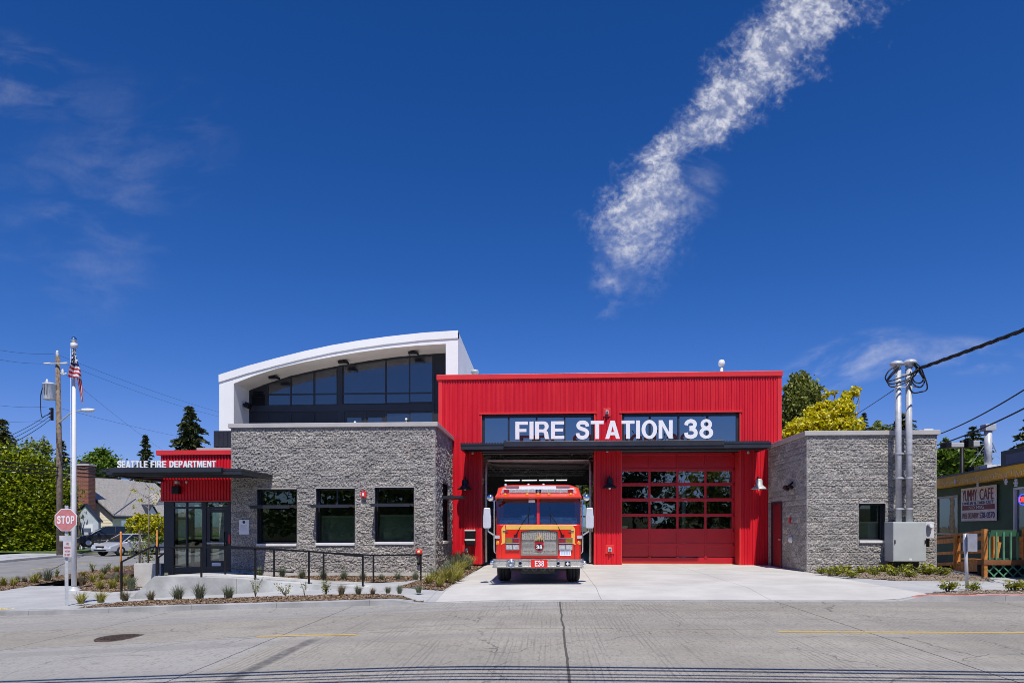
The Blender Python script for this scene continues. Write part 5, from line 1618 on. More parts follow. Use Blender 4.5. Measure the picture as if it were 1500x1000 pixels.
# flag hanging limp from the pole
def M_cloth(name, c):
    m, n, bb = new_mat(name); bb.inputs['Base Color'].default_value = tuple(c) + (1,); bb.inputs['Roughness'].default_value = .85
    return m
fr_, fw_, fbl = M_cloth('flag red', (.50, .018, .035)), M_cloth('flag white', (.78, .78, .78)), M_cloth('flag navy', (.012, .02, .12))
b = MB()
hz0 = FZ(513)
px = dF / F


def flag_pt(a, d):
    """a across the gathered cloth, d down it (0..1): body to .62, then the trailing fly end"""
    if d < .62:
        k = d / .62; v = 513 + 41 * k
        lo_ = -2.5 - 6.2 * sstep(.15, .95, k); hi = 2.2 + 8.8 * sstep(.1, .9, k)
        u = lo_ + (hi - lo_) * a; v += (1.5 - 9 * (1 - a)) * k * .0 + 5.5 * k * (a - .35) * a
        y = -.16 - .1 * math.sin(a * 7 + k * 3) - .05 * k
    else:
        k = (d - .62) / .38
        lo_ = 3.4 + 9.0 * k; hi = 11.0 + 5.0 * k - 2.6 * k * k
        u = lo_ + (hi - lo_) * a; v = 552 + 43 * k - 9 * a * k + 5.5 * .65 * a
        y = -.18 - .08 * math.sin(a * 5 + k * 6)
    return (fb.x + u * px + y * fb.x / fb.y, fb.y + y, FZ(v))


nA, nD = 26, 60
for j in range(nD):
    for i in range(nA):
        a0, a1, d0, d1 = i / nA, (i + 1) / nA, j / nD, (j + 1) / nD; am, dm = (a0 + a1) / 2, (d0 + d1) / 2
        if dm < .62:
            if dm < .34 + .05 * am: b.cur = 2
            else: b.cur = int((dm - .34 - .05 * am) / .046) % 2 ^ 1
        else: b.cur = int(am * 4.99) % 2
        b.smooth = True
        b.poly([flag_pt(a0, d0), flag_pt(a1, d0), flag_pt(a1, d1), flag_pt(a0, d1)])
b.cur = 1; b.smooth = False
for rr in range(7):
    for cc in range(4):
        a, d = .14 + cc * .22 + (.11 if rr % 2 else 0), .04 + rr * .042
        c = Vector(flag_pt(a, d)) + Vector((0, -.012, 0)); r_ = .035 + .02 * rr / 6
        b.poly([c + Vector((math.sin(w_) * (r_ if q % 2 == 0 else r_ * .4), 0, math.cos(w_) * (r_ if q % 2 == 0 else r_ * .4))) for q, w_ in enumerate([math.pi * h / 5 for h in range(10)])])
fl = b.build('flag', [fr_, fw_, fbl], origin=(fb.x, fb.y, hz0))
props(fl, 'stars and stripes flag hanging limp from the white flagpole', 'flag')

# stop sign
sb = GP(97.5, 886.5); dS = sb.y / ray(97, 770)[1]
SZ = lambda v: EYE + (HZ - v) / F * dS
sg = thing('stop_sign', 'faded red stop sign on a steel post at the corner kerb', 'stop sign', sb)
fwd = Vector((-SA, CA, 0)); rt_ = Vector((CA, SA, 0)); up = Vector((0, 0, 1))
b = MB(); b.prism([sb + rt_ * x + fwd * y for x, y in ((-.05, .0), (-.02, .03), (.02, .03), (.05, 0), (.02, .02), (-.02, .02))], (0, 0, SZ(740) - sb.z)); b.build('post', MT['galv'], sg)
cs = sb + up * (SZ(761) - sb.z) - fwd * .03; rad = 16.3 / F * dS / math.cos(R(22.5))
octo = lambda r, o: [cs - fwd * o + (rt_ * math.cos(R(22.5 + 45 * k)) + up * math.sin(R(22.5 + 45 * k))) * r for k in range(8)]
b = MB(); b.prism(octo(rad, 0), fwd * .006); face = b.build('sign_face', MT['letter'], sg)
b = MB(); b.prism(octo(rad * .94, .003), fwd * .002); b.build('red_field', M('faded red sign', (.56, .20, .205), .5, var=.12, scale=5), face)
caps('lettering', 'STOP', MT['letter'], face, cs - rt_ * rad * .72 - up * rad * .32 - fwd * .004, rt_, up, rad * 1.44, rad * .64, .004, .16)
b = MB(); a = sb + up * (SZ(788) - sb.z) - fwd * .035; b.obox(a + rt_ * -.0, rt_, fwd, up, .17, .006, .075); b.build('blank_plate', M('bare aluminium plate', (.62, .62, .63), .45, .3), sg)
b = MB(); a = sb + up * (SZ(803.5) - sb.z) - fwd * .035; b.obox(a + rt_ * .05, rt_, fwd, up, .115, .006, .22); pp = b.build('parking_plate', M('grey white plate', (.60, .58, .60), .5, var=.06), sg)
for k, (wd, w) in enumerate((('NO', .08), ('PARKING', .17), ('WITHIN', .15), ('30 FEET', .16))):
    q = text_mesh(wd, a + rt_ * (.05 - w / 2) + up * (.105 - k * .098) - fwd * .0065, rt_, up, w, .075 if k == 0 else .055, .004, .01); q.materials.append(M('red print', (.42, .05, .07), .6)); link_mesh('lettering', q, pp)

# sign seen edge-on near the red kerb
pb_ = GP(1415, 863.5); dP = pb_.y / ray(1415, 770)[1]; PZ = lambda v: EYE + (HZ - v) / F * dP
sp = thing('parking_sign', 'small grey street sign turned edge on beside the red kerb', 'street sign', pb_)
b = MB(); b.tube([pb_ + Vector((.03, 0, 0)), pb_ + Vector((-.02, 0, PZ(781) - pb_.z))], .038, 10); b.build('post', MT['galv'], sp)
b = MB(); c = pb_ + Vector((-.0, -.05, PZ(794) - pb_.z)); dirp = Vector((.42, .9, 0)).normalized()
b.obox(c, dirp, Vector((0, 0, 1)).cross(dirp), (0, 0, 1), .2, .006, .22); b.build('plate', M('sign back', (.45, .46, .50), .4, .4), sp, bevel=.004)
b = MB(); b.obox(c + Vector((.05, -.02, 0)), Vector((-.42, .9, 0)).normalized(), Vector((0, 0, 1)).cross(Vector((-.42, .9, 0)).normalized()), (0, 0, 1), .17, .006, .21); b.build('plate', M('sign front', (.62, .62, .66), .4, .2), sp, bevel=.004)

# handrails of the ramp
def rail_run(name, label, pts, posts, mid=None, w=.045):
    """pts: rail line; posts: ground points with z"""
    t = thing(name, label, 'handrail', posts[0][0])
    b = MB()
    for a, c in zip(pts, pts[1:]): b.bar(a, c, w, w)
    b.build('top_rail', MT['black'], t)
    if mid:
        b = MB()
        for a, c in zip(mid, mid[1:]): b.bar(a, c, .03, .03)
        b.build('lower_rail', MT['black'], t)
    for a, c in posts:
        b = MB(); b.bar(a, c, w, w); b.build('post', MT['black'], t)
    return t


def rp(u, v, Y=RY + .09): return PY(u, v, Y)
def gz_(p): return Vector((p.x, p.y, ramp_z(p.x) - .03 if p.x > rt[0].x - .1 else pave_z(p.x, p.y) - .02))
line = [rp(178, 822.5), rp(222, 801), rp(300, 801.5), rp(374, 803.3), rp(452.5, 807), rp(532, 814.3)]
ps = [rp(178, 822.5), rp(374, 803.3), rp(452.5, 807), rp(531.5, 814)]
posts = [(gz_(p), p) for p in ps] + [(Vector((rp(295, 802).x, RY + .09, ramp_z(rp(295, 802).x) - .03)), rp(295, 802)), (Vector((rp(229.5, 801).x, RY + .09, ramp_z(rp(229.5, 801).x) - .2)), rp(229.5, 801))]
rail_run('ramp_handrail', 'black steel handrail along the street edge of the entrance ramp', line, posts)
Y2 = 20.66
r2 = lambda u, v: PY(u, v, Y2)
line = [r2(232, 816), r2(252, 802), r2(330, 799.8), r2(402, 803.5), r2(474, 808.8), r2(547, 812.8), r2(617, 812)]
posts = []
for u, v, vb in ((232, 815, 848), (253.5, 802, 843), (330, 800, 846), (401.5, 803.5, 845), (474, 809, 850), (547, 812.6, 854), (616.5, 812, 855)):
    p = r2(u, v); posts.append((Vector((p.x, Y2, (ramp_z(p.x) if p.x < rt[-1].x else pave_z(p.x, Y2)) - .05)), p))
rail_run('ramp_handrail', 'black steel handrail along the wall side of the entrance ramp', line, posts, mid=[r2(253, 829), r2(330, 832), r2(402, 836), r2(430, 838)])

# electrical service: cabinet, meter and two mast risers
CYb = 22.35
xa, xb = XU(1308.5, CYb), XU(1357, CYb)
z0, z1 = ZV(1332, 822.5, CYb), ZV(1332, 764, CYb)
ub = thing('utility_cabinet', 'grey electrical cabinet with two tall steel service masts at the stone wall', 'electrical cabinet', ((xa + xb) / 2, CYb, pave_z(11, 22)))
gm = M('grey enamel', (.46, .49, .48), .45, var=.05, scale=2)
b = MB(); b.box(xa, xb, CYb + .012, 22.93, z0, z1); b.build('cabinet', gm, ub, bevel=.012)
b = MB(); b.box(xa + .02, xb - .02, CYb - .006, CYb + .012, z0 + .02, z1 - .03); dr_ = b.build('cabinet_door', gm, ub, bevel=.006)
for x, z in ((xa + .045, (z0 + z1) / 2), (xb - .045, (z0 + z1) / 2)):
    b = MB(); b.box(x - .014, x + .014, CYb - .03, CYb - .006, z - .06, z + .06); b.build('latch', MT['black'], dr_)
b = MB(); b.box((xa + xb) / 2 - .02, (xa + xb) / 2 + .06, CYb - .01, CYb - .005, z0 + .05, z0 + .11); b.build('tag', MT['letter'], dr_)
b = MB(); b.box(xa + .15, xb - .15, CYb + .15, 22.9, z0 - .32, z0); b.build('plinth', MT['dark'], ub)
mx0, mx1 = XU(1356.5, CYb + .2), XU(1369, CYb + .2)
b = MB(); b.box(mx0, mx1, CYb + .22, 22.93, ZV(1363, 788, CYb + .2), ZV(1363, 764, CYb + .2)); mb = b.build('meter_base', M('pale grey enamel', (.6, .61, .62), .4), ub, bevel=.008)
mc = PY(1361.5, 770, CYb + .2); b = MB(); b.lathe([(.085, .02), (.09, -.03), (.08, -.1), (.05, -.14), (0, -.14)], mc, 'y', 18); b.build('meter', MT['galv'], mb)
b = MB(); b.lathe([(.06, -.141), (.0, -.142)], mc, 'y', 14); b.build('meter_face', MT['letter'], mb)
b = MB(); lx = XU(1361, 22.6); b.box(lx - .06, lx + .12, 22.8, 22.93, ZV(1363, 801, 22.6), ZV(1363, 789, 22.6)); b.build('junction_box', MT['dark'], ub)
MY = 22.62
heads = []
for u, ut, vt in ((1316.5, 1318, 534), (1332, 1331.5, 532)):
    p0, p1 = PY(u, 764, MY), PY(u - .5, vt, MY)
    p1.x = p0.x - .02
    b = MB(); b.tube([p0, p1], .098 if u > 1320 else .09, 14)
    for v in (700, 664, 745): q = PY(u, v, MY); b.lathe([(.115, -.03), (.12, 0), (.115, .03)], q, n=14)
    b.build('service_mast', MT['galv'], ub)
    s = -1 if u < 1320 else 1
    b = MB(); c = p1 + Vector((s * .04, 0, -.02))
    b.lathe([(.1, -.12), (.13, -.04), (.2, .0), (.21, .05), (.15, .12), (.05, .15), (0, .15)], c, n=16); b.build('weather_head', MT['galv'], ub)
    heads.append(c)
for v in (549, 567):
    a = PY(1311, v, MY - .05); c = PY(1345, v - 1, MY - .05)
    b = MB(); b.bar(a, c, .035, .035); b.build('mast_clamp', MT['galv'], ub)
for v in (700, 664, 745):
    a = PY(1313, v, MY + .1); c = PY(1337, v, MY + .1); b = MB(); b.box(a.x, c.x, MY + .08, 22.97, a.z - .02, a.z + .02); b.build('pipe_strap', MT['galv'], ub)
attach = PY(1343, 541, MY - .2)


def spline(pts, n=8):
    pts = [Vector(p) for p in pts]; out = []
    P = [pts[0]] + pts + [pts[-1]]
    for i in range(1, len(P) - 2):
        for k in range(n):
            t = k / n; a, b_, c, d = P[i - 1], P[i], P[i + 1], P[i + 2]
            out.append(.5 * ((2 * b_) + (c - a) * t + (2 * a - 5 * b_ + 4 * c - d) * t * t + (3 * b_ - a - 3 * c + d) * t ** 3))
    return out + [pts[-1]]


loops = [
    [(1313, 536), (1303, 542), (1297, 552), (1300, 558), (1310, 556), (1322, 552), (1337, 546), (1343, 541)],
    [(1315, 537), (1305, 548), (1299, 558), (1305, 562), (1315, 560), (1330, 555), (1340, 545), (1344, 542)],
    [(1317, 537), (1309, 547), (1301, 557), (1303, 565), (1311, 566), (1324, 561), (1338, 552), (1345, 542)],
    [(1337, 533), (1344, 541), (1350, 550), (1354, 558), (1351, 565), (1345, 567), (1337, 561), (1335, 552), (1338, 545), (1345, 541)],
    [(1338, 532), (1346, 540), (1352, 550), (1352, 557), (1347, 561), (1340, 559), (1337, 553), (1340, 544), (1346, 540)],
    [(1339, 531), (1348, 537), (1353, 548), (1358, 563), (1357, 571), (1348, 574), (1338, 575), (1333, 568), (1333, 558), (1338, 548), (1346, 541)],
]
for k, lp_ in enumerate(loops):
    pts = [PY(u, v, MY - .16 - .05 * math.sin(i * 1.3 + k) - .03 * k) for i, (u, v) in enumerate(lp_)]
    b = MB(); b.tube(spline(pts, 6), .022, 7); b.build('service_loop', MT['cable'], ub)


def cable(name, label, a, c, sag, r, strands=1, twist=0, group=None, n=28):
    a, c = Vector(a), Vector(c); b = MB()
    side = (c - a).cross(Vector((0, 0, 1))).normalized()
    for s in range(strands):
        pts = []
        for i in range(n * (3 if strands > 1 else 1) + 1):
            t = i / (n * (3 if strands > 1 else 1)); p = a.lerp(c, t) - Vector((0, 0, sag * 4 * t * (1 - t)))
            if strands > 1:
                w = t * twist + s * 2 * math.pi / strands; p = p + (side * math.cos(w) + Vector((0, 0, 1)) * math.sin(w)) * r * 1.3
            pts.append(p)
        b.tube(pts, r, 6)
    o = b.build(name, MT['cable'], origin=a)
    return props(o, label, 'cable', group)


cable('service_cable', 'thick twisted black service cable rising from the twin steel masts', attach, (17.5, 1.5, 9.3), .35, .028, 3, 120)
cable('service_cable', 'upper of two black cables crossing the sky above the cafe', PT(1372, 637, 30), PT(1640, 475, 15), .25, .022)
cable('service_cable', 'lower black cable passing the roof stack of the cafe', PT(1340, 660, 31), PT(1640, 520, 15), .3, .024)
cable('phone_wire', 'thin wire running from the twin masts toward the yellow tree', PY(1309, 571, MY), PT(1180, 645, 60), .2, .012)

# conductors strung along the street overhead; they draw the shadow lines on the roadway
GR = 'street conductors that cast the shadow lines'
slope = .5755                                      # metres toward the sun per metre of height
for k, (v, h, r) in enumerate(((974.0, 6.6, .042), (978.0, 6.6, .036), (984.2, 6.2, .026), (988.0, 6.2, .024), (992.8, 6.0, .034))):
    g0 = GP(750, v, road_z); 
    ys = g0.y - slope * h
    b = MB()
    l0 = GP(20, v + 11, road_z); l1 = GP(1480, v - .5, road_z)
    dy = (l1.y - l0.y) / (l1.x - l0.x) * .2
    b.tube([(x + .17 * 0, ys + dy * x, h) for x in lin(-60, 60, 24)], r, 6)
    o = b.build('overhead_conductor', MT['cable'], origin=(0, ys, h))
    lab = ['overhead conductor casting the broadest shadow line across the street', 'overhead conductor shadowing the road just below the broadest line', 'overhead conductor casting the faint third shadow line on the road', 'overhead conductor casting the faint fourth shadow line on the road', 'overhead conductor casting the shadow line nearest the far kerb'][k]
    props(o, lab, 'cable', GR)

# utility pole across the side street
ub0 = GP(88, 815, road_z); dU = ub0.y / ray(88, 770)[1]; UZ = lambda v: EYE + (HZ - v) / F * dU
UX = lambda u: XU(u, ub0.y)
up_ = thing('utility_pole', 'wooden utility pole with grey transformer and curved lamp arm by the hedge', 'utility pole', ub0)
b = MB(); b.tube([ub0 - Vector((0, 0, .2)), (UX(87), ub0.y, UZ(690)), (UX(84.5), ub0.y, UZ(522))], [.2, .17, .13], 14); b.build('pole', MT['wood'], up_)
b = MB(); p = Vector((UX(84), ub0.y, UZ(518))); b.lathe([(.05, -.35), (.08, -.1), (.1, .0), (.07, .08), (.09, .12), (.05, .2), (0, .22)], p, n=10); b.build('insulator', MT['sill'], up_)
pt_ = Vector((UX(77.5), ub0.y - .3, UZ(587)))
hh = UZ(563) - UZ(587)
b = MB(); b.lathe([(.0, 0), (.33, .02), (.35, .06), (.35, hh - .08), (.37, hh - .06), (.37, hh), (.2, hh + .06), (0, hh + .08)], pt_, n=20); tr = b.build('transformer', M('grey transformer enamel', (.62, .64, .66), .45, var=.06), up_)
b = MB(); b.lathe([(.06, 0), (.09, .05), (.06, .1), (.09, .15), (.06, .2), (.03, .28)], pt_ + Vector((-.12, -.05, hh)), n=10); b.build('bushing', MT['sill'], tr)
b = MB()
for k in range(3): b.tube([pt_ + Vector((-.2 + .16 * k, -.36, hh - .1)), pt_ + Vector((-.2 + .16 * k, -.4, .25))], .014, 5)
b.tube(spline([pt_ + Vector((-.3, -.05, hh - .1)), pt_ + Vector((-.5, -.1, .3)), pt_ + Vector((-.45, -.1, -1.0)), (UX(70), ub0.y - .2, UZ(609)), (UX(78), ub0.y - .2, UZ(606))]), .025, 6)
b.build('drop_wire', MT['cable'], tr)
b = MB(); b.bar((UX(72), ub0.y - .2, UZ(533.5)), (UX(98), ub0.y - .2, UZ(533)), .07); 
b.build('cross_arm', MT['galv'], up_)
for u in (73, 97):
    b = MB(); q = Vector((UX(u), ub0.y - .2, UZ(533.3))); b.tube([q + Vector((-.22, 0, 0)), q + Vector((.22, 0, .02))], .06, 8); b.build('insulator', MT['sill'], up_)
b = MB(); b.tube([(UX(91), ub0.y - .1, UZ(547)), (UX(94), ub0.y - .1, UZ(549)), (UX(99), ub0.y - .1, UZ(547.5))], .05, 7); b.lathe([(.06, 0), (.09, .06), (.06, .12), (.08, .2), (.04, .3)], (UX(93.5), ub0.y - .1, UZ(548)), n=8); b.build('cutout', MT['sill'], up_)
b = MB(); x = UX(80); b.box(x - .05, x + .05, ub0.y - .3, ub0.y - .15, UZ(616), UZ(598))
for v in (600, 606, 612): b.lathe([(.07, -.05), (.09, 0), (.07, .05)], (x, ub0.y - .35, UZ(v)), n=8)
b.build('secondary_rack', MT['cable'], up_)
b = MB(); b.tube(spline([(UX(88), ub0.y - .1, UZ(619)), (UX(100), ub0.y - .3, UZ(613)), (UX(112), ub0.y - .5, UZ(607)), (UX(124), ub0.y - .7, UZ(605)), (UX(134), ub0.y - .8, UZ(604.5))]), .045, 8); la = b.build('lamp_arm', MT['galv'], up_)
b = MB(); c = Vector((UX(142.5), ub0.y - .9, UZ(604.3)))
b.loft([[c + Vector((x, wy * math.cos(t), wz * math.sin(t) - dz)) for t in [2 * math.pi * k / 12 for k in range(12)]] for x, wy, wz, dz in ((-.42, .05, .05, .0), (-.3, .12, .1, .0), (.0, .17, .13, .02), (.3, .16, .11, .02), (.46, .06, .05, .0))], smooth=True)
b.build('lamp_head', MT['pole_w'], la)
# lines on the pole
LW = 'thin wires strung from the wooden pole across the sky'
def wire(lab, a, c, sag=.3, r=.0075): return cable('utility_wire', lab, a, c, sag, r, group=LW)
T = lambda u, v: Vector((UX(u), ub0.y - .2, UZ(v)))
wire('thin wire leaving the pole tip toward the arched roof', T(84, 519), PT(330, 606, 60), .2)
wire('thin wire from the cross arm down toward the dark conifer', T(97, 533), PT(330, 612, 70), .3)
wire('thin wire from the cutout down behind the entrance', T(98, 548), PT(240, 660, 80), .2)
wire('low thin wire sloping behind the tall conifer', T(90, 598), PT(330, 651, 75), .2)
wire('thin wire crossing the sky corner above the hedge to the pole tip', PT(-60, 500, 30), T(84, 519), .2)
wire('thin wire reaching the cross arm from the open sky beside the hedge', PT(-60, 512, 30), T(73, 533), .2)
wire('level wire reaching the transformer from beyond the hedge', PT(-60, 583, 36), T(73, 596), .2)
wire('level lower wire reaching the rack from beyond the hedge', PT(-60, 615, 36), T(79, 616), .1)
wire('upper of three slanting service drops beside the transformer', T(79, 603), PT(10, 640, 30), .1, .013)
wire('middle of three slanting service drops beside the transformer', T(79, 608), PT(10, 646, 30), .1, .013)
wire('lowest of three slanting service drops beside the transformer', T(79, 613), PT(12, 652, 30), .1, .016)
CW = 'heavy phone cables sagging in front of the hedge and chimney'
for k, (va, vb) in enumerate(((671, 688), (677, 694), (683, 699))):
    cable('phone_cable', ('uppermost', 'middle', 'lowest')[k] + ' black phone cable sagging across the hedge and brick chimney', PT(-40, va, 38), PT(210, vb + 2, 50), .15, .04, group=CW)
    cable('phone_cable', ('uppermost', 'middle', 'lowest')[k] + ' short phone cable dropping from the wooden pole to the house', T(88, (676, 681, 688)[k]), PT(190, (694, 697, 706)[k], 57), .1, .025, group=CW) if k < 2 else None

# manhole cover in the roadway
mh = GP(179, 933.5, road_z)
b = MB(); z = mh.z + .006
b.lathe([(.0, .0), (.36, .0), (.37, .006), (.40, .006), (.42, .002), (.44, -.01)], (mh.x, mh.y, z), n=36)
for i in range(-5, 6):
    for j in range(-5, 6):
        if i * i + j * j < 26: b.box(mh.x + i * .062 - .022, mh.x + i * .062 + .022, mh.y + j * .062 - .022, mh.y + j * .062 + .022, z + .001, z + .009)
o = b.build('manhole_cover', M('rusty iron', (.085, .06, .045), .8, .3, var=.4, scale=20), origin=(mh.x, mh.y, mh.z))
props(o, 'round rusty iron manhole cover set in the roadway', 'manhole cover')
# ================================================================== CAFE NEXT DOOR
fA, fB = Vector((14.2, 21.3, 0)), Vector((15.45, 28.1, 0))
cd = (fB - fA).normalized(); cn = Vector((-cd.y, cd.x, 0))         # along the wall; out of the wall (toward the station)
wA = fA - cn * .5


def PV(u, v, A, out=0.0):
    A = A + cn * out; d = ray(u, v)
    t = (A.x * cd.y - A.y * cd.x) / (d[0] * cd.y - d[1] * cd.x)
    return Vector((d[0] * t, d[1] * t, EYE + d[2] * t))


cafe = thing('cafe_building', 'dark green cafe with an ochre fascia beside the fire station', 'cafe', (wA.x, wA.y, .1))
MT['green'] = M('dark green cafe paint', (.03, .095, .05), .6, var=.1, scale=2)
MT['ochre'] = M('ochre fascia paint', (.85, .45, .02), .55, var=.07, scale=2)
MT['green_l'] = M('mid green paint', (.09, .26, .15), .5, var=.15, scale=4)
MT['orange_wood'] = M('orange stained timber', (.50, .20, .045), .7, var=.3, scale=6)
s0, s1 = -5.0, 10.0
def wp(s, o, z): p = wA + cd * s + cn * o; return Vector((p.x, p.y, z))
fz0, fz1 = 3.17, 3.53


def wbox(b, sa, sb, oa, ob_, za, zb):
    n = len(b.v)
    b.v += [tuple(wp(s, o, z)) for z in (za, zb) for o in (oa, ob_) for s in (sa, sb)]
    for q in ((0, 2, 3, 1), (4, 5, 7, 6), (0, 1, 5, 4), (2, 6, 7, 3), (0, 4, 6, 2), (1, 3, 7, 5)): b.face([n + i for i in q])
def sof(p): return (Vector((p.x, p.y, 0)) - wA).dot(cd)


w1a, w1b = sof(PV(1404, 750, wA)), sof(PV(1375, 750, wA)); w1z0, w1z1 = PV(1390, 783, wA).z, PV(1390, 726, wA).z
w2b = sof(PV(1486, 750, wA)); w2a = w2b - 2.2; w2z0, w2z1 = PV(1486, 782, wA).z, PV(1486, 714, wA).z
b = MB()
for a, c in ((s0, w2a), (w2b, w1a), (w1b + .3, s1)): wbox(b, a, c, -.2, 0, -.2, fz0 + .2)
wbox(b, w2a, w2b, -.2, 0, -.2, w2z0); wbox(b, w2a, w2b, -.2, 0, w2z1, fz0 + .2); wbox(b, w1a, w1b + .3, -.2, 0, -.2, w1z0); wbox(b, w1a, w1b + .3, -.2, 0, w1z1, fz0 + .2)
wbox(b, s0, s0 + .2, -9, -.2, -.2, fz0 + .2); wbox(b, s1 - .2, s1, -9, -.2, -.2, fz0 + .2)
k = sof(PV(1440, 750, wA))
for q in (w2b + .5, w1a - .25, (w2b + w1a) / 2): pass
b.build('wall', MT['green'], cafe)
b = MB(); wbox(b, s0 - .4, s1 + .4, .46, .5, fz0, fz1); wbox(b, s0 - .4, s1 + .4, .02, .46, fz0 + .02, fz0 + .06); b.build('fascia', MT['ochre'], cafe)
b = MB(); wbox(b, s0 - .5, s1 + .5, -9.3, .53, fz1, fz1 + .06); b.build('flat_roof', MT['charcoal'], cafe)
for a, c, z0, z1, m in ((w2a, w2b, w2z0, w2z1, MT['mirror']), (w1a, w1b + .3, w1z0, w1z1, MT['coping'])):
    b = MB(); t = .07
    wbox(b, a, a + t, -.1, .03, z0, z1); wbox(b, c - t, c, -.1, .03, z0, z1); wbox(b, a + t, c - t, -.1, .025, z0, z0 + t); wbox(b, a + t, c - t, -.1, .025, z1 - t, z1)
    f = b.build('window', m, cafe)
    g = MB(); wbox(g, a + t, c - t, -.06, -.04, z0 + t, z1 - t); g.build('glass', MT['glass_win'], f)
    g = MB(); wbox(g, a, c, -1.6, -1.5, z0 - .5, z1); g.build('curtain', M('brown patterned curtain', (.16, .14, .11), .9, var=.6, scale=14), f)
# rooftop plant
stx = PV(1447.5, 690, wA, -1.2); tS = stx.y / ray(1447, 770)[1]; HS = lambda v: EYE + (HZ - v) / F * tS
b = MB(); b.tube([(stx.x, stx.y, HS(694)), (stx.x, stx.y, HS(630))], .135, 16); 
stk = b.build('exhaust_stack', MT['galv'], cafe)
b = MB(); b.box(stx.x - .2, stx.x + .2, stx.y - .18, stx.y + .18, HS(631), HS(621.5)); b.build('stack_cap', MT['galv'], stk, bevel=.01)
b = MB(); b.box(stx.x - .22, stx.x + .42, stx.y - .3, stx.y + .3, fz1 + .06, HS(681)); b.build('stack_curb', MT['sill'], stk)
b = MB(); b.bar((stx.x + .1, stx.y, HS(643)), (stx.x + .62, stx.y + .5, HS(660)), .025); b.bar((stx.x - .1, stx.y, HS(650)), (stx.x - .5, stx.y + .3, HS(682)), .015); b.bar((stx.x, stx.y - .1, HS(660)), (stx.x + .3, stx.y - .6, HS(681)), .012); b.build('stay_bar', MT['galv'], stk)
hv = PV(1483, 680, wA, -.5)
b = MB(); q = PV(1466, 685, wA, -.45); sq = sof(q); wbox(b, sq - 2.2, sq, -1.6, -.45, fz1 + .05, EYE + (HZ - 661) / F * (q.y / ray(1466, 770)[1])); b.build('roof_unit', MT['charcoal'], cafe, bevel=.01)
b = MB(); wbox(b, sq - 2.0, sq - .42, -.445, -.44, fz1 + .1, 4.1); b.build('unit_panel', M('grey violet panel', (.16, .16, .22), .5), cafe)
b = MB(); q = PT(1436, 688, 27); b.box(q.x - .35, q.x + .35, q.y - .2, q.y + .2, fz1 + .05, q.z + .12); b.build('roof_hatch', MT['dark'], cafe)

# hanging banner sign
c4 = [PV(u, v, wA, .06) for u, v in ((1408, 764), (1459.5, 761), (1458, 709.5), (1407.8, 714))]
c4[0].z = c4[1].z = (c4[0].z + c4[1].z) / 2; c4[2].z = c4[3].z = (c4[2].z + c4[3].z) / 2 - .02
ux = (c4[1] - c4[0]).normalized(); Ws = (c4[1] - c4[0]).length; Hs = c4[3].z - c4[0].z
so = Vector(c4[0]); so.x, so.y = c4[0].x, c4[0].y
ban = thing('cafe_sign', 'white cafe sign lettered in red and blue on the green wall', 'sign', so)
b = MB(); b.prism([so, so + ux * Ws, so + ux * Ws + up * Hs, so + up * Hs], -cn * .02); b.build('sign_panel', M('sign white', (.90, .89, .90), .5, var=.06), ban)
nn = cn * .004
srd, sbl = M('sign maroon', (.22, .008, .02), .5), M('sign blue', (.015, .02, .22), .5)
b = MB(); o = so + ux * .04 * Ws + up * .33 * Hs + nn; b.prism([o, o + ux * .92 * Ws, o + ux * .92 * Ws + up * .14 * Hs, o + up * .14 * Hs], nn); b.build('maroon_band', srd, ban)
for wd, x, w, y, h, m in (('YUMMY', .05, .43, .60, .33, srd), ('CAFE', .56, .37, .60, .33, srd), ('DINE-IN & TAKE-OUT', .05, .88, .49, .085, sbl), ('NO MSG', .25, .43, .355, .09, MT['letter']), ('FREE DELIVERY', .05, .48, .08, .16, srd), ('528-0570', .56, .4, .08, .17, sbl)):
    letters('lettering', wd, m, ban, so + ux * x * Ws + up * y * Hs + nn * 2.1, ux, up, w * Ws, h * Hs, .006, .0)

# open sign glowing in the window
oc = PV(1499, 731, wA, -.02)
op = thing('open_sign', 'glowing oval neon open sign in the cafe window', 'neon sign', oc)
rd_e, bl_e = M('red neon', (1, .04, .02), .4, emit=2.0, var=0), M('blue neon', (.05, .12, 1), .4, emit=1.2, var=0)
b = MB(); b.tube([oc - cd * 0 + ux * (.3 * math.cos(t) * 1.0) + up * (.17 * math.sin(t)) for t in [2 * math.pi * k / 28 for k in range(29)]], .018, 6); b.build('neon_ring', bl_e, op)
letters('lettering', 'OPEN', rd_e, op, oc - ux * .23 - up * .08, ux, up, .46, .16, .015, .0)

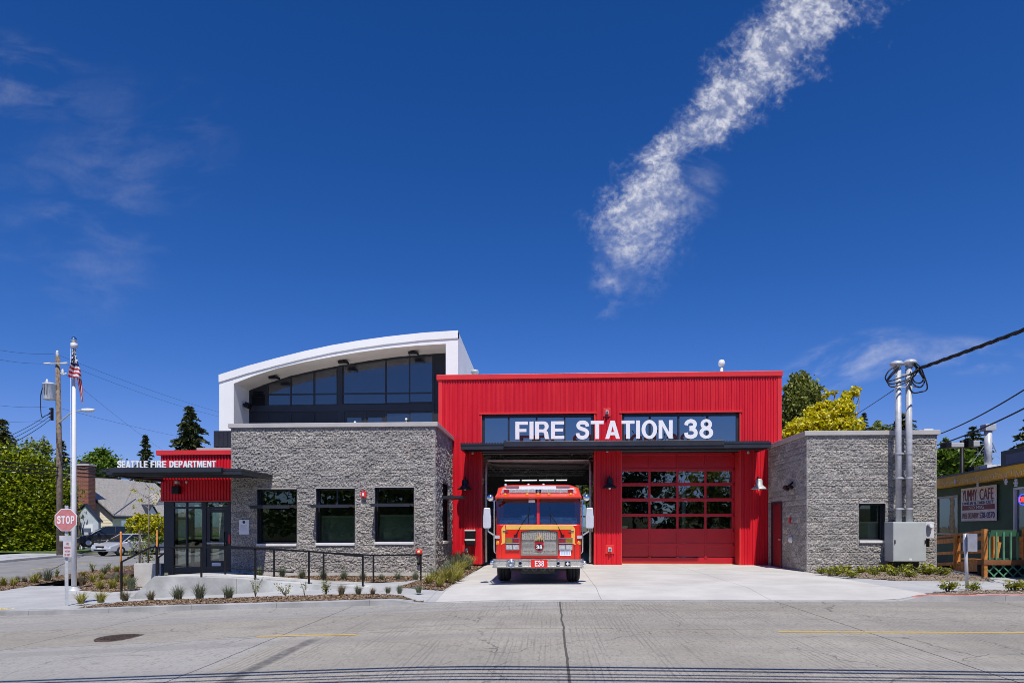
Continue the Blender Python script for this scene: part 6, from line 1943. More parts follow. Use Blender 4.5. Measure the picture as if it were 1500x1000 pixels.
# snowflakes and light string under the eave
b = MB(); pts = []
for k in range(60):
    u = 1374 + k * 2.4; q = PV(u, 0, fA, .03); tt = q.y / ray(u, 770)[1]
    pts.append(Vector((q.x, q.y, fz0 + .16 + .03 * math.sin(k * .6) + .05 * noise.noise((k * .9, 0, 0)) - (.12 if k % 9 == 4 else 0))))
b.tube(spline(pts, 3), .004, 4)
for p in pts[::1]: b.bar(p, p - Vector((0, 0, random.uniform(.02, .14))), .007)
o = b.build('icicle_lights', MT['letter'], origin=pts[0]); props(o, 'string of white icicle lights looped along the ochre fascia', 'string lights')
for k, (u, v, r) in enumerate(((1488, 707, .13), (1473.6, 705.5, .1), (1432, 710, .08), (1399, 704.5, .1))):
    c = PV(u, v, fA, .04); b = MB()
    for a in range(3):
        w = ux * math.cos(a * math.pi / 3) + up * math.sin(a * math.pi / 3); b.bar(c - w * r, c + w * r, .03, .012)
        for s in (-1, 1):
            e = c + w * r * .62 * s
            for dd_ in (-1, 1):
                w2 = ux * math.cos(a * math.pi / 3 + dd_ * .9) + up * math.sin(a * math.pi / 3 + dd_ * .9); b.bar(e, e + w2 * r * .38 * s, .024, .01)
    b.tube([c + up * r, (c.x, c.y, fz0 + .1)], .005, 4)
    o = b.build('snowflake_ornament', MT['letter'], origin=c)
    props(o, ('largest white snowflake ornament hanging over the framed cafe window', 'white snowflake hanging between the cafe sign and the framed window', 'small white snowflake hanging just above the cafe sign', 'white snowflake hanging at the eave near the stone block')[k], 'ornament', 'snowflake ornaments under the cafe eave')

# flood light pole behind the cafe
t = 31
fl_ = thing('floodlight_pole', 'black pole with two pale floodlight heads behind the cafe', 'floodlight', PT(1409, 800, t))
p0, p1 = PT(1409, 800, t), PT(1409, 645, t); p0.z = 0
b = MB(); b.tube([(p1.x, p1.y, 0), p1], .09, 8); b.build('pole', MT['black'], fl_)
for ua, ub_, va, vb in ((1381, 1406, 649, 656), (1413, 1429, 646, 655)):
    a, c = PT(ua, va, t), PT(ub_, vb, t); b = MB(); b.box(a.x, c.x, a.y - .3, a.y + .15, c.z, a.z); h = b.build('lamp_head', MT['coping'], fl_, bevel=.03)
    b = MB(); b.box(a.x - .02, a.x + .2, a.y - .33, a.y + .17, c.z - .02, a.z + .02); b.build('lamp_hood', MT['black'], h)
b = MB(); a, c = PT(1404, 651, t), PT(1415, 651, t); b.bar(a, c, .1); b.build('bracket', MT['black'], fl_)

# timber ramp rail and green deck
rA = Vector((13.05, 20.95, 0)); rB = Vector((14.75, 27.2, 0)); rd = (rB - rA).normalized()
def PRW(u, v):
    d = ray(u, v); t = (rA.x * rd.y - rA.y * rd.x) / (d[0] * rd.y - d[1] * rd.x); return Vector((d[0] * t, d[1] * t, EYE + d[2] * t))
ra = thing('ramp_railing', 'orange timber rail and boards of the cafe ramp', 'railing', PRW(1443, 838))
def board(name, u0, v0a, v0b, u1, v1a, v1b, mat, parent, th=.05, off=0.0):
    b = MB(); n = Vector((-rd.y, rd.x, 0))
    q = [PRW(u0, v0b), PRW(u1, v1b), PRW(u1, v1a), PRW(u0, v0a)]
    q = [p + n * off for p in q]
    b.prism(q, -n * th); return b.build(name, mat, parent)
board('top_rail', 1362, 786.5, 789, 1444, 775.5, 779.5, MT['orange_wood'], ra, .12, .04)
for i, (a, b0, c, d0) in enumerate(((790.5, 797, 784.5, 791), (809, 813, 804, 809))): board('middle_rail', 1362, a, b0, 1442, c, d0, MT['orange_wood'], ra)
board('lower_rail', 1362, 824.5, 829, 1442, 820, 825, MT['orange_wood'], ra)
board('skirt_board', 1397, 828, 838, 1443, 824.5, 836, MT['orange_wood'], ra, .05, .01)
for u, va, vb in ((1400, 783, 838), (1441, 776.5, 836)):
    board('post', u - 2.5, va, vb, u + 3, va - .6, vb + .3, MT['orange_wood'], ra, .1, .02)
b = MB(); q0, q1 = PRW(1400, 831), PRW(1403, 787); b.bar(q0 + cn * .05, q1 + cn * .05 , .07, .05); b.build('brace', M('tan raw timber', (.50, .24, .06), .7, var=.2), ra)  # raw timber brace, a little paler than the stained boards
b = MB(); n = Vector((-rd.y, rd.x, 0))
q = [PRW(1362, 826), PRW(1443, 824)]; b.poly([q[0], q[1], q[1] - n * 1.2, q[0] - n * 1.2]); b.build('ramp_floor', MT['orange_wood'], ra)
b = MB(); q = [PRW(1362, 822), PRW(1445, 822)]
for k in range(2): pass
DYc = 20.75
dk = thing('cafe_deck', 'green balustraded deck with lattice skirt in front of the cafe', 'deck', PY(1443, 845, DYc))
D = lambda u, v, o=0.0: PY(u, v, DYc + o)
xe = XU(1560, DYc)
x0 = XU(1442.5, DYc); zr1, zr0 = D(1470, 776).z, D(1470, 784).z; zf1, zf0 = D(1470, 819.5).z, D(1470, 827).z; zg_ = .12
b = MB(); b.box(x0, xe, DYc, DYc + .09, zr0 - .02, zr1); b.box(x0, xe, DYc + .02, DYc + .07, zf1, zf1 + .05); b.build('rail', MT['green'], dk)
b = MB(); b.box(x0 - .06, xe, DYc - .05, DYc + .25, zf0, zf1); b.build('floor_board', M('brown deck edge', (.22, .09, .035), .7, var=.25), dk)
b = MB(); b.box(x0, xe, DYc + .25, DYc + 1.15, zf1 - .06, zf1 - .01); b.build('deck_floor', MT['orange_wood'], dk)
for u in (1448.5, 1458.5, 1469.5, 1480, 1490, 1500, 1511, 1522, 1534):
    x = XU(u, DYc); b = MB(); b.box(x - .022, x + .022, DYc - .04, DYc - .002, zf1 + .001, zr1 - .06); b.build('baluster', MT['green_l'], dk)
b = MB(); b.box(x0 - .03, x0 + .06, DYc - .03, DYc + .1, zg_, zr1 + .03); b.build('corner_post', MT['orange_wood'], dk)
b = MB(); x = XU(1454, DYc + .9); b.box(x - .1, x + .06, DYc + .7, DYc + .8, zf1, zr1 - .12); b.bar((x - .05, DYc + .68, zf1), (x + .05, DYc + .68, zf1 + .5), .09); b.build('newel', M('tan raw timber newel', (.50, .24, .06), .7, var=.2), dk)
b = MB(); h = zf0 - zg_
x = x0 - .6
while x < xe:
    for s in (-1, 1):
        a = Vector((x if s > 0 else x + h, DYc + .02 + .012 * s, zg_)); c = Vector((x + h if s > 0 else x, DYc + .02 + .012 * s, zf0))
        if min(a.x, c.x) < x0:
            if max(a.x, c.x) <= x0 + .02: continue
            f = (x0 - a.x) / (c.x - a.x)
            if a.x < x0: a = a.lerp(c, f)
            else: c = a.lerp(c, f)
        b.bar(a, c, .035, .01, up=(0, 1, 0))
    x += .27
b.build('lattice', MT['green_l'], dk)
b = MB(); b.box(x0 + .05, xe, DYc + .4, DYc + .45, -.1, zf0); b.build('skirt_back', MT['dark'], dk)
b = MB(); x = XU(1499, DYc - .03); b.box(x - .03, x + .05, DYc - .06, DYc + .1, zf1, zr1 + .02); b.build('deck_post', MT['orange_wood'], dk)

# ================================================================== NEIGHBOUR'S HOUSE ACROSS THE SIDE STREET
hC = PT(165, 800, 53); gdir = Vector((-1, 0, 0)); edir = Vector((0, 1, 0))
hb = -.25
house = thing('gabled_house', 'cream gabled house with grey shingle roof and tall brick chimney', 'house', (hC.x, hC.y, hb))
MT['cream'] = M('cream clapboard', (.84, .77, .58), .7, var=.05)
MT['shingle'] = M('grey shingles', (.34, .315, .285), .9, var=.3, scale=9, bump=.6, bscale=14)
def M_brick():
    m, n, bb = new_mat('old red brick'); p = n.sep(n.pos())
    br = n.n('ShaderNodeTexBrick', i_Vector=n.comb(n.math('ADD', p[0], p[1]), p[2])); br.inputs['Scale'].default_value = 1; br.inputs['Brick Width'].default_value = .3; br.inputs['Row Height'].default_value = .1; br.inputs['Mortar Size'].default_value = .012
    br.inputs['Color1'].default_value = (.20, .055, .035, 1); br.inputs['Color2'].default_value = (.28, .085, .05, 1); br.inputs['Mortar'].default_value = (.3, .22, .18, 1)
    n.t.links.new(br.outputs[0], bb.inputs['Base Color']); bb.inputs['Roughness'].default_value = .9; return m
MT['brick'] = M_brick()
def hp(g, e, z): p = Vector((hC.x, hC.y, 0)) + gdir * g + edir * e; return Vector((p.x, p.y, z))
ev, rg, hw, L = 2.62, 5.5, 3.3, 11
b = MB()
b.poly([hp(0, 0, hb), hp(2 * hw, 0, hb), hp(2 * hw, 0, ev), hp(hw, 0, rg), hp(0, 0, ev)]); b.poly([hp(0, 0, hb), hp(0, 0, ev), hp(0, L, ev), hp(0, L, hb)]); b.poly([hp(2 * hw, 0, hb), hp(2 * hw, L, hb), hp(2 * hw, L, ev), hp(2 * hw, 0, ev)]); b.poly([hp(0, L, hb), hp(0, L, ev), hp(hw, L, rg), hp(2 * hw, L, ev), hp(2 * hw, L, hb)])
for k in range(24):
    z = hb + .15 + k * .22
    g0 = max(0, (z - ev) / (rg - ev) * hw) if z > ev else 0
    if z < rg - .2: b.poly([hp(g0, -.012, z), hp(2 * hw - g0, -.012, z), hp(2 * hw - g0, -.002, z + .2), hp(g0, -.002, z + .2)])
b.build('wall', MT['cream'], house)
b = MB(); o_ = .35; sl = (rg - ev) / hw
for s in (0, 1):
    def q(g, e, dz): return hp(g if s == 0 else 2 * hw - g, e, ev + g * sl + dz)
    b.prism([q(-o_, -.3, .05), q(-o_, L + .3, .05), q(hw, L + .3, .05), q(hw, -.3, .05)], (0, 0, .12))
b.build('roof', MT['shingle'], house)
b = MB()
for s in (0, 1):
    def q(g, e, dz): return hp(g if s == 0 else 2 * hw - g, e, ev + g * sl + dz)
    b.prism([q(-o_, -.33, -.12), q(hw, -.33, -.12), q(hw, -.33, .05), q(-o_, -.33, .05)], edir * .04)
b.prism([hp(-o_, -.3, ev - o_ * sl - .08), hp(-o_, L, ev - o_ * sl - .08), hp(-o_, L, ev - o_ * sl + .06), hp(-o_, -.3, ev - o_ * sl + .06)], gdir * .05)
b.build('fascia', MT['charcoal'], house)
c0 = PT(124.5, 770, 52); cz = EYE + (HZ - 682) / F * 52
b = MB(); b.obox((c0.x, c0.y, (hb + cz) / 2), gdir, edir, up, .55, .4, (cz - hb) / 2); ch = b.build('chimney', MT['brick'], house)
b = MB(); b.obox((c0.x, c0.y, cz + .05), gdir, edir, up, .62, .47, .06); b.build('chimney_cap', MT['concrete_base'], ch)
b = MB(); b.obox((c0.x, c0.y, cz + .22), gdir, edir, up, .25, .2, .12); b.build('flue', MT['dark'], ch)
for e0, e1, z0, z1 in ((.9, 3.4, .75, 2.2), (6.2, 7.4, 1.0, 2.2)):
    b = MB(); b.prism([hp(-.03, e0, z0), hp(-.03, e1, z0), hp(-.03, e1, z1), hp(-.03, e0, z1)], gdir * .05); f = b.build('window', MT['white'], house)
    g = MB(); g.prism([hp(-.05, e0 + .1, z0 + .1), hp(-.05, e1 - .1, z0 + .1), hp(-.05, e1 - .1, z1 - .1), hp(-.05, e0 + .1, z1 - .1)], gdir * .02); g.build('glass', MT['glass_arch'], f)
for g0 in (1.0,):
    b = MB(); b.prism([hp(g0, -.05, hb + .3), hp(g0 + 1.4, -.05, hb + .3), hp(g0 + 1.4, -.05, hb + 2.1), hp(g0, -.05, hb + 2.1)], edir * .04); b.build('shutter', MT['mirror'], house)
# small dormer and porch gable
for e, g, w, h in ((8.2, .9, 1.0, 1.0), (5.0, -.15, .8, .75)):
    base = ev + max(0, g) * sl
    b = MB(); b.poly([hp(g, e - w, base), hp(g, e + w, base), hp(g, e, base + h)]); d_ = b.build('dormer', MT['white'], house)
    b = MB()
    for s in (-1, 1): b.prism([hp(g - .1, e + s * (w + .15), base - .1), hp(g - .1, e, base + h + .05), hp(g + 2.2, e, base + h + .05), hp(g + 2.2, e + s * (w + .15), base - .1)], (0, 0, .08))
    b.build('dormer_roof', MT['shingle'] if g > 0 else MT['charcoal'], d_)

t = 49.5
gh = thing('garden_shed', 'small pale shed with pointed gable in front of the brick chimney', 'shed', PT(128, 800, t))
pk, eL, eR = PT(125, 739, t), PT(101, 762, t), PT(147, 763, t); zb_ = -.28
b = MB(); b.prism([(eL.x + .1, pk.y, zb_), (eR.x - .1, pk.y, zb_), (eR.x - .1, pk.y, eR.z), (pk.x, pk.y, pk.z - .05), (eL.x + .1, pk.y, eR.z)], (-.7, 1.3, 0)); b.build('wall', M('pale blue grey boards', (.50, .55, .58), .7, var=.08), gh)
b = MB()
for e in (eL, eR): 
    s = -1 if e is eL else 1
    b.prism([(pk.x, pk.y - .12, pk.z), (e.x + s * .08, pk.y - .12, e.z - .08), (e.x + s * .08, pk.y - .12, e.z), (pk.x, pk.y - .12, pk.z + .1)], (-.75, 1.5, 0))
b.build('roof', MT['charcoal'], gh)
a, c = PT(119, 790, t), PT(137, 768, t)
b = MB(); b.box(a.x, c.x, pk.y - .06, pk.y + .02, zb_, c.z); d_ = b.build('door', MT['white'], gh)
b = MB(); b.box(a.x + .12, c.x - .12, pk.y - .1, pk.y - .055, zb_, c.z - .25); b.build('door_panel', M('faded blue door', (.10, .13, .2), .6), d_)
b = MB(); b.box(a.x + .25, c.x - .3, pk.y - .11, pk.y - .1, zb_ + .35, c.z - .55); b.build('glass', MT['mirror'], d_)


# ------------------------------------------------------------------ cars
def car(label, col, loc, rotz, group=None):
    c = thing('parked_car', label, 'car', loc)
    paint = M('car paint', col, .28, .25, var=.03, coat=.6)
    out = [(-2.15, .32), (-2.2, .5), (-2.12, .66), (-1.55, .82), (-1.0, .92), (1.35, .98), (2.0, .96), (2.15, .8), (2.2, .5), (2.12, .3)]
    b = MB()
    def sl_(y, k, dz): return [(x * k, y, .3 + (z - .3) * dz) for x, z in out]
    b.loft([sl_(-.86, .96, .93), sl_(-.8, 1, 1), sl_(.8, 1, 1), sl_(.86, .96, .93)], smooth=False)
    body = b.build('body', paint, c, world=False, bevel=.04)
    b = MB(); b.loft([[(-1.15, -.78, .9), (1.65, -.78, .95), (1.65, .78, .95), (-1.15, .78, .9)], [(-.95, -.74, 1.05), (1.5, -.74, 1.08), (1.5, .74, 1.08), (-.95, .74, 1.05)], [(-.25, -.6, 1.4), (.95, -.6, 1.4), (.95, .6, 1.4), (-.25, .6, 1.4)]])
    b.build('windows', MT['glass_carwin'], c, world=False)
    b = MB(); b.loft([[(-.3, -.61, 1.39), (1.0, -.61, 1.39), (1.0, .61, 1.39), (-.3, .61, 1.39)], [(-.15, -.54, 1.45), (.85, -.54, 1.45), (.85, .54, 1.45), (-.15, .54, 1.45)]])
    for s in (-1, 1):
        for p, q in (((-1.12, .775, .92), (-.27, .6, 1.4)), ((.25, .77, .95), (.3, .605, 1.4)), ((1.62, .77, .96), (.97, .6, 1.4))): b.bar((p[0], s * p[1], p[2]), (q[0], s * q[1], q[2]), .06, .05)
    b.build('roof', paint, c, world=False, bevel=.02)
    for x in (-1.35, 1.35):
        for s in (-1, 1):
            b = MB(); b.lathe([(.18, -.1), (.31, -.1), (.325, -.06), (.325, .06), (.31, .1), (.18, .1)], (x, s * .78, .325), 'y', 20); w = b.build('wheel', MT['rubber'], c, world=False)
            b = MB(); b.lathe([(.2, s * .06), (.16, s * .1), (.05, s * .085), (0, s * .09)], (x, s * .78, .325), 'y', 16); b.build('rim', MT['galv'], w, world=False)
    for s in (-1, 1):
        b = MB(); b.obox((-2.06, s * .6, .66), (.9, s * .25, -.3), (-s * .25, 1, 0), (.3, 0, .9), .07, .17, .07); b.build('headlight', MT['lens'], c, world=False, bevel=.02)
        b = MB(); b.obox((2.16, s * .65, .75), (1, 0, 0), (0, 1, 0), (0, 0, 1), .03, .15, .08); b.build('tail_light', MT['lens_red'], c, world=False)
        b = MB(); b.obox((-.78, s * .93, .98), (1, 0, 0), (0, 1, 0), (0, 0, 1), .07, .09, .06); b.build('mirror', paint, c, world=False, bevel=.02)
    b = MB(); b.box(-2.215, -2.14, -.35, .35, .56, .66); b.box(-2.19, -2.1, -.55, .55, .36, .44); b.build('grille', MT['black'], c, world=False, bevel=.01)
    b = MB(); b.box(-2.215, -2.19, -.2, .2, .46, .54); b.build('licence_plate', MT['letter'], c, world=False)
    c.rotation_euler = (0, 0, rotz)
    return c


MT['glass_carwin'] = M('car window glass', (.012, .016, .02), .04, var=.1, spec=.8)
p = GP(190, 812.5, road_z); car('silver sedan parked nose out by the lawn across the side street', (.60, .61, .63), p, R(72))
p = PT(160, 800.5, 48); car('dark sedan parked side on behind the silver car', (.02, .022, .028), p, R(42))
# ================================================================== PLANTS
def leaf_mesh(pts, size, aspect=.55, upb=.35, axis=None, jit=.8):
    """diamond leaves at pts; returns a mesh"""
    pts = np.asarray(pts, float); n = len(pts)
    size = np.broadcast_to(np.asarray(size, float), (n,)) * rng.uniform(.65, 1.35, n)
    nr = rng.normal(size=(n, 3)); nr[:, 2] = np.abs(nr[:, 2]) + upb; nr /= np.linalg.norm(nr, axis=1)[:, None]
    a = rng.normal(size=(n, 3)) * jit
    if axis is not None: a += np.asarray(axis)
    a -= nr * (a * nr).sum(1)[:, None]; a /= np.linalg.norm(a, axis=1)[:, None] + 1e-9
    c = np.cross(nr, a)
    L, Wd = size[:, None], (size * aspect)[:, None]
    v = np.empty((n, 4, 3)); v[:, 0] = pts - a * L * .5; v[:, 1] = pts + c * Wd * .5 - nr * L * .06; v[:, 2] = pts + a * L * .5 - nr * L * .12; v[:, 3] = pts - c * Wd * .5 - nr * L * .06
    me = bpy.data.meshes.new('leaves')
    me.vertices.add(n * 4); me.vertices.foreach_set('co', v.astype(np.float32).ravel())
    me.loops.add(n * 4); me.loops.foreach_set('vertex_index', np.arange(n * 4, dtype=np.int32))
    me.polygons.add(n); me.polygons.foreach_set('loop_start', np.arange(0, n * 4, 4, dtype=np.int32))
    me.update(calc_edges=True)
    return me


def leaves(name, pts, size, mat, parent=None, **kw):
    me = leaf_mesh(pts, size, **kw); me.materials.append(mat)
    return link_mesh(name, me, parent)


LG = dict(
    laurel=M_leaf('laurel leaf', [(.04, .075, .006), (.13, .19, .010), (.32, .38, .014), (.52, .52, .03)], .4, .4),
    yellow=M_leaf('yellow leaf', [(.36, .32, .006), (.62, .55, .006), (.78, .70, .01), (.88, .80, .03), (.85, .78, .3)], .5, .4),
    shrub_y=M_leaf('yellow green leaf', [(.24, .25, .008), (.48, .45, .012), (.66, .58, .02)], .5, .3),
    green=M_leaf('fresh green leaf', [(.05, .10, .012), (.13, .22, .02), (.24, .34, .04)], .5, .3),
    olive=M_leaf('olive green leaf', [(.07, .095, .014), (.21, .235, .045), (.38, .40, .08)], .55, .3),
    pale=M_leaf('pale spring leaf', [(.13, .16, .03), (.24, .28, .05), (.34, .37, .08)], .5, .35),
    fir=M_leaf('fir needles', [(.018, .030, .012), (.04, .058, .018), (.085, .10, .025), (.15, .15, .04)], .6, .1),
    cedar=M_leaf('gold tipped cedar', [(.03, .045, .012), (.07, .085, .015), (.16, .15, .02)], .6, .15),
    gy=M_leaf('yellow grass blade', [(.22, .21, .03), (.36, .33, .06), (.48, .43, .12)], .6, .3),
    gb=M_leaf('blue grey grass blade', [(.10, .13, .085), (.17, .20, .12), (.26, .27, .15)], .6, .2),
    gr=M_leaf('dry grass blade', [(.13, .11, .06), (.22, .18, .10), (.30, .25, .15)], .65, .2),
    low=M_leaf('low shrub leaf', [(.05, .085, .01), (.15, .19, .015), (.34, .33, .02), (.46, .42, .03)], .5, .25),
)


def ell(n, c, r, shell=.55):
    d = rng.normal(size=(n, 3)); d /= np.linalg.norm(d, axis=1)[:, None]
    q = rng.uniform(shell ** 3, 1, n) ** (1 / 3)
    return np.asarray(c) + d * q[:, None] * np.asarray(r)


def crown_points(blobs, n, clump=.26, per=26, seedshell=.45):
    """blobs: (centre, (rx, ry, rz)); clumpy leaf positions through the crown's volume"""
    vols = np.array([r[0] * r[1] * r[2] for c, r in blobs]) ** .7; vols /= vols.sum(); out = []
    for (c, r), w in zip(blobs, vols):
        m = max(per, int(n * w)); k = max(3, m // per)
        cen = ell(k, c, r, seedshell); s = np.asarray(r) * clump
        out.append(np.repeat(cen, per, 0) + rng.normal(size=(k * per, 3)) * s * .75)
    return np.concatenate(out)


def px_blobs(t, lst, deep=1.0):
    out = []
    for q in lst:
        u, v, ru, rv = q[:4]; dt = q[4] if len(q) > 4 else 0
        k = (t + dt) / F
        out.append((tuple(PT(u, v, t + dt)), (ru * k, ru * k * deep, rv * k)))
    return out


def limb(b, p0, p1, r0, r1, bend=.12, n=6):
    p0, p1 = Vector(p0), Vector(p1); L = (p1 - p0).length; pts = []; o = Vector((random.uniform(-1, 1), random.uniform(-1, 1), random.uniform(0, .6))) * L * bend
    for i in range(n + 1):
        t = i / n; pts.append(p0.lerp(p1, t) + o * math.sin(t * math.pi))
    b.tube(pts, [r0 + (r1 - r0) * i / n for i in range(n + 1)], 6)


def crown_tree(name, label, cat, t, u0, lst, mat, n, size, group=None, zb=-.2, trunk=.16, bark='bark', branches=True, **kw):
    bl = px_blobs(t, lst, kw.pop('deep', 1.0))
    p = PT(u0, HZ, t); base = Vector((p.x, p.y, zb))
    o = thing(name, label, cat, base, group)
    b = MB(); cz = sum(c[2] for c, r in bl) / len(bl); lo = min(c[2] - r[2] for c, r in bl)
    fork = base + Vector((0, 0, max(.8, (lo - zb) * .8 + .3)))
    b.tube([base - Vector((0, 0, .2)), base + Vector((.02, 0, .3)), fork], [trunk * 1.35, trunk, trunk * .75], 9)
    for c, r in bl:
        limb(b, fork, Vector(c) + Vector((0, 0, r[2] * .3)), trunk * .5, trunk * .08)
        if branches:
            for _ in range(5):
                e = Vector(ell(1, c, r, .5)[0]); s = fork.lerp(Vector(c), random.uniform(.4, 1)); limb(b, s, e, trunk * .22, trunk * .05)
    b.build('trunk', MT[bark], o)
    leaves('crown', crown_points(bl, n, kw.pop('clump', .26), kw.pop('per', 26), kw.pop('shell', .45)), size, mat, o, **kw)
    return o


def fir(name, label, t, u, vt, vb, hw, mat, group=None, dens=1.0, zb=-.3, lean=0.0, size=None, droop=.25, gap=.0):
    """conifer with drooping whorled branches; hw: half width in the survey's units at vb"""
    k = t / F; hw *= 1.15; p = PT(u, HZ, t); top = EYE + (HZ - vt) * k; cb = EYE + (HZ - vb) * k; Wd = hw * k; ext = min(.45 * (top - cb), max(0, cb - zb - 1.2)); Wd *= ((top - cb + ext) / (top - cb)) ** .8; cb -= ext
    base = Vector((p.x, p.y, zb)); o = thing(name, label, 'tree', base, group)
    b = MB(); b.tube([base - Vector((0, 0, .2)), Vector((p.x + lean * .5, p.y, (zb + top) / 2)), Vector((p.x + lean, p.y, top))], [Wd * .1 + .08, Wd * .06 + .04, .02], 8)
    P, A, S = [], [], []
    H = top - cb; nw = int(H / max(.28, H * .03))
    size = size or max(.3, H * .062)
    for i in range(nw):
        f = (i + random.random() * .6) / nw; z = cb + H * f
        r = Wd * (1 - f) ** .8 * random.uniform(.75, 1.1) + .05 * Wd
        nb = int((9 if f < .8 else 6) * dens)
        a0 = random.random() * 6.28
        for j in range(nb):
            if random.random() < gap: continue
            a = a0 + j * 6.283 / nb + random.uniform(-.3, .3); L = r * random.uniform(.55, 1.12)
            d = Vector((math.cos(a), math.sin(a), 0)); s = Vector((p.x + lean * (z - zb) / (top - zb), p.y, z))
            m = max(5, int(L / size * 5))
            for q in range(m):
                w = (q + .3) / m
                pos = s + d * L * w + Vector((0, 0, L * (.22 * w - droop * 2.0 * w * w * (1 - .3 * f))))
                sp = L * .16 * (1.05 - w) + .02
                for _ in range(3):
                    side = Vector((-d.y, d.x, 0)) * random.gauss(0, sp); P.append(tuple(pos + side + Vector((0, 0, random.gauss(-.05, .05) * size)))); A.append(tuple((d + Vector((-d.y, d.x, 0)) * (1 if side.dot(Vector((-d.y, d.x, 0))) > 0 else -1) * .6 + Vector((0, 0, -.25))))); S.append(size * (1.1 - .4 * w))
            if L > size * 2: b.tube([s, s + d * L * .6 + Vector((0, 0, L * .0))], [.02 + Wd * .012, .008], 4)
    b.build('trunk', MT['bark'], o)
    leaves('crown', P, np.array(S), mat, o, aspect=.42, upb=.5, axis=np.array(A) * 1.6, jit=.5)
    return o


# far and middle trees on the side-street side
# laurel hedge block: leaves packed on a bulging face
hl = [(20, 745, 62, 72), (60, 735, 48, 60), (30, 700, 45, 40), (85, 765, 24, 46), (5, 715, 40, 58), (-25, 740, 40, 70), (55, 790, 46, 28), (10, 795, 50, 26), (92, 730, 12, 20), (-10, 690, 30, 32)]
bl = px_blobs(49, hl, .55)
base = PT(55, HZ, 49); hd = thing('laurel_hedge', 'huge yellow green laurel hedge towering over the far kerb', 'hedge', (base.x, base.y, -.3))
b = MB()
for k in range(9):
    s = Vector((base.x - 3.5 + k * .8, base.y + random.uniform(-.5, .8), -.4)); limb(b, s, s + Vector((random.uniform(-.6, .6), 0, random.uniform(2.5, 4.5))), .12, .03)
b.build('trunk', MT['bark'], hd)
leaves('crown', np.concatenate([crown_points(bl, 42000, .13, 24, .8), crown_points(bl, 20000, .3, 20, .3)]), .26, LG['laurel'], hd, aspect=.5, upb=.6)
FG = 'conifers rising behind the houses'
fir('cedar_tree', 'gold tipped cedar cut by the picture edge behind the hedge', 58, 4, 612, 700, 34, LG['cedar'], FG, 1.2)
fir('fir_tree', 'short dark fir peeking over the hedge top', 60, 36, 652, 700, 18, LG['cedar'], FG, 1.1)
fir('fir_tree', 'dark fir behind the wooden utility pole', 75, 90, 643, 706, 20, LG['fir'], FG, 1.1)
fir('fir_tree', 'small leaning dark fir between leafy tree and entrance sign', 70, 213, 635, 716, 22, LG['fir'], FG, .8, gap=.15)
fir('fir_tree', 'tall broad dark fir standing free above the red entrance', 72, 278, 593, 690, 36, LG['fir'], FG, 1.0, gap=.1)
b = None
crown_tree('birch_tree', 'airy pale green tree above the hedge left of the flagpole', 'tree', 66, 56, [(52, 668, 17, 24), (62, 655, 12, 16), (46, 685, 16, 16), (66, 682, 14, 16)], LG['pale'], 2200, .3, trunk=.1, clump=.25, per=12)
crown_tree('maple_tree', 'round bright green tree behind the brick chimney', 'tree', 70, 148, [(146, 685, 26, 22), (160, 692, 16, 18), (130, 690, 18, 18), (118, 700, 20, 16), (150, 668, 14, 10), (108, 706, 12, 14)], LG['green'], 7500, .34)
crown_tree('garden_tree', 'leafy tree filling the gap between hedge and wooden pole', 'tree', 62, 104, [(98, 705, 14, 18), (108, 722, 9, 20), (85, 715, 14, 14)], LG['green'], 1800, .36)
# yellow shrub by the house
crown_tree('golden_shrub', 'rounded golden yellow shrub in front of the cream house', 'shrub', 47, 212, [(207, 770, 18, 16), (225, 773, 16, 16), (214, 762, 17, 11), (236, 775, 10, 16), (196, 777, 9, 9)], LG['shrub_y'], 3200, .24, zb=-.3, trunk=.1, clump=.2, shell=.6)
crown_tree('green_shrub', 'low dark green shrub under the golden shrub', 'shrub', 46.5, 232, [(228, 789, 14, 5), (240, 790, 12, 5)], LG['green'], 700, .2, zb=-.3, trunk=.05)
# behind the stone block and the cafe
yl = [(1178, 632, 26, 18), (1205, 622, 26, 20), (1232, 628, 22, 18), (1218, 602, 22, 14), (1195, 606, 14, 13), (1236, 598, 14, 12), (1240, 582, 9, 9), (1228, 590, 8, 8), (1250, 574, 9, 6), (1258, 569, 6, 4), (1210, 578, 5, 8), (1207, 589, 6, 6), (1246, 612, 10, 12), (1255, 622, 9, 10), (1160, 642, 16, 14), (1223, 575, 5, 4)]
crown_tree('golden_acacia', 'brilliant yellow tree rising behind the small stone block', 'tree', 36, 1212, [(a, b_, c * 1.1, d * 1.1) for a, b_, c, d in yl], LG['yellow'], 14000, .17, zb=0, trunk=.14, bark='twig', clump=.15, per=16, shell=.25, aspect=.8)
crown_tree('evergreen_tree', 'olive evergreen tree behind the yellow tree', 'tree', 46, 1172, [(1168, 606, 24, 34), (1175, 572, 20, 22), (1192, 584, 12, 18), (1156, 590, 12, 26), (1186, 610, 16, 20), (1165, 555, 7, 9), (1178, 552, 6, 8), (1196, 570, 7, 7), (1160, 630, 16, 18)], LG['olive'], 9000, .25, zb=0, trunk=.2, clump=.25, per=22, upb=.1)
fir('fir_tree', 'dark fir tucked beside the yellow tree', 60, 1266, 602, 660, 14, LG['fir'], FG, 1.2)
crown_tree('garden_tree', 'low green treetop showing over the stone parapet', 'tree', 62, 1290, [(1288, 630, 12, 12), (1300, 634, 10, 8), (1278, 636, 9, 9)], LG['pale'], 900, .4, zb=0, trunk=.12)
fir('fir_tree', 'dark fir behind the twin service masts', 58, 1322, 602, 646, 34, LG['fir'], FG, 1.0)
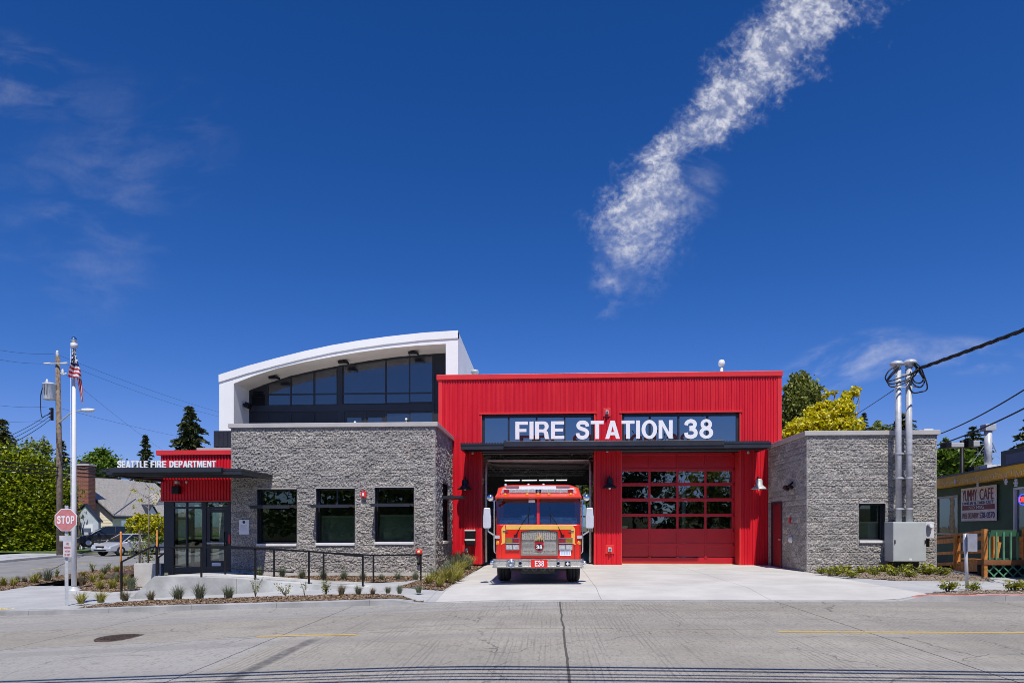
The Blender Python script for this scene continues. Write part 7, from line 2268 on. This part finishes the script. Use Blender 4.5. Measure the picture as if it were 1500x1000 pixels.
crown_tree('maple_tree', 'bright green tree between stone block and floodlight pole', 'tree', 44, 1395, [(1390, 672, 20, 18), (1408, 676, 18, 18), (1378, 662, 10, 12), (1388, 650, 6, 9), (1400, 660, 12, 10), (1424, 682, 14, 12), (1380, 690, 16, 16)], LG['green'], 3400, .34, zb=0, trunk=.15)
fir('fir_tree', 'dark fir between floodlight pole and exhaust stack', 58, 1425, 624, 700, 36, LG['fir'], FG, 1.2)
fir('cedar_tree', 'cedar at the picture edge above the cafe roof', 40, 1510, 600, 690, 36, LG['cedar'], FG, .9, gap=.15, size=.36)
crown_tree('garden_tree', 'green tree glimpsed through the back of the engine bay', 'tree', 52, 862, [(850, 700, 24, 20), (880, 705, 24, 22), (866, 725, 30, 20)], LG['pale'], 1500, .4, zb=0)

# trees across the street behind the viewer, mirrored in the door panes
def back_tree(x, y, h, w, label, mat):
    h *= .76
    o = thing('street_tree', label, 'tree', (x, y, 0), 'trees across the street mirrored in the glazing')
    b = MB(); b.tube([(x, y, -.2), (x, y, h * .5), (x, y, h * .8)], [.28, .2, .08], 8)
    bl = []
    for k in range(7): a = k * 2.4; bl.append(((x + math.cos(a) * w * .5, y + math.sin(a) * w * .4, h * (.22 + .1 * k)), (w * .55, w * .5, h * .17)))
    for c, r in bl: limb(b, (x, y, h * .35), c, .12, .03)
    b.build('trunk', MT['bark'], o)
    leaves('crown', crown_points(bl, 2300, .3, 20, .2), .65, mat, o)
for x, y, h, w, l, m in ((0, -27, 10, 5.5, 'tree across the street mirrored beside the open bay', 'olive'), (-10, -25, 8, 5, 'low broad tree across the street mirrored between office windows', 'green'), (24, -25, 10, 6, 'tree across the street mirrored beyond the closed door', 'olive'), (-18, -26, 9, 5, 'low tree across the street mirrored beside the entrance', 'olive'), (-32, -26, 11, 6, 'tree across the street mirrored at the far entrance pane', 'green'), (-14, -24, 12, 4, 'tree across the street mirrored in the first office window', 'olive'), (-5, -30, 15, 4.5, 'tall tree across the street mirrored in the middle office window', 'fir'), (5.5, -22, 13, 3.5, 'tree across the street mirrored in the middle of the closed door', 'olive'), (11, -26, 16, 5, 'tall dark tree across the street mirrored in the closed door', 'fir'), (18, -24, 12, 4.5, 'broad tree across the street mirrored at the closed door edge', 'olive'), (-24, -26, 12, 5, 'tree across the street mirrored in the entrance glass', 'green')):
    back_tree(x, y, h, w, l, LG[m])


# ------------------------------------------------------------------ grasses and small shrubs
def tuft_mesh(n, h, spread, mat, wd=.012):
    """a clump of arching blades, three segments each"""
    b = MB()
    for i in range(n):
        a = random.random() * 6.283; L = h * random.uniform(.6, 1.15); out = spread * random.uniform(.1, 1.0)
        d = Vector((math.cos(a), math.sin(a), 0)); s = Vector((-d.y, d.x, 0)); p0 = d * random.uniform(0, .06) + s * random.gauss(0, .03)
        prev = None
        for k in range(4):
            t = k / 3; q = p0 + d * out * t * (.4 + .6 * t) + Vector((0, 0, L * (t - .28 * t * t * (out / spread))))
            w = wd * (1 - t * .85)
            cur = (len(b.v), len(b.v) + 1); b.v += [tuple(q - s * w), tuple(q + s * w)]
            if prev: b.face([prev[0], prev[1], cur[1], cur[0]])
            prev = cur
    me = bpy.data.meshes.new('tuft'); me.from_pydata(b.v, [], b.f); me.materials.append(mat); return me


TUFT = {'y': [tuft_mesh(95, .34, .3, LG['gy'], .014) for _ in range(3)], 'b': [tuft_mesh(150, .33, .24, LG['gb'], .010) for _ in range(3)], 'r': [tuft_mesh(150, .3, .22, LG['gr'], .009) for _ in range(2)]}
ORD = ['first', 'second', 'third', 'fourth', 'fifth', 'sixth', 'seventh', 'eighth', 'ninth', 'tenth', 'eleventh', 'twelfth', 'thirteenth', 'fourteenth', 'fifteenth', 'sixteenth', 'seventeenth']
KN = {'y': 'yellow green', 'b': 'blue green', 'r': 'dry brown'}


def tuft(kind, pos, wpx, label, group):
    o = bpy.data.objects.new('ornamental_grass', random.choice(TUFT[kind])); COL.objects.link(o)
    dist = math.hypot(pos.x, pos.y); sc = 1.35 * wpx / F * dist / (.62 if kind == 'y' else .5)
    o.location = pos; o.rotation_euler = (0, 0, random.random() * 6.28); o.scale = (sc, sc, sc * random.uniform(.95, 1.2))
    props(o, label, 'grass clump', group); return o


G1 = 'grass clumps in the kerb planting strip'
for k, (u, v, w, kd) in enumerate(((119, 884, 20, 'y'), (148, 882, 20, 'y'), (183, 879.5, 17, 'r'), (221, 879, 15, 'r'), (261, 878, 21, 'b'), (292, 877, 22, 'b'), (335, 876, 21, 'b'), (500, 871.5, 17, 'r'), (525, 870, 15, 'b'), (546, 870, 13, 'r'), (568, 868.5, 13, 'b'), (585, 869, 13, 'b'), (613.5, 868, 14, 'b'))):
    tuft(kd, GP(u, v, pave_z, .04), w, f'{KN[kd]} grass clump in the kerb strip, {ORD[k]} counted from the stop sign', G1)
G2 = 'grass clumps along the foot of the stone wall'
wz = lambda x, y: -.05
for k, (u, v, w) in enumerate(((380, 844.5, 15), (413, 844, 15), (442.5, 846, 15), (474, 847.5, 15), (504, 848.5, 15), (531.5, 850, 14), (558, 851.5, 12), (583, 852, 13), (608.5, 852, 14))):
    p = PY(u, v, 21.3 if u > 400 else 21.6); tuft('b', Vector((p.x, p.y, max(p.z, -.06) - .01)), w, f'blue green grass clump by the wall, {ORD[k]} counted from the entrance', G2)
G3 = 'grasses massed between stone wall and apron'
for k, (u, v, w, kd) in enumerate(((629, 855, 19, 'y'), (637, 850, 17, 'b'), (650, 853, 20, 'y'), (662, 852, 20, 'y'), (655, 843, 17, 'b'), (668, 844, 20, 'y'), (676, 838, 20, 'y'), (672, 832, 18, 'b'), (683, 834, 19, 'b'), (680, 826, 18, 'b'), (644, 858, 18, 'y'), (660, 847, 18, 'b'), (672, 848, 19, 'y'), (664, 838, 18, 'b'), (688, 829, 16, 'y'))):
    tuft(kd, GP(u, v, pave_z, .06), w * 1.35, f'{KN[kd]} grass in the bed beside the apron, {ORD[k]} back from the street', G3)
G4 = 'grass clumps in the beds by the side street'
for k, (u, v, w, kd) in enumerate(((5, 857.5, 14, 'y'), (20, 857, 14, 'y'), (26, 852.5, 9, 'r'), (36, 852.5, 10, 'r'), (50, 853, 17, 'y'), (70, 850, 15, 'b'), (58, 847, 10, 'r'), (122, 843, 10, 'y'), (153, 840, 10, 'b'), (171, 836.5, 12, 'y'))):
    tuft(kd, GP(u, v, pave_z, .05), w, f'{KN[kd]} grass along the side street kerb, {ORD[k]} from the picture edge', G4)
G5 = 'grass clumps behind the flagpole'
for k, (u, v, w, kd) in enumerate(((121, 856, 14, 'r'), (136, 852, 14, 'y'), (149, 849, 13, 'y'), (146, 861, 17, 'y'), (165, 861, 18, 'y'), (170, 852, 13, 'b'), (185, 858, 20, 'y'), (192, 862, 17, 'b'), (205, 850, 11, 'r'), (216, 849, 12, 'r'))):
    tuft(kd, GP(u, v, pave_z, .07), w, f'{KN[kd]} grass in the corner bed, {ORD[k]} counted from the flagpole', G5)


def leafy_plant(label, pos, h, w, n, group, mat='pale', name='leafy_shrub', size=.05):
    o = thing(name, label, 'shrub', pos, group)
    b = MB(); P = []
    for k in range(n):
        a = random.random() * 6.28; e = Vector((math.cos(a) * w * random.uniform(.2, 1), math.sin(a) * w * random.uniform(.2, 1), h * random.uniform(.6, 1)))
        b.tube([(0, 0, -.03), tuple(e * .5 + Vector((0, 0, h * .1))), tuple(e)], [.008, .006, .003], 5)
        for q in range(14):
            t = random.uniform(.3, 1.05); p = Vector((0, 0, -.03)).lerp(e, t) + Vector((random.gauss(0, .035), random.gauss(0, .035), random.gauss(0, .03))); P.append(tuple(p))
    b.build('stem', MT['twig'], o, world=False)
    me = leaf_mesh(P, size, aspect=.5); me.materials.append(LG[mat]); link_mesh('foliage', me, o, world=False)
    return o


G6 = 'young leafy shrubs in the kerb strip'
leafy_plant('sparse tall young shrub in the kerb strip, nearest the entrance landing', GP(374, 872.5, pave_z, .04), .52, .22, 7, G6)
leafy_plant('low leaning young shrub in the middle of the kerb strip', GP(418, 871, pave_z, .04), .32, .28, 9, G6, 'olive')
leafy_plant('nearly bare twiggy young shrub in the kerb strip', GP(446, 871, pave_z, .04), .36, .12, 3, G6)
leafy_plant('dense upright young shrub in the kerb strip before the dry grass', GP(477.5, 871, pave_z, .04), .36, .14, 12, G6, 'olive', size=.06)
leafy_plant('upright leafy shrub by the side street nearest the flagpole', GP(83.5, 846, pave_z, .04), .42, .1, 12, 'young leafy shrubs by the side street', 'olive', size=.06)
leafy_plant('wide leafy shrub by the side street kerb, mid bed', GP(136, 838, pave_z, .04), .45, .2, 12, 'young leafy shrubs by the side street', 'pale', size=.06)
leafy_plant('slim leafy shrub by the side street nearest the sapling', GP(159, 837, pave_z, .04), .45, .16, 12, 'young leafy shrubs by the side street', 'olive', size=.06)


def low_shrub_proto():
    o = thing('low_shrub', 'x', 'shrub', (0, 0, 0), 'low shrubs in the gravel beds')
    b = MB(); P = []
    for k in range(16):
        a = random.random() * 6.28; e = Vector((math.cos(a) * .24 * random.uniform(.3, 1), math.sin(a) * .24 * random.uniform(.3, 1), .27 * random.uniform(.5, 1)))
        b.tube([(0, 0, -.02), tuple(e * .6), tuple(e)], [.008, .006, .003], 4)
        for q in range(20): P.append(tuple(e * random.uniform(.45, 1.08) + Vector((random.gauss(0, .04), random.gauss(0, .04), random.gauss(0, .025)))))
    b.build('stem', MT['twig'], o, world=False)
    me = leaf_mesh(P, .075, aspect=.42, upb=.6); me.materials.append(LG['low']); link_mesh('foliage', me, o, world=False)
    return o


ls = low_shrub_proto(); first = True
spots = [(1203, 840, 12), (1215, 841, 12), (1226, 842.5, 15), (1236, 839, 15), (1248, 845, 16), (1245, 835, 14), (1262, 839.5, 12), (1275, 839, 12), (1281, 843.5, 13), (1292, 838, 14), (1304, 838, 15), (1310, 843.5, 15), (1325, 839, 16), (1334, 845.5, 14), (1350, 840, 13), (1362, 842, 20), (1381, 843, 15)]
for k, (u, v, w) in enumerate(spots + [(1388, 865, 25), (1426, 864.5, 20), (1484, 864.5, 24), (1500, 863, 22)]):
    p = GP(u, v, pave_z, .04); s = (1.4 if k < 17 else 1.05) * w / F * math.hypot(p.x, p.y) / .5
    lab = f'low yellow green shrub in the gravel bed, {ORD[k]} counted from the apron' if k < 17 else ('broad low shrub by the red kerb, nearest the apron', 'small shrub at the foot of the edge on street sign', 'low shrub by the kerb in front of the lattice deck', 'low shrub cut by the picture edge at the kerb')[k - 17]
    if first: o = ls; first = False
    else: o = copy_tree(ls)
    o.location = p; o.scale = (s, s, s * random.uniform(.85, 1.15)); o.rotation_euler = (0, 0, random.random() * 6.28); o['label'] = lab
    o['group'] = 'low shrubs in the gravel beds' if k < 17 else 'low shrubs along the kerb by the cafe'

# wood chips and litter strewn over the planting beds
def litter(name, label, n, mats, size):
    beds = [o for o in bpy.data.objects if o.type == 'MESH' and ('bed' in o.name or 'strip' in o.name) and o.get('kind') == 'structure' and ('gravel' in o.name) == ('pebble' in name)]
    pts = []
    for o in beds:
        fs = list(o.data.polygons); wts = np.array([f.area for f in fs]); 
        for i in rng.choice(len(fs), int(n * wts.sum()), p=wts / wts.sum()):
            vs = [o.data.vertices[k].co for k in fs[i].vertices]; a, b_ = rng.random(2)
            pts.append(tuple(vs[0].lerp(vs[1], a).lerp(vs[3].lerp(vs[2], a), b_) + Vector((0, 0, .008))))
    me = leaf_mesh(pts, size, aspect=.5, upb=1.2); me.materials.append(mats)
    props(link_mesh(name, me), label, 'ground litter', kind='stuff')


litter('wood_chips', 'loose wood chips strewn over the planting beds', 420, M_leaf('wood chip', [(.05, .03, .018), (.16, .10, .06), (.30, .21, .13), (.42, .32, .22)], .9, 0), .06)
litter('pebble_litter', 'loose pebbles strewn over the gravel beds', 420, M_leaf('pebble', [(.10, .08, .06), (.28, .22, .16), (.45, .38, .30)], .9, 0), .05)
# staked sapling, bushy young shrub, boulders
sp_ = GP(217, 838, pave_z); tp_ = math.hypot(sp_.x, sp_.y)
sap = thing('sapling', 'thin young tree with sparse leaves in front of the shingle roof', 'tree', sp_)
b = MB(); zt_ = lambda v: EYE + (HZ - v) / F * (sp_.y / ray(217, 770)[1])
tip = Vector((sp_.x + .05, sp_.y, zt_(706))); b.tube([sp_, (sp_.x + .02, sp_.y, zt_(770)), tip], [.035, .028, .008], 7)
P = []
for k in range(13):
    z = random.uniform(zt_(765), zt_(712)); a = random.uniform(0, 6.28); e = Vector((sp_.x + math.cos(a) * .6, sp_.y + math.sin(a) * .5, z + .35)); b.tube([(sp_.x + .02, sp_.y, z), tuple(e)], [.012, .004], 5)
    for q in range(12): P.append(tuple(e + Vector((random.gauss(0, .09), random.gauss(0, .09), random.gauss(0, .07)))))
b.build('trunk', MT['twig'], sap); leaves('crown', P, .11, LG['shrub_y'], sap)
crown_tree('young_shrub', 'bushy staked young shrub behind the sloping black handrail', 'shrub', tp_ * .97, 208, [(205, 795, 14, 12), (218, 800, 12, 12), (193, 805, 9, 10), (210, 815, 13, 10), (226, 788, 8, 8)], LG['olive'], 700, .1, zb=sp_.z, trunk=.04, bark='twig', clump=.3, per=8)
for k, (u, v0, v1, m, lab) in enumerate(((177, 855, 778, 'orange_wood', 'tall tan timber stake beside the lower handrail post'), (204.5, 853, 776, 'bark', 'dark timber stake standing through the bushy young shrub'), (230, 845, 776, 'orange_wood', 'tan timber stake near the entrance corner'))):
    q = GP(u, v0, pave_z); zz = EYE + (HZ - v1) / F * (q.y / ray(u, 770)[1]); b = MB(); b.tube([q - Vector((0, 0, .05)), Vector((q.x, q.y, zz))], .035, 6)
    o = b.build('tree_stake', MT[m], origin=q); props(o, lab, 'stake', 'timber stakes around the young shrub')
for k, (u, v, r) in enumerate(((158, 848, .2), (172, 846, .22), (190, 844, .24))):
    q = GP(u, v, pave_z, .04); me = bpy.data.meshes.new('boulder'); bm = bmesh.new(); bmesh.ops.create_icosphere(bm, subdivisions=3, radius=r)
    for vv in bm.verts: vv.co *= 1 + .3 * noise.noise(vv.co * 4 + Vector((k * 5, 0, 0))); vv.co.z *= .75
    bm.to_mesh(me); bm.free(); me.materials.append(MT['rock'] if 'rock' in MT else MT.setdefault('rock', M('dark red brown rock', (.07, .045, .04), .9, var=.4, scale=8, bump=.8, bscale=14)))
    o = bpy.data.objects.new('boulder', me); COL.objects.link(o); o.location = q + Vector((0, 0, r * .4))
    props(o, ('smallest dark boulder in the corner bed, nearest the flagpole', 'middle dark boulder in the corner bed', 'largest dark boulder in the corner bed, nearest the seat wall')[k], 'boulder', 'dark boulders in the corner bed')
# ================================================================== SKY, SUN, CAMERA
S = Vector((.30, -1.75, 3.1)).normalized()
w = bpy.data.worlds.new('World'); SC.world = w; w.use_nodes = True
n = NT(w.node_tree); bg = w.node_tree.nodes['Background']
sky = n.n('ShaderNodeTexSky', sky_type='NISHITA', sun_disc=False, sun_elevation=math.asin(S.z), sun_rotation=math.atan2(S.x, S.y), altitude=100.0, air_density=1.0, dust_density=.3, ozone_density=3.0)
gen = n.t.nodes.new('ShaderNodeTexCoord').outputs['Generated']
d = n.sep(gen)
hz = n.math('MAXIMUM', d[1], .02)
qx, qz = n.math('DIVIDE', d[0], hz), n.math('DIVIDE', d[2], hz)     # direction on the plane facing the station


def Q(u, v):
    r = ray(u, v); return r[0] / r[1], r[2] / r[1]


def fcurve(val, pts):
    nd = n.t.nodes.new('ShaderNodeFloatCurve'); c = nd.mapping.curves[0]
    while len(c.points) < len(pts): c.points.new(.5, .5)
    for p, (x, y) in zip(c.points, pts): p.location = (x, y); p.handle_type = 'AUTO_CLAMPED'
    nd.mapping.update(); n.put(nd.inputs['Value'], val); return nd.outputs[0]


# ribbon of cirrocumulus: s runs down its length, p across it
A0, B0 = Q(1262, -60), Q(872, 450)
ax = (B0[0] - A0[0], B0[1] - A0[1]); L = math.hypot(*ax); ax = (ax[0] / L, ax[1] / L); pe = (-ax[1], ax[0])
rel = (n.math('SUBTRACT', qx, A0[0]), n.math('SUBTRACT', qz, A0[1]))
s = n.math('DIVIDE', n.math('ADD', n.math('MULTIPLY', rel[0], ax[0]), n.math('MULTIPLY', rel[1], ax[1])), L)
p = n.math('ADD', n.math('MULTIPLY', rel[0], pe[0]), n.math('MULTIPLY', rel[1], pe[1]))
pn_ = None
cen, wid = [], []
for (ua, va), (ub_, vb) in (((1096, -30), (1322, -30)), ((1072, 40), (1240, 55)), ((1036, 100), (1160, 125)), ((985, 180), (1085, 195)), ((948, 216), (1013, 219)), ((916, 240), (1032, 240)), ((890, 268), (1052, 270)), ((862, 305), (1050, 308)), ((834, 346), (1022, 348)), ((826, 374), (1000, 378)), ((832, 405), (985, 408)), ((842, 445), (945, 447))):
    r = []
    for u, v in ((ua, va), (ub_, vb)):
        x, z = Q(u, v); x -= A0[0]; z -= A0[1]; r.append(((x * ax[0] + z * ax[1]) / L, x * pe[0] + z * pe[1]))
    sm = (r[0][0] + r[1][0]) / 2; cen.append((sm, .5 + (r[0][1] + r[1][1]) / 2 * 2)); wid.append((sm, abs(r[0][1] - r[1][1]) / 2 * 4))
cc = n.math('DIVIDE', n.math('SUBTRACT', fcurve(s, cen), .5), 2.0)
ww = n.math('MAXIMUM', n.math('MULTIPLY', fcurve(s, wid), .285), .004)
v2 = n.comb(n.math('MULTIPLY', s, L), p, .3)
warp = n.t.nodes.new('ShaderNodeTexNoise'); n.t.links.new(v2, warp.inputs['Vector']); warp.inputs['Scale'].default_value = 14; warp.inputs['Detail'].default_value = 4
v3 = n.vmath('ADD', v2, n.vmath('MULTIPLY', n.vmath('SUBTRACT', warp.outputs['Color'], (.5, .5, .5)), (.03, .03, 0)))
edge = n.math('SUBTRACT', 1.0, n.math('DIVIDE', n.math('ABSOLUTE', n.math('SUBTRACT', p, cc)), ww))
big = n.noise(v3, 13, 4, .6)
med = n.noise(v3, 30, 5, .65)
edge = n.math('ADD', edge, n.math('ADD', n.math('MULTIPLY', n.math('SUBTRACT', big, .5), 1.3), n.math('MULTIPLY', n.math('SUBTRACT', med, .5), 1.1)))
mask = n.math('MULTIPLY', n.mr(edge, -.05, .85), n.mr(n.math('ABSOLUTE', p), .16, .2, 1, 0))
ends = n.math('MULTIPLY', n.mr(s, .0, .0001), n.mr(n.math('ADD', s, n.math('MULTIPLY', n.math('SUBTRACT', med, .5), .4)), .80, 1.0, 1, 0))
puff = n.noise(n.vmath('MULTIPLY', v3, (1.2, .85, 1)), 48, 7, .6)
fine = n.noise(v3, 120, 4, .6)
tail = n.noise(n.vmath('ADD', n.comb(n.math('MULTIPLY', qx, .55), n.math('ADD', n.math('MULTIPLY', qz, 1.35), n.math('MULTIPLY', qx, -.25)), .3), n.vmath('MULTIPLY', warp.outputs['Color'], (.02, .03, 0))), 42, 6, .62)
tex = n.mix(n.mr(s, .46, .6), puff, n.math('ADD', n.math('MULTIPLY', puff, .38), n.math('MULTIPLY', tail, .62)))
pn = n.math('DIVIDE', n.math('SUBTRACT', p, cc), ww)
lop = n.mix(n.mr(s, .5, .62), (1, 1, 1), n.mr(pn, -.4, .9, 1.15, .28))
tex = n.math('ADD', n.math('MULTIPLY', tex, .8), n.math('MULTIPLY', fine, .22))
body = n.mr(tex, .42, .66)
neck = n.math('SUBTRACT', 1.0, n.math('MULTIPLY', n.mr(n.math('ABSOLUTE', n.math('SUBTRACT', s, .545)), .0, .02, 1, 0), .5))
dens = n.math('MULTIPLY', n.math('MULTIPLY', mask, ends), n.math('MULTIPLY', n.math('MULTIPLY', neck, lop), n.math('ADD', n.math('MULTIPLY', body, .66), n.math('MULTIPLY', mask, .26))))


def wisp(u, v, ru, rv, ang, amt, sc=8, stretch=2.6):
    x, z = Q(u, v); a = n.math('SUBTRACT', qx, x); b = n.math('SUBTRACT', qz, z); c_, s_ = math.cos(R(ang)), math.sin(R(ang))
    i = n.math('ADD', n.math('MULTIPLY', a, c_), n.math('MULTIPLY', b, s_)); j = n.math('SUBTRACT', n.math('MULTIPLY', b, c_), n.math('MULTIPLY', a, s_))
    g = n.math('ADD', n.math('POWER', n.math('ABSOLUTE', n.math('DIVIDE', i, ru / F)), 2), n.math('POWER', n.math('ABSOLUTE', n.math('DIVIDE', j, rv / F)), 2))
    g = n.mr(g, 0, 1, 1, 0)
    t = n.noise(n.comb(n.math('MULTIPLY', i, sc), n.math('MULTIPLY', j, sc * stretch), u * .01), 1.0, 4, .55, .4)
    return n.math('MULTIPLY', n.math('MULTIPLY', g, n.mr(t, .42, .72)), amt)


tot = dens
for q in ((0, 110, 170, 80, -10, .12), (110, 330, 200, 170, -12, .06), (230, 215, 150, 130, 10, .05), (140, 300, 150, 260, 0, .05), (1240, 528, 130, 42, 14, .42), (1400, 520, 120, 32, -4, .34), (1180, 570, 90, 28, 20, .24), (1000, 255, 80, 45, -20, .22), (985, 300, 75, 60, -20, .26)):
    tot = n.math('ADD', tot, wisp(*q), clamp=True)
tot = n.math('MULTIPLY', tot, n.mr(d[1], .0, .1))
# polarised deep blue: the sky's own colour, deepened away from the horizon
SKY_GAIN = 1.0
col = n.n('ShaderNodeGamma', i_Color=sky.outputs[0], i_Gamma=1.35).outputs[0]
col = n.mix(1.0, col, (.40, .66, .98), 'MULTIPLY')
sc_ = n.t.nodes.new('ShaderNodeSeparateColor'); n.t.links.new(col, sc_.inputs[0])
cb_ = n.t.nodes.new('ShaderNodeCombineColor')
for i, (k_, g_) in enumerate(((.52, 1.5), (.655, .92), (.95, .85))): n.put(cb_.inputs[i], n.math('MULTIPLY', n.math('POWER', sc_.outputs[i], g_), k_ * .9))
n.t.links.remove(cb_.inputs[0].links[0]); rr_ = n.math('MULTIPLY', n.math('POWER', sc_.outputs[0], 1.5), .52); n.put(cb_.inputs[0], n.math('MINIMUM', rr_, n.math('MULTIPLY', n.math('POWER', sc_.outputs[1], .92), n.mr(d[2], .0, .2, .66 * .62, .66 * .36))))
col = cb_.outputs[0]
cl = n.mix(n.mr(fine, .3, .7), (5.6, 5.9, 7.2), (7.4, 7.5, 8.2))
col = n.mix(tot, col, cl)
n.t.links.new(col, bg.inputs[0]); bg.inputs[1].default_value = .10

sl = bpy.data.lights.new('sun', 'SUN'); sl.energy = 4.5; sl.angle = R(.4); sl.color = (1.0, .955, .88)
so_ = bpy.data.objects.new('sun', sl); COL.objects.link(so_); so_.rotation_euler = S.to_track_quat('Z', 'Y').to_euler(); so_.location = S * 60

cam = bpy.data.cameras.new('camera'); co = bpy.data.objects.new('camera', cam); COL.objects.link(co)
co.location = (0, 0, EYE); co.rotation_euler = (R(90), 0, math.atan(TA))
cam.sensor_fit = 'HORIZONTAL'; cam.sensor_width = 36; cam.lens = 36 * F / 1500; cam.shift_y = (HZ - 500) / 1500
cam.clip_start = .05; cam.clip_end = 4000
SC.camera = co
SC.view_settings.view_transform = 'Standard'; SC.view_settings.look = 'None'; SC.view_settings.exposure = 0.0; SC.view_settings.gamma = 1.0
SC.render.resolution_x, SC.render.resolution_y = 1024, 682
SC.cycles.max_bounces = 8; SC.cycles.transparent_max_bounces = 16
SC.cycles.use_denoising = True
SC.cycles.filter_width = .9
